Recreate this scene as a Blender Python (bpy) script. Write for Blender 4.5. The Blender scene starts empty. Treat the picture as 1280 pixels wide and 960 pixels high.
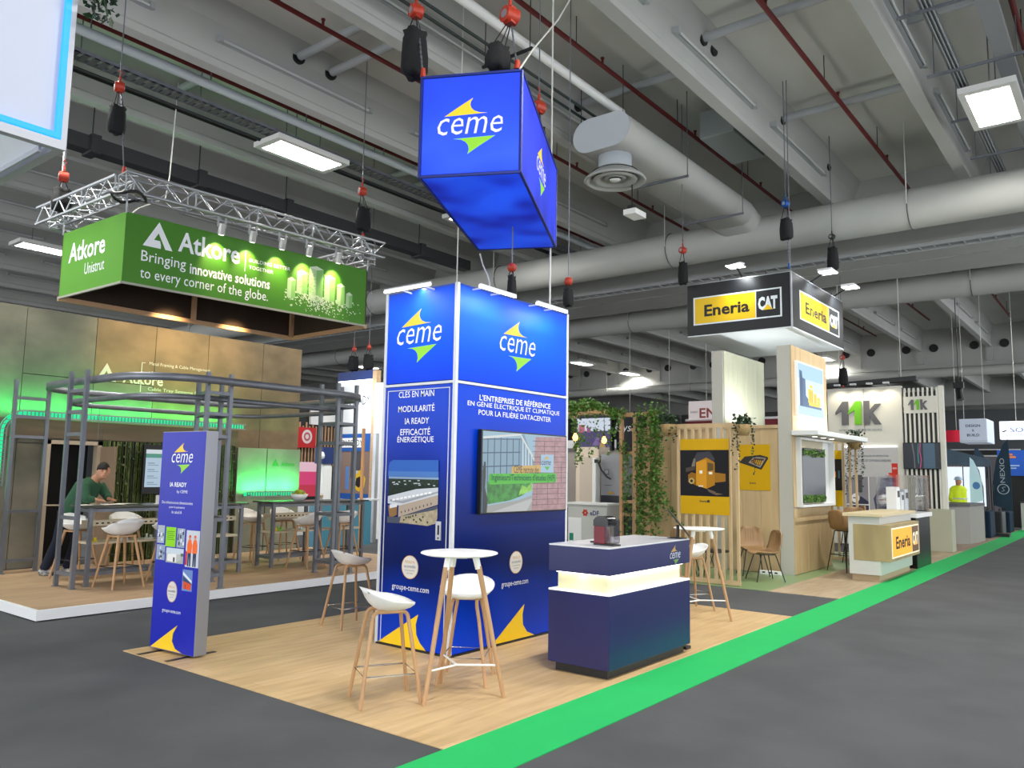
import bpy, math, random
from mathutils import Vector, Matrix
random.seed(7)
R = math.radians
D = bpy.data
SC = bpy.context.scene
COL = SC.collection
# ---------------------------------------------------------------- camera
cam = D.objects.new('camera', D.cameras.new('camera'))
COL.objects.link(cam)
cam.data.sensor_width = 36.0
cam.data.lens = 997.28 * 36.0 / 1280.0
cam.data.clip_end = 400
_y, _p, _r = 0.66702, 0.111068, 0.016324
_f = Vector((math.cos(_y) * math.cos(_p), math.sin(_y) * math.cos(_p), math.sin(_p)))
_s = Vector((math.sin(_y), -math.cos(_y), 0))
_u = _s.cross(_f)
_s2 = _s * math.cos(_r) + _u * math.sin(_r)
_u2 = _u * math.cos(_r) - _s * math.sin(_r)
cam.matrix_world = Matrix(((_s2.x, _u2.x, -_f.x, 0), (_s2.y, _u2.y, -_f.y, 0), (_s2.z, _u2.z, -_f.z, 1.7), (0, 0, 0, 1)))
SC.camera = cam
# ---------------------------------------------------------------- world and exposure
w = D.worlds.new('world')
SC.world = w
w.use_nodes = True
w.node_tree.nodes['Background'].inputs[0].default_value = (0.93, 0.96, 1.0, 1)
w.node_tree.nodes['Background'].inputs[1].default_value = 3.1
SC.view_settings.view_transform = 'Standard'
SC.view_settings.look = 'None'
SC.view_settings.gamma = 1.0
SC.view_settings.exposure = 0.1
SC.view_settings.use_curve_mapping = False
LAMP_W = 500      # hall lamp
def area(name, loc, sx, sy, power, color=(1, 1, 1), direction=(0, 0, -1), spread=180):
    l = D.lights.new(name, 'AREA')
    l.shape = 'RECTANGLE'; l.size = sx; l.size_y = sy
    l.energy = power; l.color = color; l.spread = R(spread)
    o = D.objects.new(name, l)
    o.location = loc
    o.rotation_euler = Vector(direction).to_track_quat('-Z', 'Y').to_euler()
    COL.objects.link(o)
    return o
def spot(name, loc, target, power, color=(1, 1, 1), angle=50, r=0.03):
    l = D.lights.new(name, 'SPOT')
    l.energy = power; l.color = color; l.spot_size = R(angle); l.spot_blend = 0.7; l.shadow_soft_size = r
    o = D.objects.new(name, l)
    o.location = loc
    o.rotation_euler = (Vector(target) - Vector(loc)).to_track_quat('-Z', 'Y').to_euler()
    COL.objects.link(o)
    return o
# ---------------------------------------------------------------- materials
def rgb(h):
    h = h.lstrip('#')
    c = [int(h[i:i + 2], 16) / 255 for i in (0, 2, 4)]
    return tuple(x / 12.92 if x <= 0.04045 else ((x + 0.055) / 1.055) ** 2.4 for x in c) + (1,)
MATS = {}
def mat(name, col, rough=0.6, metal=0.0, emit=0.0, noise=0.0, scale=(4, 4, 4), det=4, col2=None, alpha=None, ior=None, bump=0.0, coat=0.0):
    if name in MATS: return MATS[name]
    m = D.materials.new(name); m.use_nodes = True
    nt = m.node_tree; b = nt.nodes['Principled BSDF']
    c = rgb(col) if isinstance(col, str) else tuple(col) + (1,) * (4 - len(col))
    b.inputs['Base Color'].default_value = c
    b.inputs['Roughness'].default_value = rough
    b.inputs['Metallic'].default_value = metal
    if name.startswith('print_') or 'blue' in name or 'poster' in name: b.inputs['Specular IOR Level'].default_value = 0.2
    if coat: b.inputs['Coat Weight'].default_value = coat
    if emit:
        b.inputs['Emission Color'].default_value = c
        b.inputs['Emission Strength'].default_value = emit
        if emit >= 0.99 or name.startswith('lit_'): b.inputs['Base Color'].default_value = (0.02, 0.02, 0.02, 1)
    if alpha is not None:
        b.inputs['Transmission Weight'].default_value = 1.0
        b.inputs['IOR'].default_value = ior or 1.1
        b.inputs['Alpha'].default_value = alpha
    if noise or col2 or bump:
        tc = nt.nodes.new('ShaderNodeTexCoord'); mp = nt.nodes.new('ShaderNodeMapping')
        mp.inputs['Scale'].default_value = scale
        n = nt.nodes.new('ShaderNodeTexNoise'); n.inputs['Scale'].default_value = 1.0; n.inputs['Detail'].default_value = det
        nt.links.new(tc.outputs['Object'], mp.inputs[0]); nt.links.new(mp.outputs[0], n.inputs['Vector'])
        if noise or col2:
            r = nt.nodes.new('ShaderNodeValToRGB')
            c2 = rgb(col2) if col2 else tuple(x * (1 - noise) for x in c[:3]) + (1,)
            r.color_ramp.elements[0].position = 0.35; r.color_ramp.elements[0].color = c2
            r.color_ramp.elements[1].position = 0.65; r.color_ramp.elements[1].color = c
            nt.links.new(n.outputs['Fac'], r.inputs[0]); nt.links.new(r.outputs[0], b.inputs['Base Color'])
            if emit: nt.links.new(r.outputs[0], b.inputs['Emission Color'])
        if bump:
            bp = nt.nodes.new('ShaderNodeBump'); bp.inputs['Strength'].default_value = bump; bp.inputs['Distance'].default_value = 0.01
            nt.links.new(n.outputs['Fac'], bp.inputs['Height']); nt.links.new(bp.outputs[0], b.inputs['Normal'])
    MATS[name] = m
    return m
def plank_mat(name, c1, c2, c3, pw=0.18, pl=1.2, rough=0.5, gap=0.006):
    if name in MATS: return MATS[name]
    m = D.materials.new(name); m.use_nodes = True
    nt = m.node_tree; N = nt.nodes.new; L = nt.links.new; b = nt.nodes['Principled BSDF']
    tc = N('ShaderNodeTexCoord'); br = N('ShaderNodeTexBrick')
    br.inputs['Scale'].default_value = 1.0; br.inputs['Brick Width'].default_value = pl; br.inputs['Row Height'].default_value = pw
    br.inputs['Mortar Size'].default_value = gap * 0.3; br.inputs['Mortar Smooth'].default_value = 0.1
    br.inputs['Color1'].default_value = rgb(c1); br.inputs['Color2'].default_value = rgb(c2); br.inputs['Mortar'].default_value = rgb(c3)
    L(tc.outputs['Object'], br.inputs['Vector'])
    mp = N('ShaderNodeMapping'); mp.inputs['Scale'].default_value = (1.1, 9, 1)
    n = N('ShaderNodeTexNoise'); n.inputs['Scale'].default_value = 1.6; n.inputs['Detail'].default_value = 5
    L(tc.outputs['Object'], mp.inputs[0]); L(mp.outputs[0], n.inputs['Vector'])
    mx = N('ShaderNodeMix'); mx.data_type = 'RGBA'; mx.blend_type = 'MULTIPLY'
    rp = N('ShaderNodeValToRGB'); rp.color_ramp.elements[0].color = (0.74, 0.70, 0.66, 1); rp.color_ramp.elements[0].position = 0.3
    rp.color_ramp.elements[1].color = (1.0, 1.0, 1.0, 1); rp.color_ramp.elements[1].position = 0.62
    L(n.outputs['Fac'], rp.inputs[0]); mx.inputs['Factor'].default_value = 0.8
    L(br.outputs['Color'], mx.inputs['A']); L(rp.outputs[0], mx.inputs['B']); L(mx.outputs['Result'], b.inputs['Base Color'])
    b.inputs['Roughness'].default_value = rough
    MATS[name] = m
    return m
def grad_mat(name, stops, axis, lo, hi, emit=0.0, rough=0.4, noise=0.0):
    # a colour gradient along one object axis; emit makes it glow
    m = D.materials.new(name); m.use_nodes = True
    nt = m.node_tree; N = nt.nodes.new; L = nt.links.new; b = nt.nodes['Principled BSDF']
    tc = N('ShaderNodeTexCoord'); sp = N('ShaderNodeSeparateXYZ'); mr = N('ShaderNodeMapRange'); rp = N('ShaderNodeValToRGB')
    L(tc.outputs['Object'], sp.inputs[0]); L(sp.outputs[axis], mr.inputs[0])
    mr.inputs[1].default_value = lo; mr.inputs[2].default_value = hi
    src = mr.outputs[0]
    if noise:
        n = N('ShaderNodeTexNoise'); n.inputs['Scale'].default_value = 1.4; n.inputs['Detail'].default_value = 1
        L(tc.outputs['Object'], n.inputs['Vector'])
        ma = N('ShaderNodeMath'); ma.operation = 'MULTIPLY_ADD'; ma.inputs[1].default_value = noise
        L(n.outputs['Fac'], ma.inputs[0]); L(src, ma.inputs[2])
        ms = N('ShaderNodeMath'); ms.operation = 'SUBTRACT'; ms.inputs[1].default_value = noise * 0.5
        L(ma.outputs[0], ms.inputs[0]); src = ms.outputs[0]
    L(src, rp.inputs[0])
    el = rp.color_ramp.elements
    while len(el) < len(stops): el.new(0.5)
    for i, (p, c) in enumerate(stops): el[i].position = p; el[i].color = rgb(c)
    L(rp.outputs[0], b.inputs['Base Color'])
    b.inputs['Roughness'].default_value = rough; b.inputs['Specular IOR Level'].default_value = 0.15
    if emit:
        L(rp.outputs[0], b.inputs['Emission Color']); b.inputs['Emission Strength'].default_value = emit
    MATS[name] = m
    return m
# ---------------------------------------------------------------- geometry helpers
WM = {}
class Frame:
    def __init__(s, o, u, v):
        s.o = Vector(o); s.u = Vector(u).normalized(); s.v = Vector(v).normalized(); s.n = s.u.cross(s.v)
    def __call__(s, a, b, d=0.0): return s.o + s.u * a + s.v * b + s.n * d
class MB:
    def __init__(s): s.v = []; s.f = []; s.m = []; s.s = []
    def add(s, vs, fs, mi=0, sm=False):
        k = len(s.v); s.v += [Vector(v) for v in vs]
        for f in fs: s.f.append([i + k for i in f]); s.m.append(mi); s.s.append(sm)
        return s
    def box(s, x0, y0, z0, x1, y1, z1, mi=0):
        x0, x1 = min(x0, x1), max(x0, x1); y0, y1 = min(y0, y1), max(y0, y1); z0, z1 = min(z0, z1), max(z0, z1)
        return s.add([(x, y, z) for z in (z0, z1) for y in (y0, y1) for x in (x0, x1)],
                     [(0, 2, 3, 1), (4, 5, 7, 6), (0, 1, 5, 4), (2, 6, 7, 3), (0, 4, 6, 2), (1, 3, 7, 5)], mi)
    def fbox(s, fr, a0, b0, a1, b1, d0, d1, mi=0):
        return s.add([fr(a, b, d) for d in (d0, d1) for b in (b0, b1) for a in (a0, a1)],
                     [(0, 2, 3, 1), (4, 5, 7, 6), (0, 1, 5, 4), (2, 6, 7, 3), (0, 4, 6, 2), (1, 3, 7, 5)], mi)
    def bar(s, p, q, w, h, mi=0, up=(0, 0, 1)):
        p = Vector(p); q = Vector(q); d = (q - p).normalized(); up = Vector(up)
        if abs(d.dot(up)) > 0.98: up = Vector((1, 0, 0))
        a = d.cross(up).normalized(); b = a.cross(d)
        vs = [e + a * (w / 2 * i) + b * (h / 2 * j) for e in (p, q) for j in (-1, 1) for i in (-1, 1)]
        return s.add(vs, [(0, 1, 3, 2), (4, 6, 7, 5), (0, 4, 5, 1), (2, 3, 7, 6), (0, 2, 6, 4), (1, 5, 7, 3)], mi)
    def cyl(s, p, q, r, n=10, r2=None, mi=0, cap=True):
        p = Vector(p); q = Vector(q); d = (q - p).normalized()
        up = Vector((0, 0, 1)) if abs(d.z) < 0.9 else Vector((1, 0, 0))
        a = d.cross(up).normalized(); b = a.cross(d); r2 = r if r2 is None else r2
        ring = lambda c, rr: [c + a * (math.cos(2 * math.pi * i / n) * rr) + b * (math.sin(2 * math.pi * i / n) * rr) for i in range(n)]
        s.add(ring(p, r) + ring(q, r2), [(i, (i + 1) % n, n + (i + 1) % n, n + i) for i in range(n)], mi, True)
        if cap:
            s.add(ring(p, r), [tuple(range(n))[::-1]], mi); s.add(ring(q, r2), [tuple(range(n))], mi)
        return s
    def tube(s, pts, r, n=8, mi=0, closed=False):
        pts = [Vector(p) for p in pts]; N = len(pts); vs = []; prev = None
        for i, p in enumerate(pts):
            if closed: d = (pts[(i + 1) % N] - pts[i - 1]).normalized()
            else: d = (pts[min(i + 1, N - 1)] - pts[max(i - 1, 0)]).normalized()
            up = Vector((0, 0, 1)) if abs(d.z) < 0.95 else Vector((1, 0, 0))
            if prev is not None:
                a = (prev - d * prev.dot(d))
                a = a.normalized() if a.length > 1e-4 else d.cross(up).normalized()
            else: a = d.cross(up).normalized()
            prev = a; b = a.cross(d); rr = r[i] if isinstance(r, (list, tuple)) else r
            vs += [p + a * (math.cos(2 * math.pi * j / n) * rr) + b * (math.sin(2 * math.pi * j / n) * rr) for j in range(n)]
        fs = []
        for i in range(N if closed else N - 1):
            k = (i + 1) % N
            fs += [(i * n + j, i * n + (j + 1) % n, k * n + (j + 1) % n, k * n + j) for j in range(n)]
        s.add(vs, fs, mi, True)
        if not closed: s.add(vs[:n], [tuple(range(n))[::-1]], mi); s.add(vs[-n:], [tuple(range(n))], mi)
        return s
    def lathe(s, prof, c=(0, 0, 0), n=24, mi=0, sm=True):
        c = Vector(c); vs = []
        for r, z in prof: vs += [c + Vector((math.cos(2 * math.pi * j / n) * r, math.sin(2 * math.pi * j / n) * r, z)) for j in range(n)]
        fs = []
        for i in range(len(prof) - 1):
            fs += [(i * n + j, i * n + (j + 1) % n, (i + 1) * n + (j + 1) % n, (i + 1) * n + j) for j in range(n)]
        return s.add(vs, fs, mi, sm)
    def prism(s, fr, poly, d0, d1, mi=0, sm=False):
        n = len(poly)
        s.add([fr(a, b, d1) for a, b in poly], [tuple(range(n))], mi)
        if d0 != d1:
            s.add([fr(a, b, d0) for a, b in poly], [tuple(range(n))[::-1]], mi)
            s.add([fr(a, b, d) for d in (d0, d1) for a, b in poly], [(i, (i + 1) % n, n + (i + 1) % n, n + i) for i in range(n)], mi, sm)
        return s
    def leaf(s, p, size, d=None, mi=0):
        p = Vector(p); d = Vector(d) if d else Vector((random.uniform(-1, 1), random.uniform(-1, 1), random.uniform(-.8, .5)))
        d.normalize(); a = d.cross(Vector((random.uniform(-1, 1), random.uniform(-1, 1), random.uniform(-1, 1)))).normalized()
        b = d.cross(a)
        return s.add([p, p + (d * .45 + a * .38) * size, p + d * size, p + (d * .45 - a * .38) * size + b * size * .1], [(0, 1, 2), (0, 2, 3)], mi)
    def build(s, name, mats, parent=None, **k):
        if not isinstance(mats, (list, tuple)): mats = [mats]
        vs = s.v; loc = None
        if parent is not None:
            M = WM.get(parent.name)
            if M is not None: I = M.inverted(); vs = [I @ v for v in vs]
        elif vs:
            xs = [v.x for v in vs]; ys = [v.y for v in vs]; zs = [v.z for v in vs]
            loc = Vector(((min(xs) + max(xs)) / 2, (min(ys) + max(ys)) / 2, min(zs)))
            vs = [v - loc for v in vs]
        me = D.meshes.new(name)
        me.from_pydata([tuple(v) for v in vs], [], s.f)
        for m in mats: me.materials.append(m)
        me.polygons.foreach_set('material_index', s.m); me.polygons.foreach_set('use_smooth', s.s)
        me.update()
        o = D.objects.new(name, me); COL.objects.link(o)
        if parent is not None:
            o.parent = parent
            WM[o.name] = WM.get(parent.name, Matrix())
        else:
            o.location = loc; WM[o.name] = Matrix.Translation(loc)
        return tag(o, **k)
def tag(o, label=None, cat=None, group=None, kind=None):
    if label: o['label'] = label
    if cat: o['category'] = cat
    if group: o['group'] = group
    if kind: o['kind'] = kind
    return o
def thing(name, label, cat, loc=(0, 0, 0), rz=0, group=None, kind=None):
    o = D.objects.new(name, None); COL.objects.link(o)
    o.empty_display_size = 0.1
    o.location = loc; o.rotation_euler = (0, 0, rz)
    WM[o.name] = Matrix.Translation(Vector(loc)) @ Matrix.Rotation(rz, 4, 'Z')
    return tag(o, label, cat, group, kind)
def dup(o, loc, rz=0, label=None, group=None):
    c = o.copy(); COL.objects.link(c); c.location = loc; c.rotation_euler = (0, 0, rz)
    if label: c['label'] = label
    if group: c['group'] = group
    WM[c.name] = Matrix.Translation(Vector(loc)) @ Matrix.Rotation(rz, 4, 'Z')
    def rec(a, b):
        for ch in KIDS.get(a, []):
            d = ch.copy(); COL.objects.link(d); d.parent = b; rec(ch, d)
    rec(o, c)
    return c
KIDS = {}
def index_kids(root):
    def rec(o):
        KIDS[o] = [c for c in D.objects if c.parent == o]
        for c in KIDS[o]: rec(c)
    rec(root)
def bev(o, w=0.006, seg=2):
    m = o.modifiers.new('bevel', 'BEVEL'); m.width = w; m.segments = seg; m.limit_method = 'ANGLE'; m.angle_limit = R(40)
    return o
def bx(name, a, b, m, parent=None, **k): return MB().box(*a, *b).build(name, m, parent, **k)
def text(body, fr, u, v, h, m, parent=None, width=None, align='L', shear=0.0, bold=0.0, depth=0.002, name='lettering', d=0.002, label=None, add=None):
    cu = D.curves.new('t', 'FONT'); cu.body = body; cu.size = 1.0; cu.resolution_u = 2; cu.shear = shear; cu.offset = bold; cu.extrude = 0.0
    cu.space_line = 0.85
    if align == 'C': cu.align_x = 'CENTER'
    ob = D.objects.new('t', cu)
    me = D.meshes.new_from_object(ob)
    vs = [v_.co.copy() for v_ in me.vertices]; fs = [list(p.vertices) for p in me.polygons]
    D.objects.remove(ob); D.curves.remove(cu); D.meshes.remove(me)
    if not vs: return None
    x0 = min(p.x for p in vs); x1 = max(p.x for p in vs); y0 = min(p.y for p in vs); y1 = max(p.y for p in vs)
    sy = h / (y1 - y0); sx = width / (x1 - x0) if width else sy
    ax = (x0 + x1) / 2 if align == 'C' else (x1 if align == 'R' else x0)
    mb = add or MB()
    mb.add([fr(u + (p.x - ax) * sx, v + (p.y - y0) * sy, d) for p in vs], fs)
    if add: return add
    return mb.build(name, m, parent, label=label)
# ================================================================ common materials
white = mat('white_laminate', '#E8E9EA', 0.45)
white_p = mat('white_plastic', '#F0F1EF', 0.35)
blackm = mat('black_metal', '#121316', 0.45)
blackf = mat('black_fabric', '#0E0F12', 0.9, bump=0.5, scale=(30, 30, 30))
alu = mat('aluminium', '#B9BDC2', 0.35, 0.8)
galv = mat('galvanised_steel', '#7C8088', 0.42, 0.55, noise=0.18, scale=(6, 6, 2))
paintgrey = mat('grey_concrete_paint', '#B4B5B1', 0.85, noise=0.10, scale=(.5, .5, .5))
deckm = mat('ceiling_deck_paint', '#D0D0CA', 0.9, noise=0.12, scale=(.3, .8, .3))
ductm = mat('painted_duct', '#B4B5B0', 0.6, noise=0.06, scale=(1, 1, 1))
redpipe = mat('dark_red_paint', '#6E1718', 0.5)
redm = mat('red_orange_paint', '#A8301A', 0.45)
rope = mat('white_rope', '#CFCFC8', 0.8)
oak = mat('pale_oak', '#C9A983', 0.5, noise=0.14, scale=(3, 3, 22))
oakleg = mat('oak_leg', '#BE9468', 0.45, noise=0.15, scale=(20, 20, 3))
pine = mat('pale_pine_board', '#C2A87E', 0.6, noise=0.16, scale=(7, 7, .8))
pine_lit = mat('pine_board_lit', '#BFC0A8', 0.6, noise=0.10, scale=(7, 7, .8))  # paler copy of the pine: the left pillar's bright light put into the colour
carpet = mat('charcoal_carpet', '#4B4D50', 0.95, noise=0.25, scale=(1.2, 1.2, 1), bump=0.25)
greenc = mat('green_carpet', '#00AC56', 0.9, noise=0.04, scale=(3, 3, 3))
vinyl = plank_mat('oak_vinyl_plank', '#CFB184', '#C6A778', '#B8986C')
leafm = mat('ivy_leaf', '#5A8632', 0.5, noise=0.45, scale=(9, 9, 9))
leafd = mat('dark_leaf', '#1E3A1C', 0.5, noise=0.4, scale=(9, 9, 9))
tubew = mat('lit_tube', (1, 0.97, 0.9), emit=6.0)
ledw = mat('lit_white_led', (1, 1, 1), emit=4.0)
wh_e = mat('lit_white_print', (1, 1, 1), emit=0.95)
# ================================================================ hall shell
bx('floor', (-7, -11, -0.1), (110, 90, 0.0), carpet, kind='structure')
bx('ceiling', (-14, -22, 9.1), (110, 90, 9.25), deckm, kind='structure')
bx('wall_end', (96, -22, 0), (96.3, 90, 9.1), mat('far_wall', '#6E7274', 0.9), kind='structure')
bx('wall_left', (-14, 80, 0), (110, 80.3, 9.1), MATS['far_wall'], kind='structure')
# longitudinal beams: a narrow-soffit precast beam for every bay
BEAM_Y = [-6.1, -3.2, -0.3, 2.59, 5.36, 8.35, 11.25, 14.1, 17.0, 19.9, 22.8, 25.7, 28.6, 31.5, 34.4, 37.3, 40.2, 43.1, 46.0]
def beam(x0, x1, y):
    prof = [(-.11, 8.0), (.11, 8.0), (.11, 8.12), (.085, 8.16), (.085, 8.75), (.22, 9.1), (-.22, 9.1), (-.085, 8.75), (-.085, 8.16), (-.11, 8.12)]
    m = MB(); n = len(prof)
    m.add([(x0, y + a, b) for a, b in prof] + [(x1, y + a, b) for a, b in prof], [(i, (i + 1) % n, n + (i + 1) % n, n + i) for i in range(n)] + [tuple(range(n))[::-1], tuple(range(n, 2 * n))])
    return m
for x0, x1, ys in ((-1.5, 20.6, BEAM_Y), (23.4, 43.4, BEAM_Y), (45.6, 66, BEAM_Y[:14])):
    for y in ys: beam(x0, x1, y).build('ceiling_beam', paintgrey, kind='structure')
for (x0, x1) in ((-3.4, -1.5), (43.4, 45.6), (66, 68)):
    m = MB().box(x0, -22, 7.15, x1, 80, 9.1)
    m.box(x0 - .15, -22, 7.15, x0, 80, 7.35); m.box(x1, -22, 7.15, x1 + .15, 80, 7.35)
    m.build('ceiling_girder', paintgrey, kind='structure')
MB().box(20.5, -22, 7.2, 21.75, 80, 9.1).box(20.35, -22, 7.2, 20.5, 80, 7.33).build('ceiling_girder', paintgrey, kind='structure')
MB().box(21.85, -22, 7.2, 23.4, 80, 9.1).box(21.75, -22, 7.45, 21.85, 80, 9.0).build('ceiling_girder', paintgrey, kind='structure')
# dark round service holes and white ribs on the far girder face
m = MB(); hb = MB()
for y in BEAM_Y:
    hb.box(43.24, y - .14, 7.36, 43.41, y + .14, 8.02)
    for dy in (-.62, .62): m.cyl((43.38, y + dy, 8.15), (43.3, y + dy, 8.15), .2, 14)
m.build('girder_hole', blackm, kind='structure'); hb.build('girder_rib', paintgrey, kind='structure')
# battens (unlit fluorescent fixtures) on the near side of each beam
batm = mat('fluorescent_batten', '#A3A7A8', 0.5)
def batten(x0, x1, y, label, z=8.42):
    t = thing('fluorescent_batten', label, 'light fixture', ((x0 + x1) / 2, y, z), group='unlit fluorescent battens along the ceiling beams')
    MB().box(x0, y - .06, z, x1, y, z + .09).build('housing', batm, t)
    MB().cyl((x0 + .08, y - .09, z + .02), (x1 - .08, y - .09, z + .02), .02, 8).build('tube', mat('unlit_tube', '#C6C8C6', 0.3), t)
    for x in (x0, x1 - .07): MB().box(x, y - .12, z - .02, x + .07, y - .06, z + .08).build('end_cap', batm, t)
bl = 'unlit grey fluorescent batten fixed along the side of a ceiling beam'
for y in BEAM_Y[3:]:
    yy = y - .086
    for k in range(5):
        x0 = 2.2 + k * 4.25
        if 5 < y < 6: x0 = 6.4 + k * 4.1
        if x0 + 3.3 < 20.3: batten(x0, x0 + 3.2, yy, bl)
for y in BEAM_Y[3:12]:
    for k in range(4): batten(25.5 + k * 4.4, 28.7 + k * 4.4, y - .086, bl)
# sprinkler pipes, mid bay, with droppers
def sprinkler(y, x0, x1, z, label, step=3.6):
    t = thing('sprinkler_pipe', label, 'pipe', ((x0 + x1) / 2, y, z))
    MB().cyl((x0, y, z), (x1, y, z), .04, 10).build('pipe', redpipe, t)
    h = MB(); n = MB(); x = x0 + 1.0
    while x < x1:
        h.cyl((x, y, z + .04), (x, y, 9.1), .008, 6); n.cyl((x + .8, y, z), (x + .8, y, z + .13), .022, 8); n.cyl((x + .8, y, z + .12), (x + .8, y, z + .14), .035, 8)
        x += step
    h.build('hanger', blackm, t, kind='stuff'); n.build('sprinkler_head', redpipe, t, kind='stuff')
sprinkler(12.5, 2, 20.3, 8.6, 'dark red sprinkler pipe running above the green banner sign')
sprinkler(9.72, 2, 20.3, 8.6, 'dark red sprinkler pipe left of the hanging blue lightbox')
sprinkler(6.82, 2, 20.3, 8.6, 'dark red sprinkler pipe passing right of the flat white air duct')
sprinkler(4.0, 2, 20.3, 8.6, 'dark red sprinkler pipe crossing the upper right bay by the big lamp')
sprinkler(1.1, 6, 20.3, 8.6, 'short visible dark red sprinkler pipe at the top right corner')
sprinkler(4.0, 25, 39, 8.6, 'far sprinkler pipe in the second bay behind the black sign, right', 4)
sprinkler(6.9, 25, 38, 8.6, 'far sprinkler pipe in the second bay above the black sign', 4)
sprinkler(9.8, 25, 41, 8.6, 'far sprinkler pipe in the second bay left of the black sign', 4)
sprinkler(24.6, 25, 41, 8.6, 'far dark sprinkler pipe ending at the girder beside the blue tower', 4)
# pvc pipes across the bays
pvc = mat('grey_pvc', '#A8ACAE', 0.5)
PN = {(11.6, 2.8): 'between the two right-hand beams, nearer one', (8.0, 8.5): 'left of the hanging blue box, nearer of a pair', (8.7, 8.5): 'left of the hanging blue box, farther of a pair', (12.4, 5.5): 'behind the flat duct end', (15.3, 2.8): 'between the two right-hand beams, farther one', (12.9, 11.4): 'left of the green banner lamp, nearer of a pair', (13.7, 11.4): 'left of the green banner lamp, farther of a pair', (7.4, 11.4): 'above the torn black hoist bag', (13, 0): 'above the top right lamp'}
def cross(x, y0, y1, z, r, label):
    label = 'grey drain pipe crossing the bay ' + PN[(x, y0)]
    MB().cyl((x, y0, z), (x, y1, z), r, 12).build('drain_pipe', pvc, label=label, cat='pipe', group='grey pipes crossing the ceiling bays')
cl = 'grey drain pipe crossing between two ceiling beams'
for x, y0, y1 in ((11.6, 2.8, 5.3), (8.0, 8.5, 11.1), (8.7, 8.5, 11.1), (12.4, 5.5, 8.2), (15.3, 2.8, 5.3), (12.9, 11.4, 14), (13.7, 11.4, 14), (7.4, 11.4, 14), (13, 0, 2.5)):
    cross(x, y0, y1, 8.84, .075, cl)
coll = MB()
for x, y in ((11.6, 5.26), (8.0, 11.15), (8.7, 11.15), (12.4, 8.25), (12.0, 5.26), (15.3, 5.26), (18.3, 5.26)):
    coll.cyl((x, y + .03, 8.84), (x, y - .02, 8.84), .13, 16)
coll.build('beam_opening', blackm, kind='structure')
# white conduit and a pair of dark pipes in the bay of the hanging sign
t = thing('conduit_run', 'thick white conduit with dark parallel pipes ending above the flat duct', 'pipe', (9, 7.2, 8.3))
MB().cyl((3, 7.12, 8.3), (12.2, 7.15, 8.3), .075, 14).build('conduit', white_p, t)
for y in (7.5, 7.72): MB().cyl((3, y, 8.2), (12.6, y, 8.2), .025, 8).build('pipe', mat('dark_green_pipe', '#22302E', 0.5), t)
for x in (6.4, 9.2, 12.0):
    MB().bar((x, 6.95, 8.15), (x, 7.95, 8.15), .04, .04).cyl((x, 7.0, 8.15), (x, 7.0, 9.1), .008, 6).cyl((x, 7.9, 8.15), (x, 7.9, 9.1), .008, 6).build('hanger', blackm, t)
# big flat-oval duct with round diffuser
def oval(y, z, w, h, n=10):
    r = h / 2; c = w / 2 - r
    return [(y + c + math.cos(a) * r, z + math.sin(a) * r) for a in [math.pi * (i / n - .5) for i in range(n + 1)]] + [(y - c + math.cos(a) * r, z + math.sin(a) * r) for a in [math.pi * (i / n + .5) for i in range(n + 1)]]
t = thing('air_duct', 'flat oval white air duct with a big round diffuser beneath its end', 'air duct', (14, 7.15, 7.4))
m = MB(); pr = oval(7.22, 7.74, 1.18, .62); n = len(pr); X = [11.6, 17.2]
m.add([(x, a, b) for x in X for a, b in pr], [(i, (i + 1) % n, n + (i + 1) % n, n + i) for i in range(n)], 0, True)
m.add([(11.6, a, b) for a, b in pr], [tuple(range(n))[::-1]])
m.build('duct_body', ductm, t)
MB().add([(11.595, a, b) for a, b in pr], [tuple(range(n))[::-1]]).build('end_plate', mat('duct_end', '#B9C0C6', 0.5), t)
m = MB()
for k in range(34):
    x = 11.75 + k * .162
    q = oval(7.22, 7.74, 1.195, .635, 8); nn = len(q)
    m.add([(xx, a, b) for xx in (x, x + .02) for a, b in q], [(i, (i + 1) % nn, nn + (i + 1) % nn, nn + i) for i in range(nn)])
m.build('duct_seam', ductm, t, kind='stuff')
for x in (13.6, 16.3):
    MB().bar((x, 6.5, 7.4), (x, 7.95, 7.4), .04, .04).cyl((x, 6.52, 7.4), (x, 6.52, 9.1), .01, 6).cyl((x, 7.93, 7.4), (x, 7.93, 9.1), .01, 6).build('hanger', galv, t)
dc = (12.06, 7.2)
MB().lathe([(.0, 7.5), (.30, 7.5), (.30, 7.16)], (dc[0], dc[1], 0), 30).build('diffuser_neck', mat('duct_end', '#B9C0C6', 0.5), t)
dg = mat('diffuser_ring', '#A9ABA8', 0.45)
df = MB().lathe([(.30, 7.2), (.53, 7.02), (.56, 6.98), (.54, 6.96), (.50, 6.97), (.36, 7.12), (.30, 7.16)], (dc[0], dc[1], 0), 40).build('diffuser', dg, t)
MB().lathe([(.40, 7.0), (.38, 6.98), (.33, 6.97), (.22, 7.08), (.20, 7.12), (.24, 7.12)], (dc[0], dc[1], 0), 36).build('ring', dg, df)
MB().lathe([(.2, 7.03), (.18, 6.99), (.11, 7.03), (.1, 7.06)], (dc[0], dc[1], 0), 32).build('ring', dg, df)
MB().lathe([(0, 6.975), (.085, 6.98), (.1, 7.0), (.0, 7.02)], (dc[0], dc[1], 0), 24).build('cone', white_p, df)
MB().lathe([(0, 7.13), (.42, 7.13)], (dc[0], dc[1], 0), 30).build('dark_throat', blackm, df)
# angled boot of the duct joining the round main
MB().add([(17.2, a, b) for a, b in pr] + [(18.1, 6.9 + (a - 7.22) * .55, 7.4 + (b - 7.74) * 1.05) for a, b in pr], [(i, (i + 1) % n, n + (i + 1) % n, n + i) for i in range(n)], 0, True).build('duct_boot', ductm, t)
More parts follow.
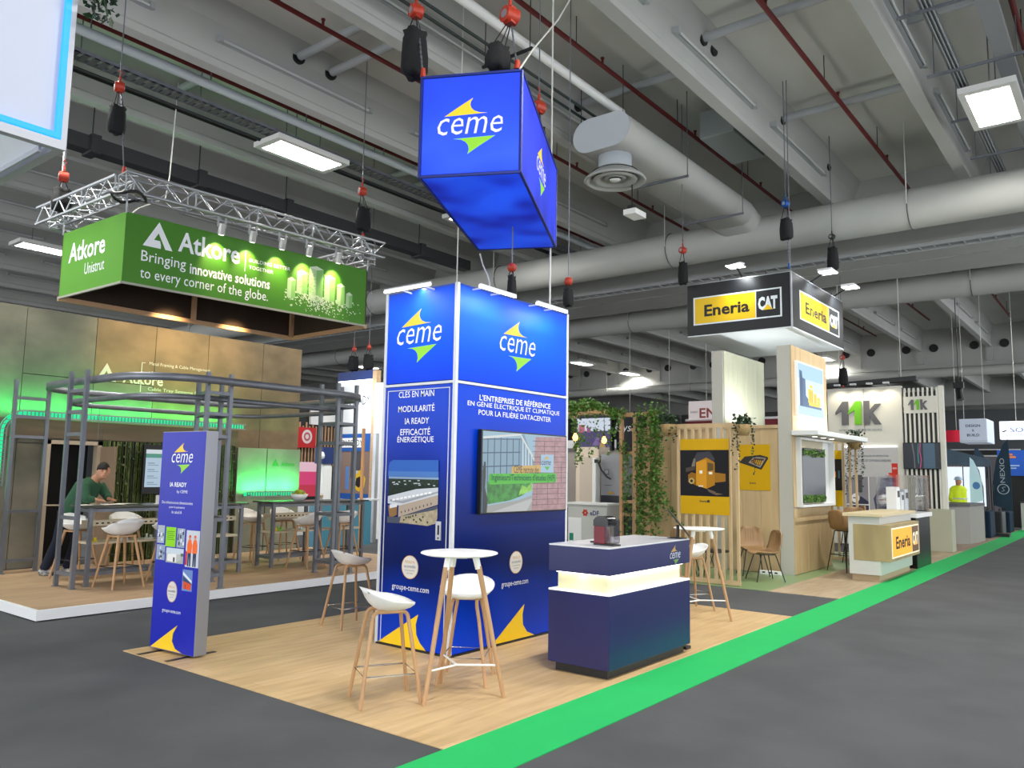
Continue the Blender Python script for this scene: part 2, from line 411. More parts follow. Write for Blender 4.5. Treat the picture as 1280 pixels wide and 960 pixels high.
# round main ducts across the hall
def main_duct(x, z, r, label, y0=-20, y1=78, segs=5.5):
    t = thing('main_duct', label, 'air duct', (x, (y0 + y1) / 2, z - r))
    MB().cyl((x, y0, z), (x, y1, z), r, 36).build('duct_body', ductm, t)
    y = y0 + 1.5; m = MB(); h = MB()
    while y < 50:
        m.tube([(x + math.cos(a) * (r + .012), y, z + math.sin(a) * (r + .012)) for a in [i * math.pi / 10 for i in range(20)]], .012, 5, closed=True)
        h.cyl((x - r - .02, y, z), (x - r - .02, y, 9.1), .012, 6)
        y += segs
    m.build('strap', mat('duct_strap', '#5B5E5E', 0.6), t, kind='stuff'); h.build('hanger', rope, t, kind='stuff')
main_duct(17.9, 7.34, .42, 'thick round grey air duct crossing in front of the first girder')
main_duct(25.6, 7.31, .38, 'second round grey air duct crossing behind the black sign')
main_duct(42.0, 6.75, .22, 'thin far round duct crossing below the far girder')
# cable ladder along the girders, lit by a linear lamp
t = thing('cable_ladder', 'long metal cable ladder slung under the girder above the black sign', 'cable tray', (20.0, 5, 6.92))
for x in (19.55, 19.95): MB().box(x, -18, 6.95, x + .03, 60, 7.03).build('side_rail', mat('tray_grey', '#A2A5A5', .5), t)
m = MB(); y = -17
while y < 40: m.box(19.55, y, 6.96, 19.98, y + .03, 6.98); y += .3
m.build('rung', MATS['tray_grey'], t, kind='stuff')
m = MB()
for dx in (.08, .15, .22, .3): m.cyl((19.58 + dx, -18, 6.995), (19.58 + dx, 60, 6.995), .014, 6)
m.build('cable', mat('grey_cable', '#8D9092', 0.6), t, kind='stuff')
# hall lamps
lampn = [0]
refl = mat('lamp_reflector', '#D8D8D4', 0.3)
def hall_lamp(x, y, label, z=7.8, big=True, rot=False):
    t = thing('hall_lamp', label, 'ceiling light', (x, y, z))
    a, b = (.72, .30)
    f = MB()
    f.box(x - a - .12, y - b - .1, z, x + a + .12, y - b, z + .1).box(x - a - .12, y + b, z, x + a + .12, y + b + .1, z + .1)
    f.box(x - a - .12, y - b, z, x - a, y + b, z + .1).box(x + a, y - b, z, x + a + .12, y + b, z + .1)
    f.build('frame', refl, t)
    bx('back_plate', (x - a, y - b, z + .09), (x + a, y + b, z + .11), refl, t)
    for k in range(4): MB().cyl((x - a + .04, y - b + .09 + k * .14, z + .04), (x + a - .04, y - b + .09 + k * .14, z + .04), .022, 8).build('tube', tubew, t)
    if True:
        for dx in (-.4, .4): MB().cyl((x + dx, y, z + .1), (x + dx, y, 9.1), .01, 6).build('hanger', galv, t)
    area('hall_lamp_light', (x, y, z + .085), 1.4, .56, LAMP_W * (1 if x < 60 else .6), (1, .965, .90))
LL = [(3.9, 12.6, 'lit four-tube ceiling lamp over the left aisle, behind the white lightbox'), (9.25, 12.6, 'lit four-tube ceiling lamp above the green banner'),
      (14.5, 12.6, 'lit four-tube ceiling lamp hidden behind the hanging blue box'), (14.7, 1.58, 'bright four-tube lamp at the top right'),
      (9.2, 24.2, 'small lit lamp left of the green banner, near the picture edge'), (9.4, 1.58, 'four-tube ceiling lamp above the right aisle'),
      (4.0, 1.58, 'four-tube ceiling lamp above the near right aisle'), (14.5, 24.2, 'lit lamp behind the green banner far back')]
for x, y, l in LL: hall_lamp(x, y, l)
for x, y, l in ((31.7, 24.2, 'far lit lamp beside the left edge of the blue tower'), (37, 24.2, 'far lit lamp right of the blue tower, nearer one'), (42.3, 24.2, 'far lit lamp right of the blue tower, farther one'),
                (31.7, 12.6, 'far lit lamp behind the black sign, left of its pillar'), (37, 12.6, 'far lit lamp just below the black sign, right of it'), (42, 12.6, 'farthest lit lamp behind the black sign'),
                (31.7, 1.6, 'far lamp of the second bay over the right aisle'), (52, 36, 'very far lamp low over the ivy frame, left'), (52, 24.2, 'very far lamp low over the ivy frame, middle'), (58, 24.2, 'very far lamp low over the ivy frame, right'),
                (52, 12.6, 'very far lamp left of the small white cube'), (52, 1.6, 'very far lamp above the small white cube'), (58, 1.6, 'very far lamp above the red curved banner'), (20.0 + 11.7, 36, 'far lamp behind the concrete panel wall')):
    hall_lamp(x, y, l, big=False)
# cable tray and white pipe along the lamp row
t = thing('cable_tray', 'perforated cable tray and white pipe running past the upper left lamp', 'cable tray', (9, 12.6, 7.85))
MB().cyl((2, 12.05, 8.15), (20, 12.05, 8.15), .08, 12).build('pipe', mat('duct_end', '#B9C0C6', 0.5), t)
m = MB().box(2, 12.35, 7.95, 20, 12.37, 8.02).box(2, 12.63, 7.95, 20, 12.65, 8.02); m.build('side_rail', galv, t)
m = MB(); x = 2
while x < 20: m.box(x, 12.35, 7.95, x + .09, 12.65, 7.965); x += .15
m.build('slotted_base', mat('duct_strap', '#5B5E5E'), t, kind='stuff')
MB().cyl((2, 12.8, 7.9), (20, 12.8, 7.9), .03, 8).cyl((2, 12.95, 7.92), (20, 12.95, 7.92), .02, 8).build('cable', blackm, t)
m = MB()
for k in range(9): m.cyl((3 + k * 2, 12.2, 8.2), (3 + k * 2, 12.2, 9.1), .01, 6); m.cyl((3 + k * 2, 12.5, 8), (3 + k * 2, 12.5, 9.1), .01, 6)
m.build('hanger', galv, t, kind='stuff')
# dark beam-like busbar
t = thing('busbar_trunking', 'long dark busbar trunking slung below the beams, upper left', 'cable tray', (10, 15.4, 7.6))
MB().box(1, 15.25, 7.62, 17.3, 15.55, 7.9).build('trunking', mat('dark_trunking', '#2C2F31', 0.6), t)
for k in range(7): MB().box(2 + 2.2 * k, 15.2, 7.58, 2.18 + 2.2 * k, 15.6, 7.94).cyl((2.09 + 2.2 * k, 15.4, 7.9), (2.09 + 2.2 * k, 15.4, 9.1), .012, 6).build('joint_clamp', mat('dark_trunking', '#2C2F31'), t)
# right-hand trays next to beam
t = thing('cable_tray', 'pair of metal trunkings with strut brackets beside the top right lamp', 'cable tray', (13, 1.7, 7.7))
MB().box(4, 1.85, 8.0, 20, 2.0, 8.06).build('trunking', galv, t)
MB().box(4, 1.2, 8.25, 20, 1.45, 8.35).build('trunking', mat('grey_cable', '#8D9092'), t)
for k in range(3): MB().cyl((4, 1.86 + k * .05, 7.98), (20, 1.86 + k * .05, 7.98), .012, 6).build('cable', mat('grey_cable', '#8D9092'), t)
for k in range(8): MB().bar((5.3 + 2 * k, 1.0, 7.96), (5.3 + 2 * k, 2.3, 7.96), .04, .04).cyl((5.3 + 2 * k, 1.1, 7.96), (5.3 + 2 * k, 1.1, 9.1), .008, 6).cyl((5.3 + 2 * k, 2.2, 7.96), (5.3 + 2 * k, 2.2, 9.1), .008, 6).build('bracket', galv, t)
# grey air unit over the duct
t = thing('air_unit', 'grey box-shaped ventilation unit hanging above the red pipe', 'air unit', (14.6, 6.1, 8.2))
bev(bx('casing', (14.0, 5.75, 8.25), (15.6, 6.45, 8.8), mat('unit_casing', '#8B9492', 0.5), t), .02)
for x, z in ((14.25, 8.55), (14.4, 8.55)): MB().cyl((x, 5.755, z), (x, 5.735, z), .035, 10).build('gauge', blackm, t)
MB().cyl((14.9, 5.755, 8.45), (14.9, 5.73, 8.45), .09, 14).build('port', blackm, t)
# surveillance camera
t = thing('security_camera', 'white box security camera hanging from a bracket below the flat duct', 'camera', (12.3, 6.0, 6.6))
# green aisle strip
bx('aisle_carpet', (-2, 2.957, 0.0), (60, 3.47, 0.006), greenc, label='bright green carpet strip running along the aisle', cat='carpet')
# ================================================================ CEME booth
yel = mat('yellow_print', '#F6CC00', 0.45); grn = mat('lime_print', '#8CD412', 0.45); wht = mat('white_print', '#EEF1F6', 0.5)
yel_e = mat('backlit_yellow', '#FFDC00', emit=1.0); grn_e = mat('backlit_lime', '#93E01A', emit=1.0)
navy = mat('navy_print', '#0A3AA0', 0.35)
TOPF = [(.106, .262), (.30, .385), (.54, .53), (.505, .47), (.50, .42), (.52, .37), (.56, .33), (.64, .298), (.76, .285)]
BOTF = [(.25, -.095), (.89, -.075), (.62, -.24), (.47, -.34), (.49, -.27), (.475, -.2), (.43, -.145), (.36, -.11)]
def ceme(fr, u, v, w, parent, my, mg, mw, d=.004):
    MB().prism(fr, [(u + a * w, v + b * w) for a, b in TOPF][::-1], 0, d, 0).build('logo_fin', my, parent, label='yellow logo fin')
    MB().prism(fr, [(u + a * w, v + b * w) for a, b in BOTF][::-1], 0, d, 0).build('logo_fin', mg, parent, label='lime green logo fin')
    text('ceme', fr, u, v - .03 * w, .262 * w, mw, parent, width=w, shear=.22, bold=-.004, d=d, name='logo_lettering')
bev(bx('booth_floor', (3.787, 3.47, 0), (10.04, 7.52, .008), vinyl, label='pale oak vinyl flooring of the blue booth', cat='flooring'), .002)
# ---- tower
T = thing('display_tower', 'tall blue square display tower with backlit header, wall screen and door', 'booth tower', (6.52, 5.56, 0))
up_blue = grad_mat('header_blue', [(0, '#0032BE'), (.45, '#0048DC'), (.8, '#0E52E4'), (1, '#1844BC')], 2, 2.5, 3.5, emit=.34, rough=.5, noise=.25)  # strip-lamp wash near the top is put into the gradient and glow
lo_blue = grad_mat('panel_blue', [(0, '#0038C0'), (.12, '#0030A4'), (.30, '#00124E'), (.55, '#001A66'), (.8, '#0030A8'), (1, '#003CBE')], 2, 0, 2.5, emit=.12, rough=.32, noise=.22)  # slight glow added to the colour; these lower panels are not backlit
FL = Frame((5.58, 6.05, 0), (0, -1, 0), (0, 0, 1)); FR = Frame((5.58, 5.077, 0), (1, 0, 0), (0, 0, 1))
bx('core', (5.62, 5.11, .02), (7.44, 6.03, 3.49), blackm, T)
pl = MB().fbox(FL, .02, 2.58, .955, 3.5, -.03, 0).build('header_panel', up_blue, T)
pr_ = MB().fbox(FR, .03, 2.58, 1.86, 3.5, -.03, 0).build('header_panel', up_blue, T)
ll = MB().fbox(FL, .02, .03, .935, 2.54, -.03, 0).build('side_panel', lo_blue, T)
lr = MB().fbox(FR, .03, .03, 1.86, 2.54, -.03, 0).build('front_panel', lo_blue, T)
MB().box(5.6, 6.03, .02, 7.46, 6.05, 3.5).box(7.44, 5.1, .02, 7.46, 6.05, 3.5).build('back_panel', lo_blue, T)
post = mat('white_profile', '#C9CDD3', 0.4)
for x, y in ((5.575, 5.072), (7.44, 5.072), (5.575, 6.035)): MB().box(x, y, .01, x + .035, y + .035, 3.52).build('corner_profile', post, T)
MB().fbox(FL, 0, 2.545, .97, 2.57, -.02, .006).build('seam_profile', post, T)
MB().fbox(FR, .03, 2.545, 1.87, 2.57, -.02, .006).build('seam_profile', post, T)
MB().fbox(FL, 0, 3.5, .97, 3.515, -.03, .004).fbox(FR, 0, 3.5, 1.87, 3.515, -.03, .004).build('top_profile', navy, T)
MB().fbox(FL, 0, .0, .97, .025, -.02, .01).fbox(FR, .0, .0, 1.87, .025, -.02, .01).build('plinth', blackm, T)
MB().fbox(FL, .055, .04, .063, 2.5, 0, .005).fbox(FL, .90, .04, .908, 2.5, 0, .005).fbox(FL, .055, 2.5, .908, 2.508, 0, .005).build('door_edge', post, ll)
# header logos
ceme(FL, .16, 2.985, .62, pl, yel_e, grn_e, wh_e); ceme(FR, .65, 2.96, .61, pr_, yel_e, grn_e, wh_e)
for s_, u0, u1, z in (('CLÉS EN MAIN', .21, .70, 2.43), ('MODULARITÉ', .21, .71, 2.285), ('IA READY', .31, .64, 2.165), ('EFFICACITÉ', .25, .66, 2.055), ('ÉNERGÉTIQUE', .21, .71, 1.975)):
    acc = 'É' in s_
    text(s_, FL, (u0 + u1) / 2, z, .078 if acc else .06, wht, ll, width=u1 - u0, align='C', bold=.006)
text("L'ENTREPRISE DE RÉFÉRENCE", FR, .955, 2.405, .07, wht, lr, width=1.2, align='C', bold=.01)
text('EN GÉNIE ÉLECTRIQUE ET CLIMATIQUE', FR, .955, 2.335, .066, wht, lr, width=1.55, align='C')
text('POUR LA FILIÈRE DATACENTER', FR, .955, 2.262, .066, wht, lr, width=1.22, align='C')
text('groupe-ceme.com', FR, .75, .55, .055, wht, lr, width=.44); text('groupe-ceme.com', FL, .2, .54, .055, wht, ll, width=.5)
# big yellow fins at the foot
MB().prism(FR, [(.62, .03), (1.13, .36), (1.10, .26), (1.11, .16), (1.18, .08), (1.31, .03)][::-1], 0, .003).build('foot_fin', yel, lr)
MB().prism(FL, [(.03, .03), (.57, .35), (.54, .25), (.55, .16), (.60, .09), (.68, .03)][::-1], 0, .003).build('foot_fin', yel, ll)
def ell(cx, cy, rx, ry, n=28): return [(cx + math.cos(2 * math.pi * i / n) * rx, cy + math.sin(2 * math.pi * i / n) * ry) for i in range(n)]
gold = mat('gold_print', '#C9973A', .5); greyp = mat('grey_print', '#5D6B78', .6); badgem = mat('badge_white', '#DDD9D2', .5)
def badge(fr, u, v, r, parent, rx=None):
    rx = rx or r
    b = MB().prism(fr, ell(u, v, rx, r), 0, .003).build('rating_badge', badgem, parent)
    o = MB(); n = 32
    o.add([fr(*p, .004) for p in ell(u, v, rx, r, n)] + [fr(*p, .004) for p in ell(u, v, rx * .95, r * .95, n)], [(i, (i + 1) % n, n + (i + 1) % n, n + i) for i in range(n)])
    o.build('gold_ring', gold, b)
    text('MEDAILLE OR', fr, u, v + r * .34, r * .22, gold, b, width=rx * 1.15, align='C', d=.005)
    text('ecovadis', fr, u, v - r * .05, r * .26, greyp, b, width=rx * 1.4, align='C', d=.005)
    text('Sustainability', fr, u, v - r * .35, r * .14, greyp, b, width=rx * 1.2, align='C', d=.005)
    text('JUN 2024', fr, u, v - r * .6, r * .14, greyp, b, width=rx * .75, align='C', d=.005)
badge(FL, .44, .78, .112, ll); badge(FR, .98, .795, .112, lr, .105)
# door pull
dh = MB().fbox(FL, .775, 1.06, .84, 1.235, 0, .012).build('door_pull', mat('satin_steel', '#B7BAC0', .3, .5), ll)
MB().fbox(FL, .80, 1.11, .822, 1.20, .012, .014).prism(FL, ell(.811, 1.08, .01, .01, 10), .012, .014).build('pull_slot', blackm, dh)
# ---- aerial photo print on the side panel (flat print pieces)
def patch(fr, parent, name, items, d=.003):
    # flat printed picture: list of (material, polygon)
    mats = []; mb = MB()
    for k, (m_, poly) in enumerate(items):
        if m_ not in mats: mats.append(m_)
        a = sum(poly[i][0] * poly[(i + 1) % len(poly)][1] - poly[(i + 1) % len(poly)][0] * poly[i][1] for i in range(len(poly)))
        if a < 0: poly = poly[::-1]
        mb.prism(fr, poly, d + k * .00012, d + k * .00012, mats.index(m_))
    return mb.build(name, mats, parent)
def rect(a, b, c, e): return [(a, b), (c, b), (c, e), (a, e)]
def P_(h, n=None, **k): return mat('print_' + h.strip('#'), h, .5, **k)
sky_ = grad_mat('photo_sky', [(0, '#8FB4DE'), (.35, '#2F62B8'), (1, '#1D49A8')], 2, 1.6, 1.82)
def aerial():
    u0, u1, z0, z1 = .105, .79, 1.19, 1.81
    it = [(P_('#2F4A80'), rect(u0, 1.62, u1, z1 - .02)), (P_('#4A78BE'), rect(u0, 1.62, u1, 1.70)), (P_('#8FA9C8'), rect(u0, 1.62, u1, 1.645)), (P_('#2E3F31', noise=.6, scale=(40, 40, 40)), rect(u0, 1.45, u1, 1.625)),
          (P_('#26362A', noise=.6, scale=(60, 60, 60)), [(u0, 1.46), (.35, 1.47), (u1, 1.5), (u1, 1.58), (.5, 1.56), (u0, 1.6)])]
    for k in range(16): a = u0 + .03 + random.random() * .6; b = 1.56 + random.random() * .05; it.append((P_('#B9C2CC'), rect(a, b, a + .03, b + .01)))
    it += [(P_('#C6CCD4'), [(u0, 1.38), (.3, 1.36), (u1, 1.48), (u1, 1.55), (.5, 1.53), (u0, 1.45)]), (P_('#9AA0A6'), [(u0 + .03, 1.40), (.32, 1.385), (u1, 1.50), (u1, 1.515), (.3, 1.41), (u0 + .03, 1.42)]),
           (P_('#AE9F90'), [(.26, 1.25), (.26, 1.36), (u1, 1.48), (u1, 1.39)]), (P_('#8B6A42'), [(u0 + .03, 1.24), (.16, 1.24), (.24, 1.27), (.24, 1.36), (.11, 1.36)]), (P_('#D7DADF'), [(u0 + .03, 1.33), (.24, 1.35), (.24, 1.38), (u0 + .03, 1.37)]),
           (P_('#4A5160'), [(u0, 1.19), (u0, 1.25), (.26, 1.25), (u1, 1.38), (u1, 1.33), (.4, 1.19)]),
           (P_('#6D6F70'), [(u0, 1.19), (.4, 1.19), (.55, 1.23), (u1 - .06, 1.32), (u1, 1.36), (u1, 1.30), (.6, 1.19)]),
           (P_('#B3A78C', noise=.3, scale=(30, 30, 30)), [(.28, 1.2), (.66, 1.185), (.76, 1.21), (u1, 1.26), (u1, 1.35), (.74, 1.335), (.3, 1.26)])]
    for k in range(12): a = .32 + random.random() * .35; b = 1.21 + random.random() * .08; it.append((P_('#2B3A26'), ell(a, b, .012, .01, 6)))
    for k in range(9): a = .3 + k * .05; it.append((P_('#3B3F48'), rect(a, 1.29 + k * .012, a + .012, 1.31 + k * .012)))
    for k in range(10): a = .17 + k * .055; it.append((P_('#F1F3F5'), [(a, 1.405 + k * .009), (a + .04, 1.41 + k * .009), (a + .045, 1.43 + k * .009), (a + .005, 1.425 + k * .009)]))
    it.append((P_('#2F62B8'), [(u0, 1.69), (u1, 1.69), (u1, z1), (u0 + .06, z1), (u0 + .02, z1 - .02), (u0, z1 - .06)]))
    it.append((P_('#4A78BE'), rect(u0, 1.65, u1, 1.70)))
    return it
patch(FL, ll, 'aerial_photo_print', aerial())
# ---- wall screen
S = thing('wall_screen', 'large flat wall screen showing a glass building and recruiting text', 'screen', (6.64, 5.03, 1.3))
WM[S.name] = Matrix.Translation((6.64, 5.03, 1.3))
FS = Frame((5.58, 5.015, 0), (1, 0, 0), (0, 0, 1))
bev(MB().fbox(FS, .33, 1.30, 1.79, 2.12, -.055, 0).build('casing', blackm, S), .006)
pe = lambda h, **k: mat('lit_' + h.strip('#'), h, .4, emit=.72, **k)
def scr():
    a0, a1, z0, z1 = .345, 1.775, 1.315, 2.105
    W = a1 - a0; H_ = z1 - z0
    q = lambda pts: [(a0 + x * W, z0 + y * H_) for x, y in pts]
    it = [(pe('#9FC4D8'), q([(0, 0), (1, 0), (1, 1), (0, 1)])),
          (pe('#87A9BE'), q([(0, .25), (.42, .45), (.42, .93), (0, .9)])), (pe('#7C9DB6'), q([(.42, .45), (.6, .5), (.6, .6), (.46, 1), (.42, .97)]))]
    for k in range(6): it.append((pe('#3F5E7C'), q([(.05 + k * .07, .35), (.06 + k * .07, .35), (.06 + k * .07, .93), (.05 + k * .07, .93)])))
    for k in range(3): it.append((pe('#3F5E7C'), q([(0, .55 + k * .17), (.42, .58 + k * .17), (.42, .595 + k * .17), (0, .565 + k * .17)])))
    for k in range(4): it.append((pe('#C9DDE6'), q([(.44 + k * .035, .5), (.46 + k * .035, .5), (.455 + k * .035, .93 - k * .07), (.44 + k * .035, .97 - k * .07)])))
    it += [(pe('#E3E8E6'), q([(0, .93), (.42, 1), (.42, .975), (0, .9)])), (pe('#DDE4E0'), q([(.42, 1), (.6, .67), (.6, .62), (.42, .96)])),
           (pe('#7E6366', noise=.25, scale=(14, 14, 22)), q([(.56, 0), (.6, .97), (1, 1), (1, 0)]))]
    for k in range(13): it.append((pe('#5A454B'), q([(.565, .07 + k * .07), (1, .07 + k * .072), (1, .076 + k * .072), (.565, .077 + k * .07)])))
    for k in range(9): it.append((pe('#604B50'), q([(.62 + k * .045, .07 + (k % 3) * .3), (.624 + k * .045, .07 + (k % 3) * .3), (.624 + k * .045, .36 + (k % 3) * .28), (.62 + k * .045, .36 + (k % 3) * .28)])))
    it += [(pe('#2F6B2A', noise=.55, scale=(22, 22, 22)), q([(.05, .1), (.3, .14), (.45, .2), (.56, .3), (.55, .4), (.48, .35), (.4, .38), (.3, .36), (.18, .40), (.05, .37)])),
           (pe('#6C9A3A', noise=.4, scale=(30, 30, 30)), q([(.4, .2), (.56, .26), (.56, .38), (.5, .3), (.44, .33)])),
           (pe('#A7A8A4'), q([(0, 0), (.56, 0), (.56, .2), (.4, .14), (.05, .08), (0, .05)])), (pe('#C3C5C5'), q([(.1, 0), (.5, 0), (.56, .12), (.56, .16)])),
           (pe('#16202A'), q([(0, 0), (.05, 0), (.06, .15), (.03, .3), (.035, .5), (.03, .62), (.015, .62), (0, .5)])), (pe('#181C24'), q([(.0, .42), (.035, .42), (.03, .52), (0, .52)])),
           (pe('#D9B25A'), q([(.315, .47), (.665, .50), (.665, .60), (.33, .575), (.315, .55)])), (pe('#A9CBE2'), q([(.665, .50), (.83, .50), (.83, .745), (.665, .74)])),
           (pe('#48C21E'), q([(.07, .35), (.09, .34), (.85, .37), (.865, .39), (.865, .48), (.85, .495), (.09, .475), (.07, .46)]))]
    return it
sc = patch(FS, S, 'screen_picture', scr(), .001)
dk = mat('lit_dark_print', '#1E3550', emit=.9)
text('CEME recrute des', FS, 1.04, 1.70, .075, dk, S, width=.43, align='C', d=.014)
text("Ingénieurs/Techniciens d'études (H/F)", FS, 1.015, 1.605, .085, dk, S, width=1.08, align='C', d=.014, bold=.01)
text('ceme', FS, 1.3, 1.79, .045, dk, S, width=.17, shear=.2, d=.014)
MB().prism(FS, [(1.36, 1.775), (1.45, 1.775), (1.41, 1.735)][::-1], .012, .014).build('screen_logo_fin', pe('#48C21E'), S)
MB().prism(FS, [(1.34, 1.845), (1.44, 1.86), (1.40, 1.885)], .012, .014).build('screen_logo_fin', pe('#D9B25A'), S)
# ---- strip lamps on top of the tower
def strip(name_l, p, q, back):
    t = thing('strip_lamp', name_l, 'lamp', (Vector(p) + Vector(q)) / 2)
    MB().bar(p, q, .024, .02).build('lit_tube', ledw, t)
    MB().bar(Vector(p) + Vector((0, 0, .022)), Vector(q) + Vector((0, 0, .018)), .028, .012).build('housing', post, t)
    m = MB()
    for f in (.25, .75):
        c = Vector(p).lerp(Vector(q), f); m.bar(c + Vector((0, 0, .02)), c + Vector(back), .015, .015)
    m.build('bracket', post, t)
    c = (Vector(p) + Vector(q)) / 2
    L_ = (Vector(p) - Vector(q)).length
    dirv = Vector(back).normalized(); 
    area('strip_light', c - Vector((0, 0, .03)), .04 if abs(back[0]) > .01 else L_, L_ if abs(back[0]) > .01 else .04, 4.5, (.95, .97, 1), (back[0] * .9, back[1] * .9, -.55))
strip('lit white strip lamp over the left face of the blue tower', (5.36, 5.86, 3.475), (5.36, 5.23, 3.475), (.22, 0, .01))
strip('lit white strip lamp over the front face of the blue tower, nearer one', (5.66, 4.87, 3.465), (6.22, 4.87, 3.465), (0, .21, .02))
strip('lit white strip lamp over the front face of the blue tower, farther one', (6.58, 4.87, 3.465), (7.14, 4.87, 3.465), (0, .21, .02))
# ---- hanging light box
c0 = Vector((5.227, 5.289, 4.5)); az = R(-62.5)
H = thing('hanging_lightbox', 'large blue backlit cuboid sign with white lettering hanging above the tower', 'hanging sign', c0)
uu = Vector((math.cos(az), math.sin(az), 0)); vv = Vector((-uu.y, uu.x, 0)); zz = Vector((0, 0, 1))
FA = Frame(c0, uu, zz)                                  # small near face
FB = Frame(c0 + uu * .985, vv, zz)                      # long face to the right
FU = Frame(c0, vv, uu)
blueE = grad_mat('lightbox_blue', [(0, '#1D3BD8'), (.35, '#2C4BE8'), (.6, '#2442E0'), (1, '#2038C4')], 2, -.1, 1.0, emit=.75, rough=.5, noise=.8)
blueB = mat('lightbox_blue_side', '#2A3CD0', .5, emit=.55, noise=.45, scale=(1.3, 1.3, 1.0), det=1)
blueU = mat('lightbox_blue_under', '#1E50E6', .5, emit=.75, col2='#0E20A0', scale=(1.5, 1.5, 1.5), det=1)
L2 = 2.5; W2 = .985
bx('core', (0, 0, 0), (0, 0, 0), blackm, H) if False else None
def q4(name, pts, m_): return MB().add(pts, [(0, 1, 2, 3)]).build(name, m_, H)
fA = q4('fabric_face', [FA(.02, .02, .003), FA(W2 - .02, .02, .003), FA(W2 - .02, .98, .003), FA(.02, .98, .003)], blueE)
fB = q4('fabric_face', [FB(.02, .02, .003), FB(L2 - .02, .02, .003), FB(L2 - .02, .98, .003), FB(.02, .98, .003)], blueB)
fC = q4('fabric_face', [FA(.02, .02, -L2 - .003), FA(.02, .98, -L2 - .003), FA(W2 - .02, .98, -L2 - .003), FA(W2 - .02, .02, -L2 - .003)], blueB)
fD = q4('fabric_face', [FA(0, .02, -.02) - uu * .003, FA(0, .98, -.02) - uu * .003, FA(0, .98, -L2 + .02) - uu * .003, FA(0, .02, -L2 + .02) - uu * .003], blueB)
fU = q4('fabric_face', [FA(.02, -.003, -.02), FA(.02, -.003, -L2 + .02), FA(W2 - .02, -.003, -L2 + .02), FA(W2 - .02, -.003, -.02)], blueU)
MB().add([FA(a, b, -c) for c in (.002, L2) for b in (.002, .99) for a in (.002, W2 - .002)], [(0, 2, 3, 1), (4, 5, 7, 6), (0, 1, 5, 4), (2, 6, 7, 3), (0, 4, 6, 2), (1, 3, 7, 5)]).build('core', navy, H)
m = MB(); ed = .022
cor = [FA(a, b, -c) for c in (0, L2) for b in (0, 1.0) for a in (0, W2)]
for i, j in ((0, 1), (2, 3), (4, 5), (6, 7), (0, 2), (1, 3), (4, 6), (5, 7), (0, 4), (1, 5), (2, 6), (3, 7)): m.bar(cor[i], cor[j], ed, ed)
m.build('edge_profile', mat('lightbox_edge', '#2A3684', .4, .3), H)
ceme(FA, .17, .42, .64, fA, yel_e, grn_e, wh_e, .006); ceme(FB, .93, .42, .64, fB, yel_e, grn_e, wh_e, .006)
# ---- reception counter
K = thing('reception_counter', 'navy blue reception counter with a glowing white band', 'counter', (6.6, 3.84, 0))
cn = mat('navy_laminate', '#20245A', .28, noise=.12, scale=(2, 2, 2))
x0, x1, y0, y1 = 5.85, 7.36, 3.54, 4.16
bx('plinth', (x0 + .05, y0 + .05, 0), (x1 - .05, y1 - .05, .1), blackm, K)
bev(bx('body', (x0, y0, .085), (x1, y1, .69), cn, K), .003)
bx('ledge', (x0, y0, .69), (x1, y1, .704), mat('glow_ledge', '#FFFFFF', .4, emit=.35), K)
band = mat('glowing_band', '#DDD7AC', .45, emit=.12)
bx('light_band', (x0 + .06, y0 + .06, .704), (x1 - .1, y1 - .06, .855), band, K)
MB().box(x0 + .035, y0 + .035, .845, x1 - .08, y0 + .055, .855).box(x0 + .035, y0 + .035, .845, x0 + .055, y1 - .06, .855).build('led_strip', ledw, K)
bb = bev(bx('upper_body', (x0, y0, .856), (x1, y1, 1.075), cn, K), .003)
bev(bx('worktop', (x0, y0, 1.075), (x1, y1, 1.088), mat('white_worktop', '#D6D6DA', .18), K), .002)
FK = Frame((x0, y0, 0), (1, 0, 0), (0, 0, 1))
ceme(FK, 1.09, .925, .215, bb, mat('gold_fin', '#B08D4A', .5), mat('green_fin', '#5E8F4A', .5), mat('pale_letter', '#C9CCDA', .5), .002)
area('counter_led', (x0 + .8, y0 + .03, .84), 1.4, .03, .8, (1, .96, .85), (0, -.1, -1))
area('counter_led', (x0 + .03, y0 + .3, .84), .03, .5, .5, (1, .96, .85), (-.1, 0, -1))
bev(bx('foot_box', (7.40, 3.60, 0), (7.50, 3.70, .035), blackm, label='small black box on the floor behind the counter corner', cat='box'), .004)
# ---- coffee machine
cm = thing('coffee_machine', 'small red and black capsule coffee machine on the counter top', 'coffee machine', (6.06, 3.70, 1.088), R(-8))
I_ = WM[cm.name]
def LB(m_, a, b): return MB().add([I_ @ Vector(v) for v in MB().box(*a, *b).v], MB().box(*a, *b).f)
redc = mat('dark_red_plastic', '#6A0E1E', .3); smoke = mat('smoked_tank', '#9AA0A6', .1, alpha=.55, ior=1.2)
bev(LB(0, (-.055, -.02, .012), (.055, .10, .17)).build('body', redc, cm), .012, 3)
m = MB(); fr_ = Frame(I_ @ Vector((-.057, 0, 0)), I_.to_3x3() @ Vector((0, -1, 0)), (0, 0, 1))
m.prism(fr_, [(-.10, .165), (.065, .165), (.065, .215), (.05, .24), (.02, .252), (-.04, .252), (-.075, .24), (-.10, .215)], -.114, 0, 0, True)
m.build('head', mat('gloss_black', '#101114', .15), cm)
bev(LB(0, (-.05, -.115, .02), (.05, -.025, .215)).build('water_tank', smoke, cm), .01)
LB(0, (-.05, -.12, .0), (.05, .105, .014)).build('base', blackm, cm)
LB(0, (-.04, .10, .015), (.04, .15, .03)).build('drip_tray', blackm, cm)
LB(0, (-.02, .10, .20), (.02, .125, .225)).build('spout', alu, cm)
LB(0, (-.025, -.13, .21), (.025, -.02, .225)).build('tank_lid', blackm, cm)
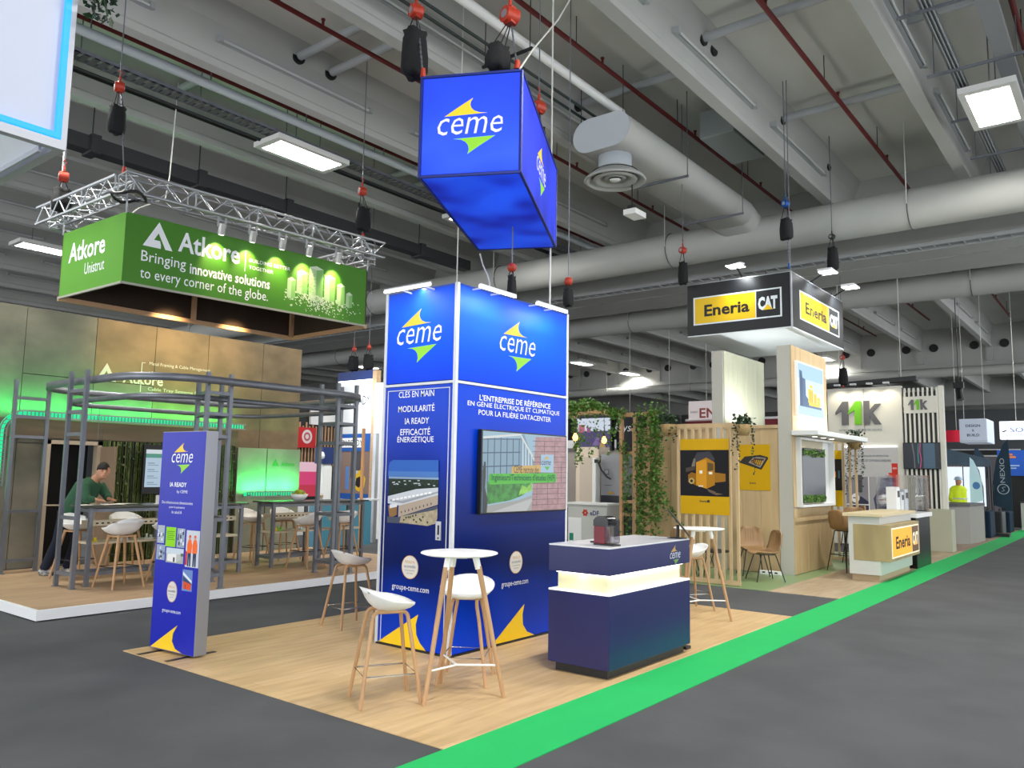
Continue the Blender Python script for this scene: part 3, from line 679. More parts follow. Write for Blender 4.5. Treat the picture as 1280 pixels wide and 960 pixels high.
# tablet stand on the counter end
ts = thing('tablet_stand', 'tablet seen edge-on leaning on a black stand behind the counter', 'tablet', (7.27, 3.62, 1.088))
MB().box(7.2, 3.56, 1.088, 7.34, 3.70, 1.096).cyl((7.26, 3.615, 1.09), (7.26, 3.615, 1.22), .014, 12).build('stand', blackm, ts)
MB().bar((7.20, 3.69, 1.37), (7.29, 3.51, 1.12), .012, .16, up=(.9, .44, 0)).build('tablet_body', blackm, ts)
# ---- totem
A_ = Vector((3.98, 7.41, 0)); B_ = Vector((4.03, 6.73, 0)); tu = (B_ - A_).normalized()
FT = Frame(A_, tu, (0, 0, 1)); tw = (B_ - A_).length; TH = 2.04
Q = thing('totem', 'upright blue lightbox totem with photo tiles standing at the left end of the booth', 'totem', A_ + tu * tw / 2)
tb = mat('totem_blue', '#1C26AE', .35, noise=.15, scale=(1, 1, 1.5), emit=.05)
bev(MB().fbox(FT, 0, .025, tw, TH, -.13, -.003).build('frame', mat('totem_side', '#8F9195', .4, .3), Q), .003)
tf = MB().fbox(FT, .006, .03, tw - .006, TH - .006, -.003, 0).build('printed_face', tb, Q)
for a in (.12, .55): MB().fbox(FT, a, 0, a + .05, .012, -.3, .2).build('foot', blackm, Q)
ceme(FT, .17, 1.755, .33, tf, yel, grn, wht, .002)
text('IA READY', FT, .17, 1.52, .042, wht, tf, width=.26, bold=.02); text('by CEME', FT, .285, 1.455, .036, wht, tf, width=.165)
for s_, z, wd in (('Des infrastructures dimensionnées', 1.36, .48), ('pour la puissance', 1.315, .24), ('de calcul IA', 1.272, .16)): text(s_, FT, .30, z, .027, wht, tf, width=wd, align='C')
text('groupe-ceme.com', FT, .17, .36, .032, wht, tf, width=.285)
badge(FT, .305, .56, .095, tf, .075)
MB().prism(FT, [(.02, .035), (.42, .27), (.36, .19), (.35, .12), (.40, .06), (.50, .035)][::-1], 0, .003).build('foot_fin', yel, tf)
tiles = [(.02, .99, .13, 1.155, '#A9B1BC', 0), (.155, .965, .31, 1.145, '#8FD40F', 1), (.33, .965, .45, 1.14, '#9BA5B4', 2), (.475, .80, .675, 1.13, '#C9CFD6', 3), (.02, .835, .155, .975, '#93A1B8', 4), (.175, .82, .445, .955, '#A8ACA8', 5), (.45, .585, .60, .775, '#6C8AC0', 6)]
for a, b, c, e, col, k in tiles:
    it = [(P_(col), rect(a, b, c, e))]
    w_, h_ = c - a, e - b
    X = lambda pts: [(a + p * w_, b + r_ * h_) for p, r_ in pts]
    if k in (0, 2, 4):
        for j in range(9):
            x = random.random() * .8; y = random.random() * .8
            it.append((P_(random.choice(['#5A6678', '#E4E8EC', '#2F3A4C', '#C8D0DC'])), X([(x, y), (x + .18, y + .03), (x + .16, y + .2), (x, y + .17)])))
    if k == 1:
        for j in range(5): it.append((P_('#4E9A0A'), X([(.12, .35 + j * .1), (.88 - .1 * (j % 2), .35 + j * .1), (.88 - .1 * (j % 2), .39 + j * .1), (.12, .39 + j * .1)])))
    if k == 3:
        for cx in (.28, .68):
            it += [(P_('#263356'), X([(cx - .12, .02), (cx - .02, .02), (cx, .3), (cx + .03, .02), (cx + .13, .02), (cx + .13, .45), (cx - .12, .45)])), (P_('#F26A26'), X([(cx - .17, .38), (cx + .17, .38), (cx + .19, .6), (cx + .1, .75), (cx - .1, .75), (cx - .19, .6)])),
                   (P_('#D9A184'), X(ell(0, 0, .001, .001, 3))), (P_('#C98F70'), [(a + (cx + math.cos(t_) * .08) * w_, b + (.79 + math.sin(t_) * .04) * h_) for t_ in [i * .8 for i in range(8)]]), (P_('#E8502A'), X([(cx - .1, .81), (cx + .1, .81), (cx + .06, .87), (cx - .06, .87)]))]
        it.append((P_('#C93040'), X([(0, .05), (.14, .05), (.14, .4), (0, .45)])))
    if k == 5: it += [(P_('#C9D3DC'), X([(0, .6), (1, .6), (1, 1), (0, 1)])), (P_('#E9E8E4'), X([(.08, .1), (.6, .05), (.85, .25), (.85, .55), (.6, .62), (.08, .58)])), (P_('#B9BBB8'), X([(.6, .05), (.85, .25), (.85, .55), (.6, .62)])), (P_('#3A3F45'), X([(.42, .08), (.52, .07), (.52, .38), (.42, .38)])), (P_('#56704A'), X([(.85, .5), (1, .5), (1, .7), (.85, .7)]))]
    if k == 6: it += [(P_('#DDE3EA'), X([(.05, .9), (.95, .5), (.95, .38), (.05, .75)])), (P_('#37486E'), X([(.05, .45), (.95, .3), (.95, .38), (.05, .7)])), (P_('#D8502A'), X([(.1, .1), (.9, .06), (.9, .35), (.1, .45)])), (P_('#6E3A30'), X([(.3, .08), (.36, .08), (.36, .3), (.3, .3)]))]
    it = [i for i in it if len(i[1]) > 3 or True]
    patch(FT, tf, 'photo_tile', it, .0015)
# ---- stools of the booth
steel = mat('steel_rod', '#B8B5B0', .25, .8); shellm = mat('stool_shell', '#E9EAE8', .4)
def shell(mb, rx, ry, z, back, front, deep, n=28, rings=7, th=.018, p=2.5):
    top = []; bot = []
    for i in range(rings + 1):
        r = i / rings
        for j in range(n):
            a = 2 * math.pi * j / n; c, s_ = math.cos(a), math.sin(a)
            k = (abs(c) ** p + abs(s_) ** p) ** (-1 / p)
            x = rx * r * c * k; y = ry * r * s_ * k
            h = z + deep * r ** 3.0 + back * max(0, -c) ** 1.2 * r ** 3 - front * max(0, c) ** 1.5 * r ** 2.5
            top.append((x * (1 + .06 * r ** 4 * max(0, -c)), y, h)); bot.append((x * .97, y * .97, h - th - .035 * (1 - r) ** .5))
    def f(o): return [(o + i * n + j, o + i * n + (j + 1) % n, o + (i + 1) * n + (j + 1) % n, o + (i + 1) * n + j) for i in range(rings) for j in range(n)]
    N = (rings + 1) * n
    mb.add(top + bot, f(0) + [t_[::-1] for t_ in f(N)] + [(rings * n + j, N + rings * n + j, N + rings * n + (j + 1) % n, rings * n + (j + 1) % n)[::-1] for j in range(n)], 0, True)
    return mb
def hay_stool(label, group):
    t = thing('bar_stool', label, 'stool', (0, 0, 0), group=group)
    shell(MB(), .20, .225, .70, .075, .045, .055).build('seat', shellm, t)
    for y in (-1, 1):
        pts = [(.225, y * .20, 0)]
        for k in range(7):
            a = k / 6 * math.pi / 2; pts.append((.135 - .045 * (1 - math.cos(a)) , y * (.105 - .01 * k / 6), .60 + .055 * math.sin(a)))
        pts = pts[:1] + [(.15, y * .125, .5)] + pts[1:]
        full = pts + [(-x, yy, z) for x, yy, z in pts[::-1]]
        MB().tube(full, .0145, 10).build('leg_hoop', oakleg, t)
    MB().bar((0, -.11, .655), (0, .11, .655), .10, .014).bar((.06, -.1, .667), (.06, .1, .667), .03, .012).bar((-.06, -.1, .667), (-.06, .1, .667), .03, .012).build('seat_bracket', oakleg, t)
    z = .215; xx, yy = .196, .171
    MB().tube([(xx, yy, z), (-xx, yy, z), (-xx, -yy, z), (xx, -yy, z)], .006, 8, closed=True).build('footrest', steel, t)
    return t
S1 = hay_stool('white bar stool in the foreground, left of the small round table', 'white bar stools with bent wooden legs')
S1.location = (4.27, 4.52, .008); S1.rotation_euler = (0, 0, R(-29)); index_kids(S1)
dup(S1, (5.11, 4.46, .008), R(-148), 'white bar stool behind the round table, close to the tower')
dup(S1, (5.98, 6.93, .008), R(-8), 'white bar stool at the back left beside the side face of the tower')
dup(S1, (9.62, 4.62, .008), R(150), 'white bar stool behind the reception counter, under the far round table')
# ---- round bistro tables
def bistro(label):
    t = thing('bistro_table', label, 'table', (0, 0, 0), group='small white round tables on wooden legs')
    MB().lathe([(0, 1.055), (.27, 1.055), (.30, 1.066), (.30, 1.07), (.296, 1.074), (0, 1.074)], n=48).build('tabletop', white_p, t)
    for k in range(3):
        a = R(20 + 120 * k); c, s_ = math.cos(a), math.sin(a)
        MB().cyl((c * .365, s_ * .365, 0), (c * .155, s_ * .155, .97), .016, 12, .021).build('leg', oakleg, t)
        MB().cyl((c * .153, s_ * .153, .95), (c * .125, s_ * .125, 1.056), .024, 12, .027).build('leg_socket', white_p, t)
    m = MB()
    for k in range(3):
        a = R(20 + 120 * k); m.cyl((math.cos(a) * .315, math.sin(a) * .315, .235), (0, 0, .225), .008, 8)
    m.build('footrest', white_p, t)
    MB().bar((-.1, 0, 1.045), (.1, 0, 1.045), .12, .02).build('under_frame', white_p, t)
    return t
tb1 = bistro('small white round high table in front of the blue tower'); tb1.location = (4.72, 4.21, .008); tb1.rotation_euler = (0, 0, R(62 - 20)); index_kids(tb1)
dup(tb1, (9.03, 4.22, .008), R(35), 'small white round high table behind the right end of the counter')
# ---- chain hoists
def hoist(x, y, zr, bag, label, body=redm, top=9.1, lower=None, s=1.0, drop=None, bagoff=(0, 0), small=False):
    t = thing('chain_hoist', label, 'hoist', (x, y, zr))
    if not small:
        s_0 = s; s = s * .8
        m = MB().cyl((x - .07 * s, y + .02, zr), (x + .07 * s, y - .02, zr), .085 * s, 16); m.box(x - .04 * s, y - .05 * s, zr - .09 * s, x + .04 * s, y + .05 * s, zr + .09 * s); m.cyl((x, y, zr + .08 * s), (x, y, zr + .2 * s), .02 * s, 8)
        m.build('hoist_body', body, t)
        MB().cyl((x - .078 * s, y + .02, zr), (x + .078 * s, y - .02, zr), .045 * s, 12).build('cover_plate', alu, t)
        MB().tube([(x, y, zr + .2 * s + .02), (x + .03 * s, y, zr + .26 * s), (x, y, zr + .31 * s), (x - .03 * s, y, zr + .27 * s)], .01 * s, 6).build('top_hook', body, t); s = s_0
    else:
        MB().lathe([(0, zr + .07 * s), (.05 * s, zr + .05 * s), (.07 * s, zr), (.05 * s, zr - .05 * s), (0, zr - .07 * s)], (x, y, 0), 12).build('hoist_body', body, t)
    MB().cyl((x, y, zr + .05), (x, y, top), .008, 6).build('sling', galv, t)
    b0, b1, r = bag; bxo, byo = x + bagoff[0], y + bagoff[1]
    prof = [(0, b0), (r * .85, b0), (r * 1.08, b0 + (b1 - b0) * .08), (r * 1.1, b0 + (b1 - b0) * .4), (r * .98, b0 + (b1 - b0) * .8), (r * .86, b1 - .04), (r * .98, b1), (r * .8, b1 - .01), (0, b1 - .06)]
    mb = MB(); n = 18; vs = []
    for rr, z in prof: vs += [(bxo + math.cos(2 * math.pi * j / n) * rr * (1 + .10 * math.sin(j * 2.1 + z * 9)), byo + math.sin(2 * math.pi * j / n) * rr * (.8 + .1 * math.cos(j * 1.7)), z + .012 * math.sin(j * 1.3)) for j in range(n)]
    mb.add(vs, [(i * n + j, i * n + (j + 1) % n, (i + 1) * n + (j + 1) % n, (i + 1) * n + j) for i in range(len(prof) - 1) for j in range(n)], 0, True)
    mb.build('chain_bag', blackf, t)
    st = MB()
    for a in (0, 2.1, 4.2): st.cyl((x + .02 * math.cos(a), y + .02 * math.sin(a), zr - .05 * s), (bxo + r * .7 * math.cos(a), byo + r * .6 * math.sin(a), b1), .006, 6)
    st.build('bag_strap', blackf, t)
    if lower is not None:
        c_ = MB()
        lx, ly, lz = lower; n = max(3, int((zr - lz) / .035))
        for i in range(min(n, 60)):
            f0 = i / n; f1 = (i + 1.25) / n
            p = Vector((x + .03, y, zr - .08 * s)).lerp(Vector(lower), f0); q = Vector((x + .03, y, zr - .08 * s)).lerp(Vector(lower), min(1, f1))
            c_.bar(p, q, .018 if i % 2 else .007, .007 if i % 2 else .018)
        c_.build('load_chain', galv, t, kind='stuff')
        MB().cyl((lx, ly, lz), (lx, ly, lz + .09), .03 * s, 10, .02 * s).build('lower_hook', body, t)
    return t
hoist(5.38, 5.56, 6.36, (5.66, 6.13, .135), 'chain hoist with the large black bag above the left corner of the hanging sign', lower=(5.25, 5.3, 5.52))
hoist(5.74, 4.62, 6.15, (5.55, 5.78, .12), 'red chain hoist above the near right corner of the hanging sign, bag half hidden', lower=(5.72, 4.5, 5.55), bagoff=(-.12, .04), s=1.2)
hoist(7.72, 5.72, 6.28, (5.62, 6.02, .10), 'red chain hoist beside the far right edge of the hanging sign', lower=(7.7, 5.65, 5.52), s=1.1)
# white safety ropes
MB().tube([(5.66, 4.42, 5.51), (6.3, 4.75, 6.1), (7.1, 5.0, 6.9), (7.95, 5.2, 7.99)], .010, 6).build('safety_rope', rope, label='white rope running up from the hanging sign to the ceiling beam', cat='rope')
MB().cyl((7.92, 5.66, 3.55), (7.92, 5.66, 8.1), .012, 6).build('white_cable', rope, label='straight white vertical cable right of the hanging sign', cat='cable')
MB().cyl((8.77, 8.0, 4.2), (8.77, 8.0, 9.1), .010, 6).build('hanging_wire', rope, label='thin vertical wire seen above the near corner of the tower', cat='cable')
MB().tube([(7.62, 6.56, 4.5), (7.5, 6.4, 4.3), (7.38, 6.22, 4.12), (7.3, 6.12, 4.0), (7.3, 6.12, 3.85), (7.3, 6.10, 3.7), (7.3, 6.03, 3.53)], .011, 6).build('safety_rope', rope, label='slack white rope between the tower top and the hanging sign', cat='rope')
hoist(6.95, 5.5, 4.02, (3.62, 3.92, .055), 'small red hoist with a black bag rising behind the tower top', small=True, top=4.5, lower=(6.97, 5.5, 3.55), s=.8)
hoist(8.9, 6.05, 4.33, (3.98, 4.22, .075), 'small red hoist with black bag hanging right of the tower top', small=True, s=.9)
# ================================================================ green-sign stand on the left
PZ = .12
platm = plank_mat('platform_floor', '#B79B7C', '#AE9274', '#9F8468', .19, 1.2, .5)
t = thing('stand_platform', 'raised timber-look platform with a white edge under the green-sign stand', 'platform', (7, 11.6, 0))
bx('deck', (2.3 + 1.56, 9.6, .02), (10.6, 13.55, PZ), platm, t)
bx('white_edge', (3.83, 9.56, .012), (10.62, 9.6, PZ + .002), white, t); bx('white_edge', (3.83, 9.602, .012), (3.87, 13.6, PZ + .002), white, t)
bx('recess', (3.9, 9.63, 0), (10.5, 13.5, .02), blackm, t)
conc = mat('concrete_panel', '#857054', .75, col2='#6B5C44', scale=(1.6, 1.6, 2.2), det=7, bump=.15)
conc2 = mat('concrete_panel_grey', '#7C7768', .75, col2='#5F5C50', scale=(1.3, 1.3, 1.8), det=7, bump=.15)
t = thing('concrete_wall', 'tall wall of concrete-look panels behind the green-sign stand', 'wall panels', (7, 13.7, 0))
xs = [2.0, 2.96, 3.96, 4.99, 6.07, 7.10, 8.12, 9.31, 10.24]
for i in range(8):
    m_ = conc if i > 3 else conc2
    if i in (3, 4):
        bev(bx('panel', (xs[i] + .004, 13.655, 3.13), (xs[i + 1] - .004, 13.72, 4.18), m_, t), .004); bev(bx('panel', (xs[i] + .004, 13.65, 2.05), (xs[i + 1] - .004, 13.72, 3.12), conc2, t), .004)
        if i != 4: bev(bx('panel', (xs[i] + .004, 13.655, PZ), (5.36, 13.72, 2.04), conc2, t), .004)
    else: bev(bx('panel', (xs[i] + .004, 13.65, PZ), (xs[i + 1] - .004, 13.72, 4.18), m_, t), .004)
bx('wall_core', (2.0, 13.72, 2.05), (10.24, 13.8, 4.17), blackm, t); bx('wall_core', (6.3, 13.72, 0), (10.24, 13.8, 2.05), blackm, t)
FW = Frame((0, 13.648, 0), (1, 0, 0), (0, 0, 1))
wp = mat('pale_print', '#C9C5B8', .6)
text('Atkore', FW, 6.55, 3.13, .19, wp, t, width=.72, bold=.02)
def alogo(fr, u, v, w, m_, parent, d=.003):
    # open triangle emblem
    MB().prism(fr, [(u, v), (u + .5 * w, v + .9 * w), (u + w, v), (u + .76 * w, v), (u + .5 * w, v + .52 * w), (u + .36 * w, v + .26 * w), (u + .56 * w, v + .26 * w), (u + .6 * w, v + .12 * w), (u + .6 * w, v)][::-1], 0, d).build('emblem', m_, parent)
alogo(FW, 6.1, 3.13, .34, wp, t)
for s_, z in (('Metal Framing & Cable Management', 3.47), ('Unistrut Aisle Containment', 3.3), ('Cable Tray Systems Design', 3.02)): text(s_, FW, 7.0, z, .075, wp, t, width=1.17)
MB().fbox(FW, 6.86, 3.0, 6.875, 3.52, 0, .003).fbox(FW, 6.86, 3.51, 6.93, 3.52, 0, .003).fbox(FW, 6.86, 3.33, 6.93, 3.34, 0, .003).build('bracket_print', wp, t)
# lower timber band, door and bamboo mural
t = thing('storage_front', 'brown lower wall with a dark open doorway in a pale frame', 'wall panels', (6, 13.55, PZ))
bm = mat('brown_wall_panel', '#6F5E4A', .7, noise=.25, scale=(.8, .8, 6))
for a, b in ((4.1, 5.36), (6.24, 7.4), (7.4, 8.78)): bev(bx('panel', (a + .003, 13.56, 2.13), (b - .003, 13.645, 2.42), bm, t), .003)
bev(bx('panel', (5.36, 13.56, 2.13), (6.24, 13.645, 2.42), bm, t), .003)
fm = mat('pale_door_frame', '#B0A089', .5)
MB().box(5.36, 13.5, PZ, 5.43, 13.65, 2.1).box(6.15, 13.5, PZ, 6.22, 13.65, 2.1).box(5.36, 13.5, 2.04, 6.22, 13.65, 2.1).build('door_frame', fm, t)
dl = bx('door_leaf', (6.2, 13.02, PZ + .02), (6.24, 13.6, 2.02), mat('door_brown', '#8E7760', .6, noise=.2, scale=(4, 4, .8)), t)
MB().cyl((6.19, 13.1, 1.1), (6.12, 13.1, 1.1), .012, 8).cyl((6.12, 13.1, 1.1), (6.12, 13.2, 1.1), .01, 8).build('door_handle', alu, dl)
bx('dark_room', (5.43, 13.85, PZ), (6.15, 13.9, 2.05), mat('dark_room', '#0B0B0C', .9), t)
MB().cyl((5.40, 13.48, 1.08), (5.62, 13.42, 1.08), .012, 8).build('push_bar', fm, t)
# bamboo mural: real culms in front of a dark board
t = thing('bamboo_wall', 'dark wall of closely set green bamboo culms behind the high tables', 'plant wall', (7.5, 13.6, PZ))
bx('backing_board', (6.26, 13.6, PZ), (8.76, 13.64, 2.12), mat('dark_green_board', '#0C130A', .9, noise=.5, scale=(9, 9, 3)), t)
bmats = [mat('bamboo_a', '#43561F', .5, noise=.6, scale=(30, 30, 5)), mat('bamboo_b', '#1E2C12', .5, noise=.5, scale=(30, 30, 5)), mat('bamboo_c', '#6A7A38', .5, noise=.6, scale=(30, 30, 7))]
x = 6.28
while x < 8.74:
    r = random.uniform(.008, .02); m = MB(); z = PZ; yy = 13.575 + random.uniform(-.02, .01); lean = random.uniform(-.01, .01)
    m.cyl((x, yy, PZ), (x + lean, yy, 2.12), r, 6)
    for k in range(5): zz = PZ + .2 + k * .4 + random.uniform(-.1, .1); m.cyl((x, yy, zz), (x, yy, zz + .012), r * 1.3, 6)
    m.build('bamboo_culm', random.choice(bmats), t); x += random.uniform(.018, .045)
m = MB()
for k in range(900):
    m.leaf((random.uniform(6.3, 8.72), 13.545 + random.uniform(-.02, .02), random.uniform(.2, 2.1)), random.uniform(.03, .08), (random.uniform(-.6, .6), -.2, random.uniform(-1, .3)))
m.build('leaf_sprays', [bmats[0]], t, kind='stuff')
# right part: two green-lit panels with logo
t = thing('side_panels', 'pair of pale panels washed in green light with a small green emblem', 'wall panels', (9.5, 13.6, PZ))
gp = mat('pale_concrete_panel', '#8D9080', .7, col2='#767A6A', scale=(1.5, 1.5, 1.8), det=6)
for a, b in ((8.80, 9.44), (9.46, 10.24)): bev(bx('panel', (a, 13.56, PZ), (b, 13.62, 2.1), gp, t), .004)
FG = Frame((0, 13.558, 0), (1, 0, 0), (0, 0, 1)); gprint = mat('green_print', '#2E8F38', .5)
text('Atkore', FG, 9.78, 1.76, .09, gprint, t, width=.32, bold=.02); alogo(FG, 9.57, 1.76, .16, gprint, t)
# perforated light shelf and cable tray
pm = mat('perforated_tray', '#8C9693', .35, .5)
def tray(pts, label, green=True):
    t = thing('cable_tray', label, 'cable tray', pts[0])
    for a, b in zip(pts[:-1], pts[1:]):
        a = Vector(a); b = Vector(b); d = (b - a).normalized(); n = max(1, int((b - a).length / .055))
        up = Vector((0, 0, 1)) if abs(d.z) < .7 else Vector((1, 0, 0))
        m = MB(); m.bar(a + up * .045, b + up * .045, .008, .02, up=up); m.bar(a - up * .045, b - up * .045, .008, .02, up=up)
        for k in range(n):
            c = a.lerp(b, (k + .5) / n); m.bar(c - up * .04, c + up * .04, .02, .008)
        m.build('perforated_side', pm, t)
        MB().bar(a + Vector((0, .08, 0)), b + Vector((0, .08, 0)), .012, .07, up=up).build('glow_strip', mat('teal_glow', '#18C98A', .5, emit=.8), t)
    return t
arc = [(4.66 + .28 * (1 - math.cos(a)), 13.28, 2.20 + .28 * math.sin(a)) for a in [i * math.pi / 12 for i in range(7)]]
tray([(4.66, 13.28, 1.38), (4.66, 13.28, 2.2)] + arc[1:] + [(8.75, 13.28, 2.48)], 'perforated steel cable tray glowing teal, bending down at the left')
ty = tray([(8.85, 13.3, 1.22), (10.2, 13.3, 1.22)], 'low perforated light shelf below the green-lit panels')
for x in (8.95, 9.6, 10.1): MB().bar((x, 13.3, 1.19), (x, 13.58, 1.19), .03, .03).build('bracket', pm, ty)
area('green_wash', (6.5, 13.40, 2.50), 4.2, .05, 34, (.03, 1, .20), (0, .75, .65), 130); area('green_wash', (4.52, 13.4, 1.9), .05, 1.1, 16, (.03, 1, .25), (-.6, .8, 0), 140)
area('green_wash', (9.5, 13.36, 1.27), 1.3, .04, 20, (.03, 1, .2), (0, .7, .7), 130)
# wall screen of the stand
t = thing('wall_monitor', 'black-framed monitor with a pale list page hanging in front of the bamboo wall', 'screen', (7.28, 13.38, 1.25))
bev(bx('casing', (6.86, 13.36, 1.24), (7.74, 13.42, 2.08), blackm, t), .006)
FM = Frame((6.86, 13.357, 1.24), (1, 0, 0), (0, 0, 1))
it = [(pe('#B9D2E6'), rect(.04, .12, .84, .76)), (pe('#4E9A86'), rect(.04, .62, .84, .69)), (pe('#DCE7EE'), rect(.04, .69, .84, .76))]
for k in range(4): it += [(pe('#7E93A4'), rect(.08, .52 - k * .11, .20, .535 - k * .11)), (pe('#7E93A4'), rect(.08, .49 - k * .11, .27, .50 - k * .11))]
it.append((pe('#5F7486'), rect(.62, .3, .635, .58)))
patch(FM, t, 'screen_picture', it, .001)
# ---- hanging banner
A4 = {'L': (5.04, 12.70), 'C': (5.08, 10.82), 'R': (9.19, 10.51), 'D': (9.27, 12.7)}
bz0, bz1 = 4.2, 5.2
t = thing('hanging_banner', 'green hanging banner box with white lettering and an open timber underside', 'hanging sign', (7.1, 11.6, bz0))
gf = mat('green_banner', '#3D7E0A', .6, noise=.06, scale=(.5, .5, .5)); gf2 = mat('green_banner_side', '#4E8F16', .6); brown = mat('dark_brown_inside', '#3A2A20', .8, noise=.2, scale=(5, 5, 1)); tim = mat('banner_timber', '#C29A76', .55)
def wallq(p, q, z0, z1, th, m_, name, inner=False):
    p = Vector((*p, 0)); q = Vector((*q, 0)); d = (q - p).normalized(); n = Vector((-d.y, d.x, 0))
    vs = [Vector((b.x, b.y, z)) + n * o for z in (z0, z1) for o in (0, th) for b in (p, q)]
    return MB().add(vs, [(0, 2, 3, 1), (4, 5, 7, 6), (0, 1, 5, 4), (2, 6, 7, 3), (0, 4, 6, 2), (1, 3, 7, 5)]).build(name, m_, t)
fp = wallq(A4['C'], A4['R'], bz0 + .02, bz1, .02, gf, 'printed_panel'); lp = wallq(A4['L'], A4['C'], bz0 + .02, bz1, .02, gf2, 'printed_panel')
wallq(A4['D'], A4['L'], bz0 + .02, bz1, .02, brown, 'back_panel'); wallq(A4['R'], A4['D'], bz0 + .02, bz1, .02, brown, 'back_panel')
def rail(p, q, z, m_=tim, w_=.06, h_=.07, nm='timber_rail'): MB().bar((*p, z), (*q, z), w_, h_).build(nm, m_, t)
for a, b in (('L', 'D'), ('D', 'R')):
    rail(A4[a], A4[b], bz0)
grt = mat('grey_edge_trim', '#9C9C90', .5)
for a, b in (('L', 'C'), ('C', 'R')): rail(A4[a], A4[b], bz0 + .005, grt, .03, .03, 'edge_trim')
for f in (.51, .985): p = Vector((*A4['L'], 0)).lerp(Vector((*A4['D'], 0)), f); MB().box(p.x - .035, p.y - .09, bz0, p.x + .035, p.y - .03, bz1).build('timber_post', tim, t)
MB().add([(*A4[k], bz1 - .02) for k in 'LCRD'], [(0, 1, 2, 3)]).build('top_cover', brown, t)
for k in 'LCRD': MB().cyl((*A4[k], bz1 - .02), (*A4[k], 5.42), .012, 6).build('sling', alu, t)
C3 = Vector((*A4['C'], bz0)); R3 = Vector((*A4['R'], bz0)); L3 = Vector((*A4['L'], bz0))
FF = Frame(C3, R3 - C3, (0, 0, 1)); FS_ = Frame(L3, C3 - L3, (0, 0, 1))
alogo(FF, .25, .58, .42, wht, fp)
text('Atkore', FF, .75, .60, .30, wht, fp, width=.96, bold=.02)
MB().fbox(FF, 1.80, .52, 1.81, .84, 0, .002).build('divider_line', wht, fp)
text('BUILDING BETTER', FF, 1.87, .68, .055, wht, fp, width=.72); text('TOGETHER', FF, 1.87, .57, .055, wht, fp, width=.42)
text('Bringing', FF, .24, .31, .20, wht, fp, width=.64); text('innovative solutions', FF, .94, .31, .16, wht, fp, width=1.30, bold=.02)
text('to every corner of the globe.', FF, .24, .07, .20, wht, fp, width=1.98)
text('Atkore', FS_, .25, .50, .30, wht, lp, width=1.10, bold=.02); text('Unistrut', FS_, .78, .26, .17, wht, lp, width=.58)
# pixelled city blocks print
it = []; pg1 = P_('#A9C99A'); pg2 = P_('#7FB56A'); pg3 = P_('#C8D8BE')
for (a, b, c, e) in ((2.72, .35, 2.92, .70), (2.95, .28, 3.22, .82), (3.25, .32, 3.46, .72), (3.5, .30, 3.66, .62), (3.69, .28, 3.82, .50), (2.55, .25, 2.70, .55)):
    m2 = (a + c) / 2; it += [(pg1, [(a, b), (m2, b - .02), (m2, e - .03), (a, e)]), (pg2, [(m2, b - .02), (c, b), (c, e), (m2, e - .03)]), (pg3, [(a, e), (m2, e - .03), (c, e), (m2, e + .04)])]
patch(FF, fp, 'city_print', it, .001)
m = MB()
for k in range(420):
    u = random.gauss(3.2, .32); v = .36 - abs(random.gauss(0, .15)); s_ = random.uniform(.008, .03)
    if 2.5 < u < 4.0 and v > .03: m.prism(FF, [(u, v), (u + s_, v - s_ * .2), (u + s_, v + s_ * .6), (u, v + s_ * .8)], .0016, .0016)
for k in range(160):
    u = random.uniform(2.75, 3.4); v = random.uniform(.4, .75); s_ = random.uniform(.02, .05); m.prism(FF, [(u, v), (u + s_, v - .01), (u + s_, v + .002), (u, v + .012)], .0016, .0016, 1)
m.build('pixel_print', [pg3, pg2], fp, kind='stuff')
# ---- lighting truss above it
t = thing('lighting_truss', 'aluminium lattice truss hanging along two sides above the green banner', 'truss', (7, 11, 5.4))
def truss(p, q, s_=.26):
    p = Vector(p); q = Vector(q); d = (q - p).normalized(); n = Vector((-d.y, d.x, 0)) * s_ / 2; u = Vector((0, 0, s_ / 2))
    cs = [(-n - u), (n - u), (n + u), (-n + u)]
    for c in cs: MB().cyl(p + c, q + c, .022, 8).build('chord', alu, t)
    m = MB(); L_ = (q - p).length; k = max(2, int(L_ / .24)); 
    for i in range(k):
        a = p + d * (L_ * i / k); b = p + d * (L_ * (i + 1) / k)
        for j in range(4):
            c0_, c1_ = cs[j], cs[(j + 1) % 4]
            if i % 2: c0_, c1_ = c1_, c0_
            m.cyl(a + c0_, b + c1_, .010, 6, cap=False)
        if i % 4 == 0:
            for j in range(4): m.cyl(a + cs[j], a + cs[(j + 1) % 4], .010, 6, cap=False)
    m.build('lattice_brace', alu, t, kind='stuff')
truss((4.95, 10.72, 5.55), (9.35, 10.38, 5.55)); truss((5.05, 10.86, 5.55), (5.0, 13.3, 5.55)); truss((9.3, 10.6, 5.5), (9.35, 12.9, 5.5)); truss((5.0, 13.0, 5.5), (9.35, 12.9, 5.5))
MB().cyl((5.0, 10.6, 5.42), (9.3, 10.27, 5.42), .024, 8).build('lamp_bar', alu, t)
MB().tube([(5.05 + .22 * math.cos(a), 10.72 + .22 * math.sin(a), 5.38 + .03 * math.sin(3 * a)) for a in [i * math.pi / 8 for i in range(16)]], .022, 6, closed=True).build('coiled_cable', blackm, t)
lampbody = mat('spot_body', '#C8C8C4', .3, .3)
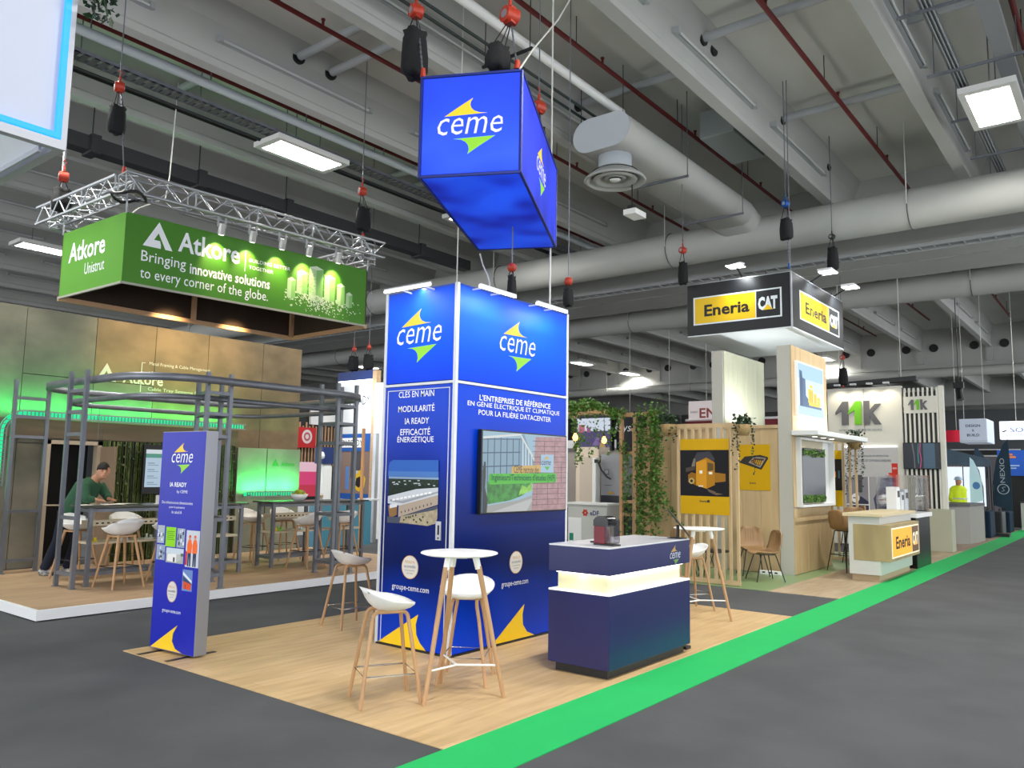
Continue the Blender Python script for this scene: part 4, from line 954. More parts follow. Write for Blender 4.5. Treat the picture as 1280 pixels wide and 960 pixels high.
for i, (x, y, z) in enumerate(((6.35, 10.50, 5.25), (6.85, 10.46, 5.25), (7.36, 10.42, 5.25), (7.85, 10.38, 5.25), (8.42, 10.34, 5.25))):
    o = thing('spotlight', ['first', 'second', 'third', 'fourth', 'fifth'][i] + ' silver spotlight from the left on the truss above the green banner', 'spotlight', (x, y, z))
    MB().cyl((x, y, z + .05), (x + .02, y + .06, z - .10), .052, 14).build('lamp_body', lampbody, o)
    MB().cyl((x + .02, y + .061, z - .1), (x + .0205, y + .063, z - .104), .04, 14).build('lens', tubew, o)
    MB().bar((x - .06, y + .02, z), (x - .06, y + .02, z + .15), .012, .03).bar((x + .06, y + .02, z), (x + .06, y + .02, z + .15), .012, .03).bar((x - .06, y + .02, z + .15), (x + .06, y + .02, z + .15), .03, .012).build('yoke', alu, o)
    spot('banner_spot', (x + .03, y + .02, z - .12), (x + .06, y + .42, 4.62), 70, (1, .80, .42), 72)
def hz(*a, **k): return hoist(*a, **k)
hoist(4.9, 10.9, 6.95, (6.28, 6.66, .11), 'chain hoist with a torn black bag high above the left truss corner', lower=(5.0, 10.8, 5.72), s=1.0)
hoist(5.0, 12.75, 6.1, (5.55, 5.9, .13), 'red chain hoist with a drooping black bag at the far left end of the truss', lower=(5.03, 12.8, 5.7), s=1.1)
hoist(8.95, 10.45, 6.55, (5.85, 6.25, .13), 'red chain hoist with a boxy black bag above the right end of the truss', lower=(9.0, 10.45, 5.72), s=1.0, bagoff=(.05, .0))
MB().tube([(5.0, 12.8, 5.8), (4.98, 12.75, 6.6), (4.9, 12.7, 7.4), (4.86, 12.7, 8.05)], .012, 6).build('safety_rope', rope, label='white rope above the far left truss hoist', cat='rope')
MB().tube([(5.9, 12.85, 5.62), (6.25, 12.87, 5.98), (6.7, 12.9, 6.28), (6.75, 12.9, 6.7), (6.8, 12.9, 8.4)], .010, 6).build('safety_rope', rope, label='white sling above the middle of the green banner', cat='rope')
# ---- steel portal frame with curved rail
t = thing('steel_portal', 'galvanised strut frame with a curved top rail over the high tables', 'steel frame', (6.8, 11.4, PZ))
def rr(x0, y0, x1, y1, r, n=8):
    pts = []
    for cx, cy, a0 in ((x1 - r, y0 + r, -90), (x1 - r, y1 - r, 0), (x0 + r, y1 - r, 90), (x0 + r, y0 + r, 180)):
        for i in range(n + 1): a = R(a0 + 90 * i / n); pts.append((cx + r * math.cos(a), cy + r * math.sin(a)))
    return pts
def band_ring(pts, z0, z1, th, name):
    m = MB(); n = len(pts); inn = []
    cx = sum(p[0] for p in pts) / n; cy = sum(p[1] for p in pts) / n
    for i, p in enumerate(pts):
        a = Vector((*pts[i - 1], 0)); b = Vector((*pts[(i + 1) % n], 0)); d = (b - a).normalized(); inn.append((p[0] - d.y * th, p[1] + d.x * th))
    vs = [(x, y, z) for z in (z0, z1) for (x, y) in pts] + [(x, y, z) for z in (z0, z1) for (x, y) in inn]
    f = []
    for i in range(n):
        j = (i + 1) % n
        f += [(i, j, n + j, n + i), (2 * n + j, 2 * n + i, 3 * n + i, 3 * n + j), (n + i, n + j, 3 * n + j, 3 * n + i), (j, i, 2 * n + i, 2 * n + j)]
    m.add(vs, f, 0, True); return m.build(name, galv, t)
band_ring(rr(4.86, 9.52, 8.75, 13.1, .85), 2.80, 2.90, .02, 'curved_rail'); band_ring(rr(5.15, 9.85, 8.55, 12.9, .7), 2.60, 2.67, .05, 'inner_rail')
def upr(x, y, z1, z0=PZ, w_=.05): return MB().box(x - w_ / 2, y - w_ / 2, z0, x + w_ / 2, y + w_ / 2, z1).box(x - w_ * .8, y - w_ * .8, z0, x + w_ * .8, y + w_ * .8, z0 + .01).build('upright', galv, t)
towers = [[(4.76, 11.36), (4.78, 10.93)], [(5.78, 9.68), (6.12, 9.68), (5.98, 10.25), (6.38, 10.32)], [(8.03, 9.75), (8.42, 9.78), (8.05, 10.18), (8.47, 10.2)], [(4.72, 13.1), (5.2, 13.15)]]
for tw_ in towers:
    for x, y in tw_: upr(x, y, 2.97 if tw_ is not towers[2] else 3.05)
    for i in range(len(tw_)):
        a = tw_[i]; b = tw_[(i + 1) % len(tw_)] if len(tw_) == 2 else tw_[{0: 1, 1: 3, 2: 0, 3: 2}[i]]
        if len(tw_) == 2 and i: continue
        for z in (.3, 1.02, 2.12, 2.42, 2.70): MB().bar((*a, z), (*b, z), .04, .045).build('cross_bar', galv, t)
MB().bar((5.0, 11.0, 2.5), (5.0, 11.0, 2.05), .006, .006).bar((4.9, 11.3, 2.5), (4.9, 11.3, 2.05), .006, .006).build('wire', galv, t)
# ---- two high tables
def high_table(x0, x1, y0, y1, label, top_m, wood_items):
    t = thing('high_table', label, 'table', ((x0 + x1) / 2, (y0 + y1) / 2, PZ), group='high steel tables of the green-sign stand')
    bev(bx('tabletop', (x0, y0, 1.15), (x1, y1, 1.175), top_m, t), .003)
    for x in (x0 + .08, (x0 + x1) / 2, x1 - .08):
        for y in (y0 + .08, y1 - .08): MB().box(x - .025, y - .025, PZ, x + .025, y + .025, 1.15).build('leg', galv, t)
    for z in (.28, 1.11):
        for y in (y0 + .08, y1 - .08): MB().bar((x0 + .08, y, z), (x1 - .08, y, z), .04, .045).build('rail', galv, t)
        for x in (x0 + .08, x1 - .08): MB().bar((x, y0 + .08, z), (x, y1 - .08, z), .04, .045).build('rail', galv, t)
    yc = (y0 + y1) / 2
    m = MB().box(x0 + .1, yc - .1, .90, x1 - .1, yc - .09, .97).box(x0 + .1, yc + .1, .90, x1 - .1, yc + .11, .97)
    m.build('perforated_rail', mat('cream_rail', '#CFC2A6', .5), t)
    n = int((x1 - x0 - .2) / .075); h = MB()
    for k in range(n): h.box(x0 + .12 + k * .075, yc - .103, .925, x0 + .155 + k * .075, yc - .099, .945)
    h.build('rail_slot', blackm, t, kind='stuff')
    bx('lower_shelf', (x0 + .1, yc - .16, .66), (x1 - .1, yc + .16, .69), mat('cream_rail', '#CFC2A6'), t)
    return t
high_table(4.92, 7.35, 10.95, 11.5, 'left high table on steel legs with a long dark top', mat('grey_tabletop', '#4A4A42', .25), 0)
high_table(7.85, 9.9, 11.05, 11.6, 'right high table on steel legs with a glossy green-reflecting top', mat('grey_tabletop', '#4A4A42'), 0)
# shelf samples
for i, (x, y, col, c_) in enumerate(((5.08, 11.1, '#D7C21C', 'yellow'), (8.0, 11.2, '#E2C81E', 'yellow'), (8.15, 11.25, '#8FC43A', 'lime'), (5.5, 11.1, '#C9C9C0', 'white'), (8.6, 11.25, '#C0C4BC', 'white'), (5.85, 11.1, '#C9C9C0', 'white'), (8.85, 11.2, '#C05A30', 'orange'))):
    o = thing('fitting_sample', '%s cable fitting sample on the shelf of the %s high table, %s' % (c_, 'left' if x < 7 else 'right', ['its left end', 'its left end', 'beside the yellow one', 'nearer the left end', 'in the middle', 'in the middle', 'farther right'][i]), 'sample', (x, y, .69))
    mm = mat('sample_' + col.strip('#'), col, .45)
    bev(bx('base', (x - .05, y - .03, .69), (x + .05, y + .03, .715), mm, o), .004); MB().cyl((x - .03, y, .715), (x - .03, y, .77), .016, 8).cyl((x + .03, y, .715), (x + .03, y, .75), .02, 8).build('clamp', mm, o)
# brochures, card holder, bowls
pap = mat('paper', '#E6E2DA', .7)
for i, (x, y, a) in enumerate(((5.05, 11.2, .2), (5.35, 11.15, -.15), (5.6, 11.3, .1))):
    f_ = Frame((x, y, 1.177 + .002 * i), (math.cos(a), math.sin(a), 0), (-math.sin(a), math.cos(a), 0))
    o = MB().add([f_(-.15, -.1, 0), f_(0, -.1, .006), f_(.15, -.1, 0), f_(-.15, .1, 0), f_(0, .1, .006), f_(.15, .1, 0)], [(0, 1, 4, 3), (1, 2, 5, 4)]).build('brochure', pap)
    tag(o, ['open white brochure at the left end of the high table', 'second white brochure beside the leaning man\'s hand', 'third white brochure, rightmost on the left high table'][i], 'brochure')
def bowl(x, y, z, label, r=.15):
    b = thing('fruit_bowl', label, 'bowl', (x, y, z))
    MB().lathe([(0, 0), (r * .45, 0), (r * .8, .05), (r, .11), (r * .97, .11), (r * .75, .055), (r * .4, .015), (0, .012)], (x, y, z), 24).build('bowl', white_p, b)
    return b
applem = mat('green_apple', '#A8B61C', .35, noise=.15, scale=(20, 20, 20))
def apples(x, y, z, where):
    k = 0
    for i in range(9):
        a = i * 2 * math.pi / 6; rr_ = .088 if i < 6 else .035; zz = z + (.105 if i < 6 else .15)
        if i >= 6: a = i * 2.1
        cx, cy = x + rr_ * math.cos(a), y + rr_ * math.sin(a)
        o = thing('apple', 'yellow-green apple in the white bowl on the %s' % where, 'fruit', (cx, cy, zz - .035), group='apples in the bowl on the ' + where)
        MB().lathe([(0, -.026), (.018, -.034), (.034, -.012), (.036, .006), (.026, .028), (.01, .032), (0, .026)], (cx, cy, zz), 12).build('fruit_body', applem, o)
        MB().cyl((cx, cy, zz + .026), (cx + .006, cy, zz + .042), .002, 5).build('stem', oakleg, o)
bowl(6.42, 11.25, 1.175, 'white bowl of apples on the left high table, half behind the totem'); apples(6.42, 11.25, 1.175, 'left high table')
bowl(8.55, 11.3, 1.175, 'white bowl of apples on the right high table'); apples(8.55, 11.3, 1.175, 'right high table')
o = thing('card_holder', 'small white upright card on the left high table', 'card', (6.02, 11.2, 1.175)); bx('card', (5.97, 11.19, 1.175), (6.07, 11.2, 1.30), pap, o); bx('base', (5.96, 11.17, 1.175), (6.08, 11.22, 1.182), pap, o)
o = thing('small_box', 'small cream cup beside the bowl on the right high table', 'cup', (9.0, 11.3, 1.175)); MB().lathe([(0, 0), (.04, 0), (.045, .12), (.04, .12), (.036, .01), (0, .01)], (9.0, 11.3, 1.175), 16).build('cup', pap, o); MB().lathe([(.042, .05), (.046, .05), (.047, .09), (.043, .09)], (9.0, 11.3, 1.175), 16).build('sleeve', mat('kraft', '#B79C78', .7), o)
# tub stools
def tub_stool():
    t = thing('tub_stool', 'x', 'stool', (0, 0, 0), group='white tub stools around the high tables')
    shell(MB(), .215, .25, .72, .13, .0, .06, n=26, rings=6).build('seat', shellm, t)
    for sx, sy in ((1, 1), (1, -1), (-1, 1), (-1, -1)): MB().cyl((sx * .23, sy * .22, 0), (sx * .11, sy * .11, .68), .013, 10, .02).build('leg', oakleg, t)
    MB().box(-.13, -.13, .655, .13, .13, .675).build('under_frame', oakleg, t)
    z = .27; q = .18
    MB().tube([(q + .005, q, z), (-q - .005, q, z), (-q - .005, -q, z), (q + .005, -q, z)], .007, 6, closed=True).build('footrest', blackm, t)
    return t
ts0 = tub_stool(); index_kids(ts0); tp = [(5.28, 10.72, 95, 'white tub stool in front of the left high table, nearest the strut uprights'), (5.98, 10.74, 80, 'second white tub stool in front of the left high table, partly behind the totem'),
    (5.25, 11.95, -80, 'white tub stool behind the left high table, left end'), (5.98, 12.0, -95, 'white tub stool behind the left high table, second from its left end'),
    (8.38, 10.82, 100, 'white tub stool in front of the right high table, left one'), (9.12, 10.84, 85, 'white tub stool in front of the right high table, behind the strut tower'),
    (8.12, 11.95, -75, 'white tub stool behind the right high table, leftmost, with orange-lit leg'), (8.82, 12.05, -95, 'white tub stool behind the right high table, second from the left')]
for i, (x, y, a, l) in enumerate(tp):
    if i == 0: ts0.location = (x, y, PZ); ts0.rotation_euler = (0, 0, R(a)); ts0['label'] = l
    else: dup(ts0, (x, y, PZ), R(a), l)
spot('stand_spot', (6.0, 11.6, 4.1), (5.9, 12.6, .1), 60, (1, .78, .5), 100, .08); spot('stand_spot', (8.6, 11.2, 4.1), (8.8, 12.2, .1), 110, (1, .72, .42), 100, .08)
spot('stand_spot', (6.7, 12.3, 4.1), (6.9, 13.65, 3.75), 80, (1, .74, .36), 95, .08); spot('stand_spot', (8.0, 12.3, 4.1), (8.0, 13.65, 3.75), 80, (1, .74, .36), 95, .08)
# ---- big white lightbox, upper left
bz = 3.4
t = thing('corner_lightbox', 'huge white illuminated hanging box with a cyan light edge at the top left', 'hanging sign', (0, 5.5, bz))
wl = mat('white_lit_fabric', '#A9AFC0', .5, emit=.16); x1, y0 = 1.765, 4.5
bx('front_fabric', (-3.2, y0 + .02, bz + .09), (x1 - .05, y0 + .05, 6.4), wl, t)
bx('underside_fabric', (-3.2, y0 + .1, bz + .02), (x1 - .09, y0 + 2.6, bz + .05), mat('white_lit_under', '#CDD3DE', .5, emit=.4), t)
bx('end_fabric', (x1 - .045, y0 + .06, bz + .09), (x1 - .02, y0 + 2.6, 6.4), wl, t)
cy = mat('cyan_led', '#0096FF', .4, emit=1.7)
MB().box(-3.2, y0 - .005, bz + .055, x1 - .06, y0 + .02, bz + .085).build('led_strip', cy, t); MB().box(x1 - .06, y0 - .005, bz + .055, x1 - .03, y0 + .02, 6.4).build('led_strip', cy, t)
al2 = mat('frame_profile', '#B6B8C0', .4, .2)
MB().box(-3.2, y0, bz, x1, y0 + .05, bz + .05).box(x1 - .03, y0, bz + .05, x1, y0 + .05, 6.4).box(x1 - .05, y0 + .05, bz, x1, y0 + 2.6, bz + .05).box(x1 - .1, y0 + .1, bz - .01, x1 - .085, y0 + 2.6, bz + .02).build('frame_profile', al2, t)
t = thing('trailing_plant', 'ivy sprig hanging over the top corner of the white corner lightbox', 'plant', (1.8, 4.47, 4.1))
m = MB(); st = MB()
for k in range(5):
    p = Vector((1.78 + random.uniform(-.03, .06), 4.46, 4.75)); pts = [p]
    for j in range(6): p = p + Vector((random.uniform(-.01, .035), random.uniform(-.02, .01), -random.uniform(.07, .11))); pts.append(p)
    st.tube(pts, .003, 4)
    for p in pts[1:]:
        for _ in range(5): m.leaf(p + Vector((random.uniform(-.03, .03),) * 1 + (random.uniform(-.03, .03), random.uniform(-.03, .03))), random.uniform(.035, .06))
m.build('foliage', leafd, t, kind='stuff'); st.build('stem', leafd, t)
# ---- the leaning man
skin = mat('skin', '#C08A6C', .55)
def ball(mb, c, rx, ry, rz, n=16, yaw=0, pitch=0):
    M = Matrix.Translation(c) @ Matrix.Rotation(yaw, 4, 'Z') @ Matrix.Rotation(pitch, 4, 'Y'); vs = []; rings = 10
    for i in range(rings + 1):
        a = math.pi * i / rings
        for j in range(n): b = 2 * math.pi * j / n; vs.append(M @ Vector((rx * math.sin(a) * math.cos(b), ry * math.sin(a) * math.sin(b), rz * math.cos(a))))
    mb.add(vs, [(i * n + j, i * n + (j + 1) % n, (i + 1) * n + (j + 1) % n, (i + 1) * n + j) for i in range(rings) for j in range(n)], 0, True)
def fuse(o, v=.012, sm=4):
    m = o.modifiers.new('remesh', 'REMESH'); m.mode = 'VOXEL'; m.voxel_size = v; m.use_smooth_shade = True
    s_ = o.modifiers.new('smooth', 'SMOOTH'); s_.iterations = sm; s_.factor = .5
    return o
def limb(mb, pts, rs, n=14):
    P = [Vector(p) for p in pts]; out = []; ro = []
    for i in range(len(P) - 1):
        for k in range(4): f = k / 4; out.append(P[i].lerp(P[i + 1], f)); ro.append(rs[i] * (1 - f) + rs[i + 1] * f)
    out.append(P[-1]); ro.append(rs[-1]); mb.tube(out, ro, n)
    return mb
def hand(mb, w_, d, up, s_=1.0, curl=.4):
    # palm, four unequal fingers and a thumb; d = finger direction, up = back of the hand
    w_ = Vector(w_); d = Vector(d).normalized(); up = Vector(up).normalized(); side = d.cross(up).normalized()
    mb.bar(w_, w_ + d * .085 * s_, .075 * s_, .028 * s_, up=up)
    for i, (o_, l_) in enumerate(((-.030, .062), (-.010, .075), (.010, .070), (.029, .055))):
        a = w_ + d * .08 * s_ + side * o_ * s_; b = a + (d * (1 - curl * .3) - up * curl * .5) * l_ * .5 * s_; c = b + (d * (1 - curl) - up * curl) * l_ * .55 * s_
        mb.tube([a, b, c], [.0095 * s_, .009 * s_, .0075 * s_], 8)
    a = w_ + d * .02 * s_ - side * .035 * s_; mb.tube([a, a + (d * .6 - side * .8) * .04 * s_, a + (d * 1.2 - side * .9) * .055 * s_], [.012 * s_, .011 * s_, .009 * s_], 8)
def person(base, face, label, joints, cloth, head, hairm, group=None):
    pass
rv = Vector((.618, -.786, 0)); fv = Vector((.786, .618, 0))       # rv: towards the table end, fv: away from the viewer
o3 = Vector((5.33, 12.42, PZ))
def pt(a, b, z): return o3 + rv * a + fv * b + Vector((0, 0, z))
man = MB()
hipL, hipR = pt(-.02, -.09, .88), pt(-.02, .09, .88); chest = pt(.22, 0, 1.24); neck = pt(.34, 0, 1.40)
hc = pt(.455, -.02, 1.50)
limb(man, [pt(-.02, 0, .86), pt(.06, 0, 1.02), chest, pt(.31, 0, 1.36)], [.13, .125, .155, .10]); ball(man, pt(.25, 0, 1.29), .10, .19, .10, yaw=math.atan2(rv.y, rv.x))
limb(man, [pt(.30, 0, 1.34), neck, hc - Vector((0, 0, .03))], [.07, .058, .055])
ball(man, hc, .093, .075, .115, yaw=math.atan2(rv.y, rv.x) + .5, pitch=.25); hd = (rv * .62 - fv * .78).normalized(); side_ = Vector((-hd.y, hd.x, 0))
ball(man, hc + hd * .05 + Vector((0, 0, -.06)), .05, .05, .05); man.bar(hc + hd * .085 + Vector((0, 0, .01)), hc + hd * .108 + Vector((0, 0, -.025)), .022, .03)
for q_ in (-1, 1): ball(man, hc + side_ * .075 * q_ + Vector((0, 0, -.005)), .018, .012, .03)
for q_, (sh, el, wr) in ((-1, (pt(.27, -.19, 1.30), pt(.36, -.26, 1.12 - .02), pt(.47, -.20, 1.10))), (1, (pt(.30, .19, 1.30), pt(.42, .24, 1.12), pt(.50, .10, 1.10)))):
    limb(man, [sh, el, wr], [.055, .043, .030]); hand(man, wr, (rv * .8 - fv * .2 * q_ + Vector((0, 0, -.1))), (0, 0, 1))
ank = [pt(-.25, -.12, .09), pt(-.06, .13, .09)]; kne = [pt(-.08, -.12, .50), pt(.06, .11, .49)]
for h_, k_, a_ in zip((hipL, hipR), kne, ank): limb(man, [h_, k_, a_], [.085, .058, .042])
pm_ = man.build('person', skin, label='man in a green sweater leaning over the left high table', cat='person'); fuse(pm_)
sw = MB(); limb(sw, [pt(-.02, 0, .90), pt(.06, 0, 1.03), chest, pt(.32, 0, 1.37)], [.15, .15, .19, .095]); ball(sw, pt(.25, 0, 1.29), .13, .23, .125, yaw=math.atan2(rv.y, rv.x))
for sh, el, wr in ((pt(.27, -.19, 1.30), pt(.36, -.26, 1.10), pt(.46, -.205, 1.10)), (pt(.30, .19, 1.30), pt(.42, .24, 1.12), pt(.49, .11, 1.10))): limb(sw, [sh, el, wr], [.082, .062, .045])
fuse(sw.build('sweater', mat('green_sweater', '#2E5A40', .9, noise=.2, scale=(8, 8, 8)), pm_), .014)
tr_ = MB(); limb(tr_, [pt(-.03, 0, .93), pt(-.03, 0, .82)], [.148, .14])
for h_, k_, a_ in zip((hipL, hipR), kne, ank): limb(tr_, [h_, k_, a_], [.10, .075, .065])
fuse(tr_.build('trousers', mat('navy_trousers', '#10182B', .9), pm_), .014)
hr = MB(); ball(hr, hc - hd * .012 + Vector((0, 0, .030)), .106, .090, .114, yaw=math.atan2(hd.y, hd.x)); hr2 = MB()
hr2.v = [v if (v - hc).dot(hd) < .055 or v.z > hc.z + .075 else hc + (v - hc) * .86 for v in hr.v]; hr2.f = hr.f; hr2.m = hr.m; hr2.s = hr.s
hr2.v = [Vector((v.x, v.y, max(v.z, hc.z - .05))) if (v - hc).dot(hd) < 0 else Vector((v.x, v.y, max(v.z, hc.z + .035))) for v in hr2.v]
hr2.build('hair', mat('dark_hair', '#1A1310', .7), pm_)
e = MB()
for q_ in (-1, 1): ball(e, hc + hd * .083 + side_ * .03 * q_ + Vector((0, 0, .012)), .008, .012, .006, 8); e.bar(hc + hd * .088 + side_ * (.018 * q_) + Vector((0, 0, .032)), hc + hd * .082 + side_ * (.045 * q_) + Vector((0, 0, .03)), .006, .006)
e.bar(hc + hd * .092 - side_ * .022 + Vector((0, 0, -.055)), hc + hd * .092 + side_ * .022 + Vector((0, 0, -.055)), .008, .007)
e.build('face_features', mat('dark_hair', '#1A1310'), pm_)
for a_ in ank:
    m = MB(); f0 = a_ + Vector((0, 0, -.09)); 
    limb(m, [f0 - rv * .06 + Vector((0, 0, .05)), f0 + rv * .08 + Vector((0, 0, .04)), f0 + rv * .17 + Vector((0, 0, .032))], [.048, .045, .03]); fuse(m.build('shoe', mat('white_black_shoe', '#D9D9D6', .6, col2='#1C1C1E', scale=(14, 14, 14)), pm_), .01, 2)
# ================================================================ black and yellow stand on the right
bev(bx('stand_floor', (11.98, 3.47, 0), (22.0, 4.5, .008), plank_mat('grey_oak_vinyl', '#B8A58A', '#AB987C', '#9C8A70')), .002)['label'] = 'greyish oak vinyl flooring along the yellow and black stand'
D.objects['stand_floor']['category'] = 'flooring'
bx('stand_floor', (11.98, 4.5, 0), (19.5, 7.4, .007), mat('pale_green_vinyl', '#7E9A6C', .3, noise=.06), label='pale green vinyl flooring beneath the wooden chairs', cat='flooring')
blk = mat('black_sign', '#0B0E13', .4); yl = mat('sign_yellow', '#E8BE00', .4); whp = mat('sign_white', '#DCE4E8', .4)
t = thing('hanging_sign', 'black hanging sign box with yellow and white lettering above the pine pillars', 'hanging sign', (15.9, 5.8, 4.4))
x0, x1, y0, y1, z0, z1 = 14.28, 17.46, 4.82, 6.87, 4.4, 5.43
bx('left_face', (x0, y0, z0 + .02), (x0 + .03, y1, z1), blk, t); bx('right_face', (x0, y0, z0 + .02), (x1, y0 + .03, z1), blk, t)
bx('end_face', (x1 - .03, y0 + .03, z0 + .02), (x1, y1, z1), blk, t); bx('back_face', (x0 + .03, y1 - .03, z0 + .02), (x1 - .03, y1, z1), blk, t)
MB().box(x0, y0, z0, x1, y1, z0 + .02).build('underside', mat('white_underside', '#DDE3E6', .5), t)
MB().box(x0 - .008, y0 - .008, z0, x0 + .02, y0 + .02, z1 + .01).box(x0 - .005, y0, z1, x0 + .03, y1, z1 + .012).box(x0, y0 - .005, z1, x1, y0 + .03, z1 + .012).build('edge_trim', alu, t)
FA1 = Frame((x0 - .002, y1, z0), (0, -1, 0), (0, 0, 1)); FA2 = Frame((x0, y0 - .002, z0), (1, 0, 0), (0, 0, 1))
def cat_logo(fr, a, b, w, h, parent, mblk, myel, mwh, d=.003, txt=blk):
    # framed plate: yellow name field and black trademark field
    MB().fbox(fr, a, b, a + w, b + h, 0, d).build('white_border', mwh, parent)
    MB().fbox(fr, a + .018 * w, b + .05 * h, a + .715 * w, b + .95 * h, d, d * 1.6).build('yellow_field', myel, parent)
    MB().fbox(fr, a + .725 * w, b + .05 * h, a + .982 * w, b + .95 * h, d, d * 1.6).build('black_field', mblk, parent)
    text('Eneria', fr, a + .13 * w, b + .28 * h, .42 * h, txt, parent, width=.52 * w, bold=.03, d=d * 2)
    text('CAT', fr, a + .745 * w, b + .28 * h, .46 * h, mwh, parent, width=.21 * w, bold=.055, d=d * 2)
    MB().prism(fr, [(a + .795 * w, b + .28 * h), (a + .905 * w, b + .28 * h), (a + .85 * w, b + .47 * h)], d * 2, d * 2.6).build('yellow_triangle', myel, parent)
cat_logo(FA1, .13, .22, 1.74, .55, t, blk, yl, whp); cat_logo(FA2, .42, .22, 2.45, .55, t, blk, yl, whp)
floodm = mat('flood_lit', '#FFFFFF', .5, emit=9)
for i, (x, y, dx, dy, nm) in enumerate(((13.98, 5.75, 1, 0, 'over its left face'), (15.4, 4.5, 0, 1, 'over its right face, nearer one'), (16.9, 4.5, 0, 1, 'over its right face, farther one'), (16.9, 4.55, 0, 1, ''))):
    if i == 3: break
    o = thing('floodlight', 'bright white floodlight on an arm above the black sign, ' + nm, 'lamp', (x, y, 5.6))
    MB().bar((x - .16 * abs(dy) - .06, y - .16 * abs(dx), 5.62), (x + .16 * abs(dy) + .06, y + .16 * abs(dx), 5.62), .26 if dy else .12, .035).build('housing', post, o)
    MB().box(x - .14, y - .14, 5.592, x + .14, y + .14, 5.60).build('lit_panel', floodm, o)
    MB().bar((x, y, 5.64), (x + dx * .32, y + dy * .34, 5.45), .025, .025).build('arm', blackm, o)
    spot('flood_beam', (x, y, 5.57), (x + dx * .5, y + dy * .42, 5.0), 50 if i == 0 else 210, (.9, .97, 1), 95, .1)
for x, y in ((14.32, 5.3), (14.32, 6.2), (15.6, 4.85), (16.8, 4.85)): MB().cyl((x, y, 5.4), (x, y, 5.52), .012, 6).build('pin', blackm, t)
MB().cyl((14.3, 4.84, 5.43), (14.3, 4.84, 9.1), .008, 6).build('wire', galv, t)
area('added_underside_fill', (15.6, 4.58, 2.56), 2.4, .3, 26, (.95, .98, 1), (0, .12, 1)); area('added_underside_fill', (14.5, 5.65, 2.67), .2, .8, 22, (.95, .98, 1), (.15, 0, 1)); area('added_underside_fill', (15.4, 5.6, 2.67), 1.2, .7, 9, (.95, .98, 1), (0, 0, 1))  # unseen area lights added to brighten the white underside of the sign
# pillars and walls
greyside = mat('grey_panel_edge', '#B3B2A9', .6)
def boards(parent, x0, x1, y, z0, z1, n, m_, th=.02):
    w_ = (x1 - x0) / n
    for i in range(n): bev(bx('board', (x0 + i * w_ + .003, y - th, z0), (x0 + (i + 1) * w_ - .003, y, z1), m_, parent), .003, 1)
t = thing('pine_pillar', 'tall pine-clad wall pillar with a backlit picture and monitor niche, right one', 'wall panels', (15.2, 4.95, 0))
bx('core', (14.2, 4.85, 0), (16.22, 5.09, 4.07), greyside, t)
boards(t, 14.2, 16.22, 4.85, 2.46, 4.07, 4, pine); boards(t, 14.2, 16.3, 4.85, .015, 1.16, 3, pine)
boards(t, 14.2, 14.34, 4.85, 1.18, 2.44, 1, pine); bx('trim_board', (14.2, 4.80, .93), (16.22, 4.83, 1.0), pine, t)
FP = Frame((0, 4.828, 0), (1, 0, 0), (0, 0, 1))
lb = MB().fbox(FP, 14.35, 2.80, 15.86, 3.80, 0, .05).build('picture_frame', white_p, t)
pb = lambda h: mat('backlit_' + h.strip('#'), h, .4, emit=1.05)
it = [(pb('#DCEEFA'), rect(14.38, 2.83, 15.83, 3.77)), (pb('#A9CFEA'), [(14.38, 3.35), (15.83, 3.5), (15.83, 3.77), (14.38, 3.77)]), (pb('#CFE5F5'), rect(14.38, 3.3, 15.83, 3.5)), (pb('#B4D3EA'), rect(14.38, 2.83, 15.83, 3.0)),
      (pb('#39628F'), [(14.46, 2.99), (14.98, 2.99), (14.98, 3.12), (14.80, 3.2), (14.78, 3.5), (14.62, 3.52), (14.6, 3.63), (14.46, 3.65)]), (pb('#274A75'), [(14.46, 2.99), (14.62, 2.99), (14.62, 3.55), (14.46, 3.62)])]
for a, b, c, e in ((14.92, 3.08, 15.22, 3.34), (15.24, 3.08, 15.42, 3.28), (15.44, 3.06, 15.62, 3.22), (15.02, 3.36, 15.18, 3.42), (14.96, 3.02, 15.6, 3.08)): it.append((pb('#F2D23A'), rect(a, b, c, e)))
it += [(pb('#4C6E9A'), rect(14.95, 2.99, 15.7, 3.03)), (pb('#C9A41E'), rect(15.02, 3.1, 15.06, 3.3)), (pb('#C9A41E'), rect(15.12, 3.1, 15.16, 3.3)), (pb('#C9A41E'), rect(15.3, 3.1, 15.33, 3.24))]
FPp = Frame((0, 4.776, 0), (1, 0, 0), (0, 0, 1)); patch(FPp, lb, 'backlit_picture', it, .001)
nm_ = mat('niche_white', '#D5D8D8', .5)
MB().box(14.34, 4.72, 1.18, 16.24, 4.84, 1.22).box(14.34, 4.74, 2.38, 16.24, 4.84, 2.42).box(14.34, 4.74, 1.22, 14.38, 4.84, 2.38).box(15.85, 4.82, 1.22, 16.2, 4.84, 2.38).box(16.2, 4.72, 1.22, 16.24, 4.84, 2.38).build('niche_frame', nm_, t)
MB().box(14.38, 4.83, 1.22, 16.2, 4.849, 2.38).build('niche_back', mat('niche_warm', '#B0A88E', .6), t)
o = thing('monitor', 'grey switched-off monitor in the white niche of the pine wall', 'screen', (15.08, 4.78, 1.24))
bev(bx('casing', (14.42, 4.76, 1.25), (15.78, 4.82, 2.24), blackm, o), .005)
bx('screen_glass', (14.46, 4.755, 1.38), (15.74, 4.761, 2.10), mat('grey_screen', '#353C47', .3), o)
mm = MB()
for k in range(500): mm.leaf((random.uniform(14.46, 15.74), 4.752, random.uniform(1.26, 1.37)), random.uniform(.02, .05), (random.uniform(-.5, .5), -.1, random.uniform(-.3, 1)))
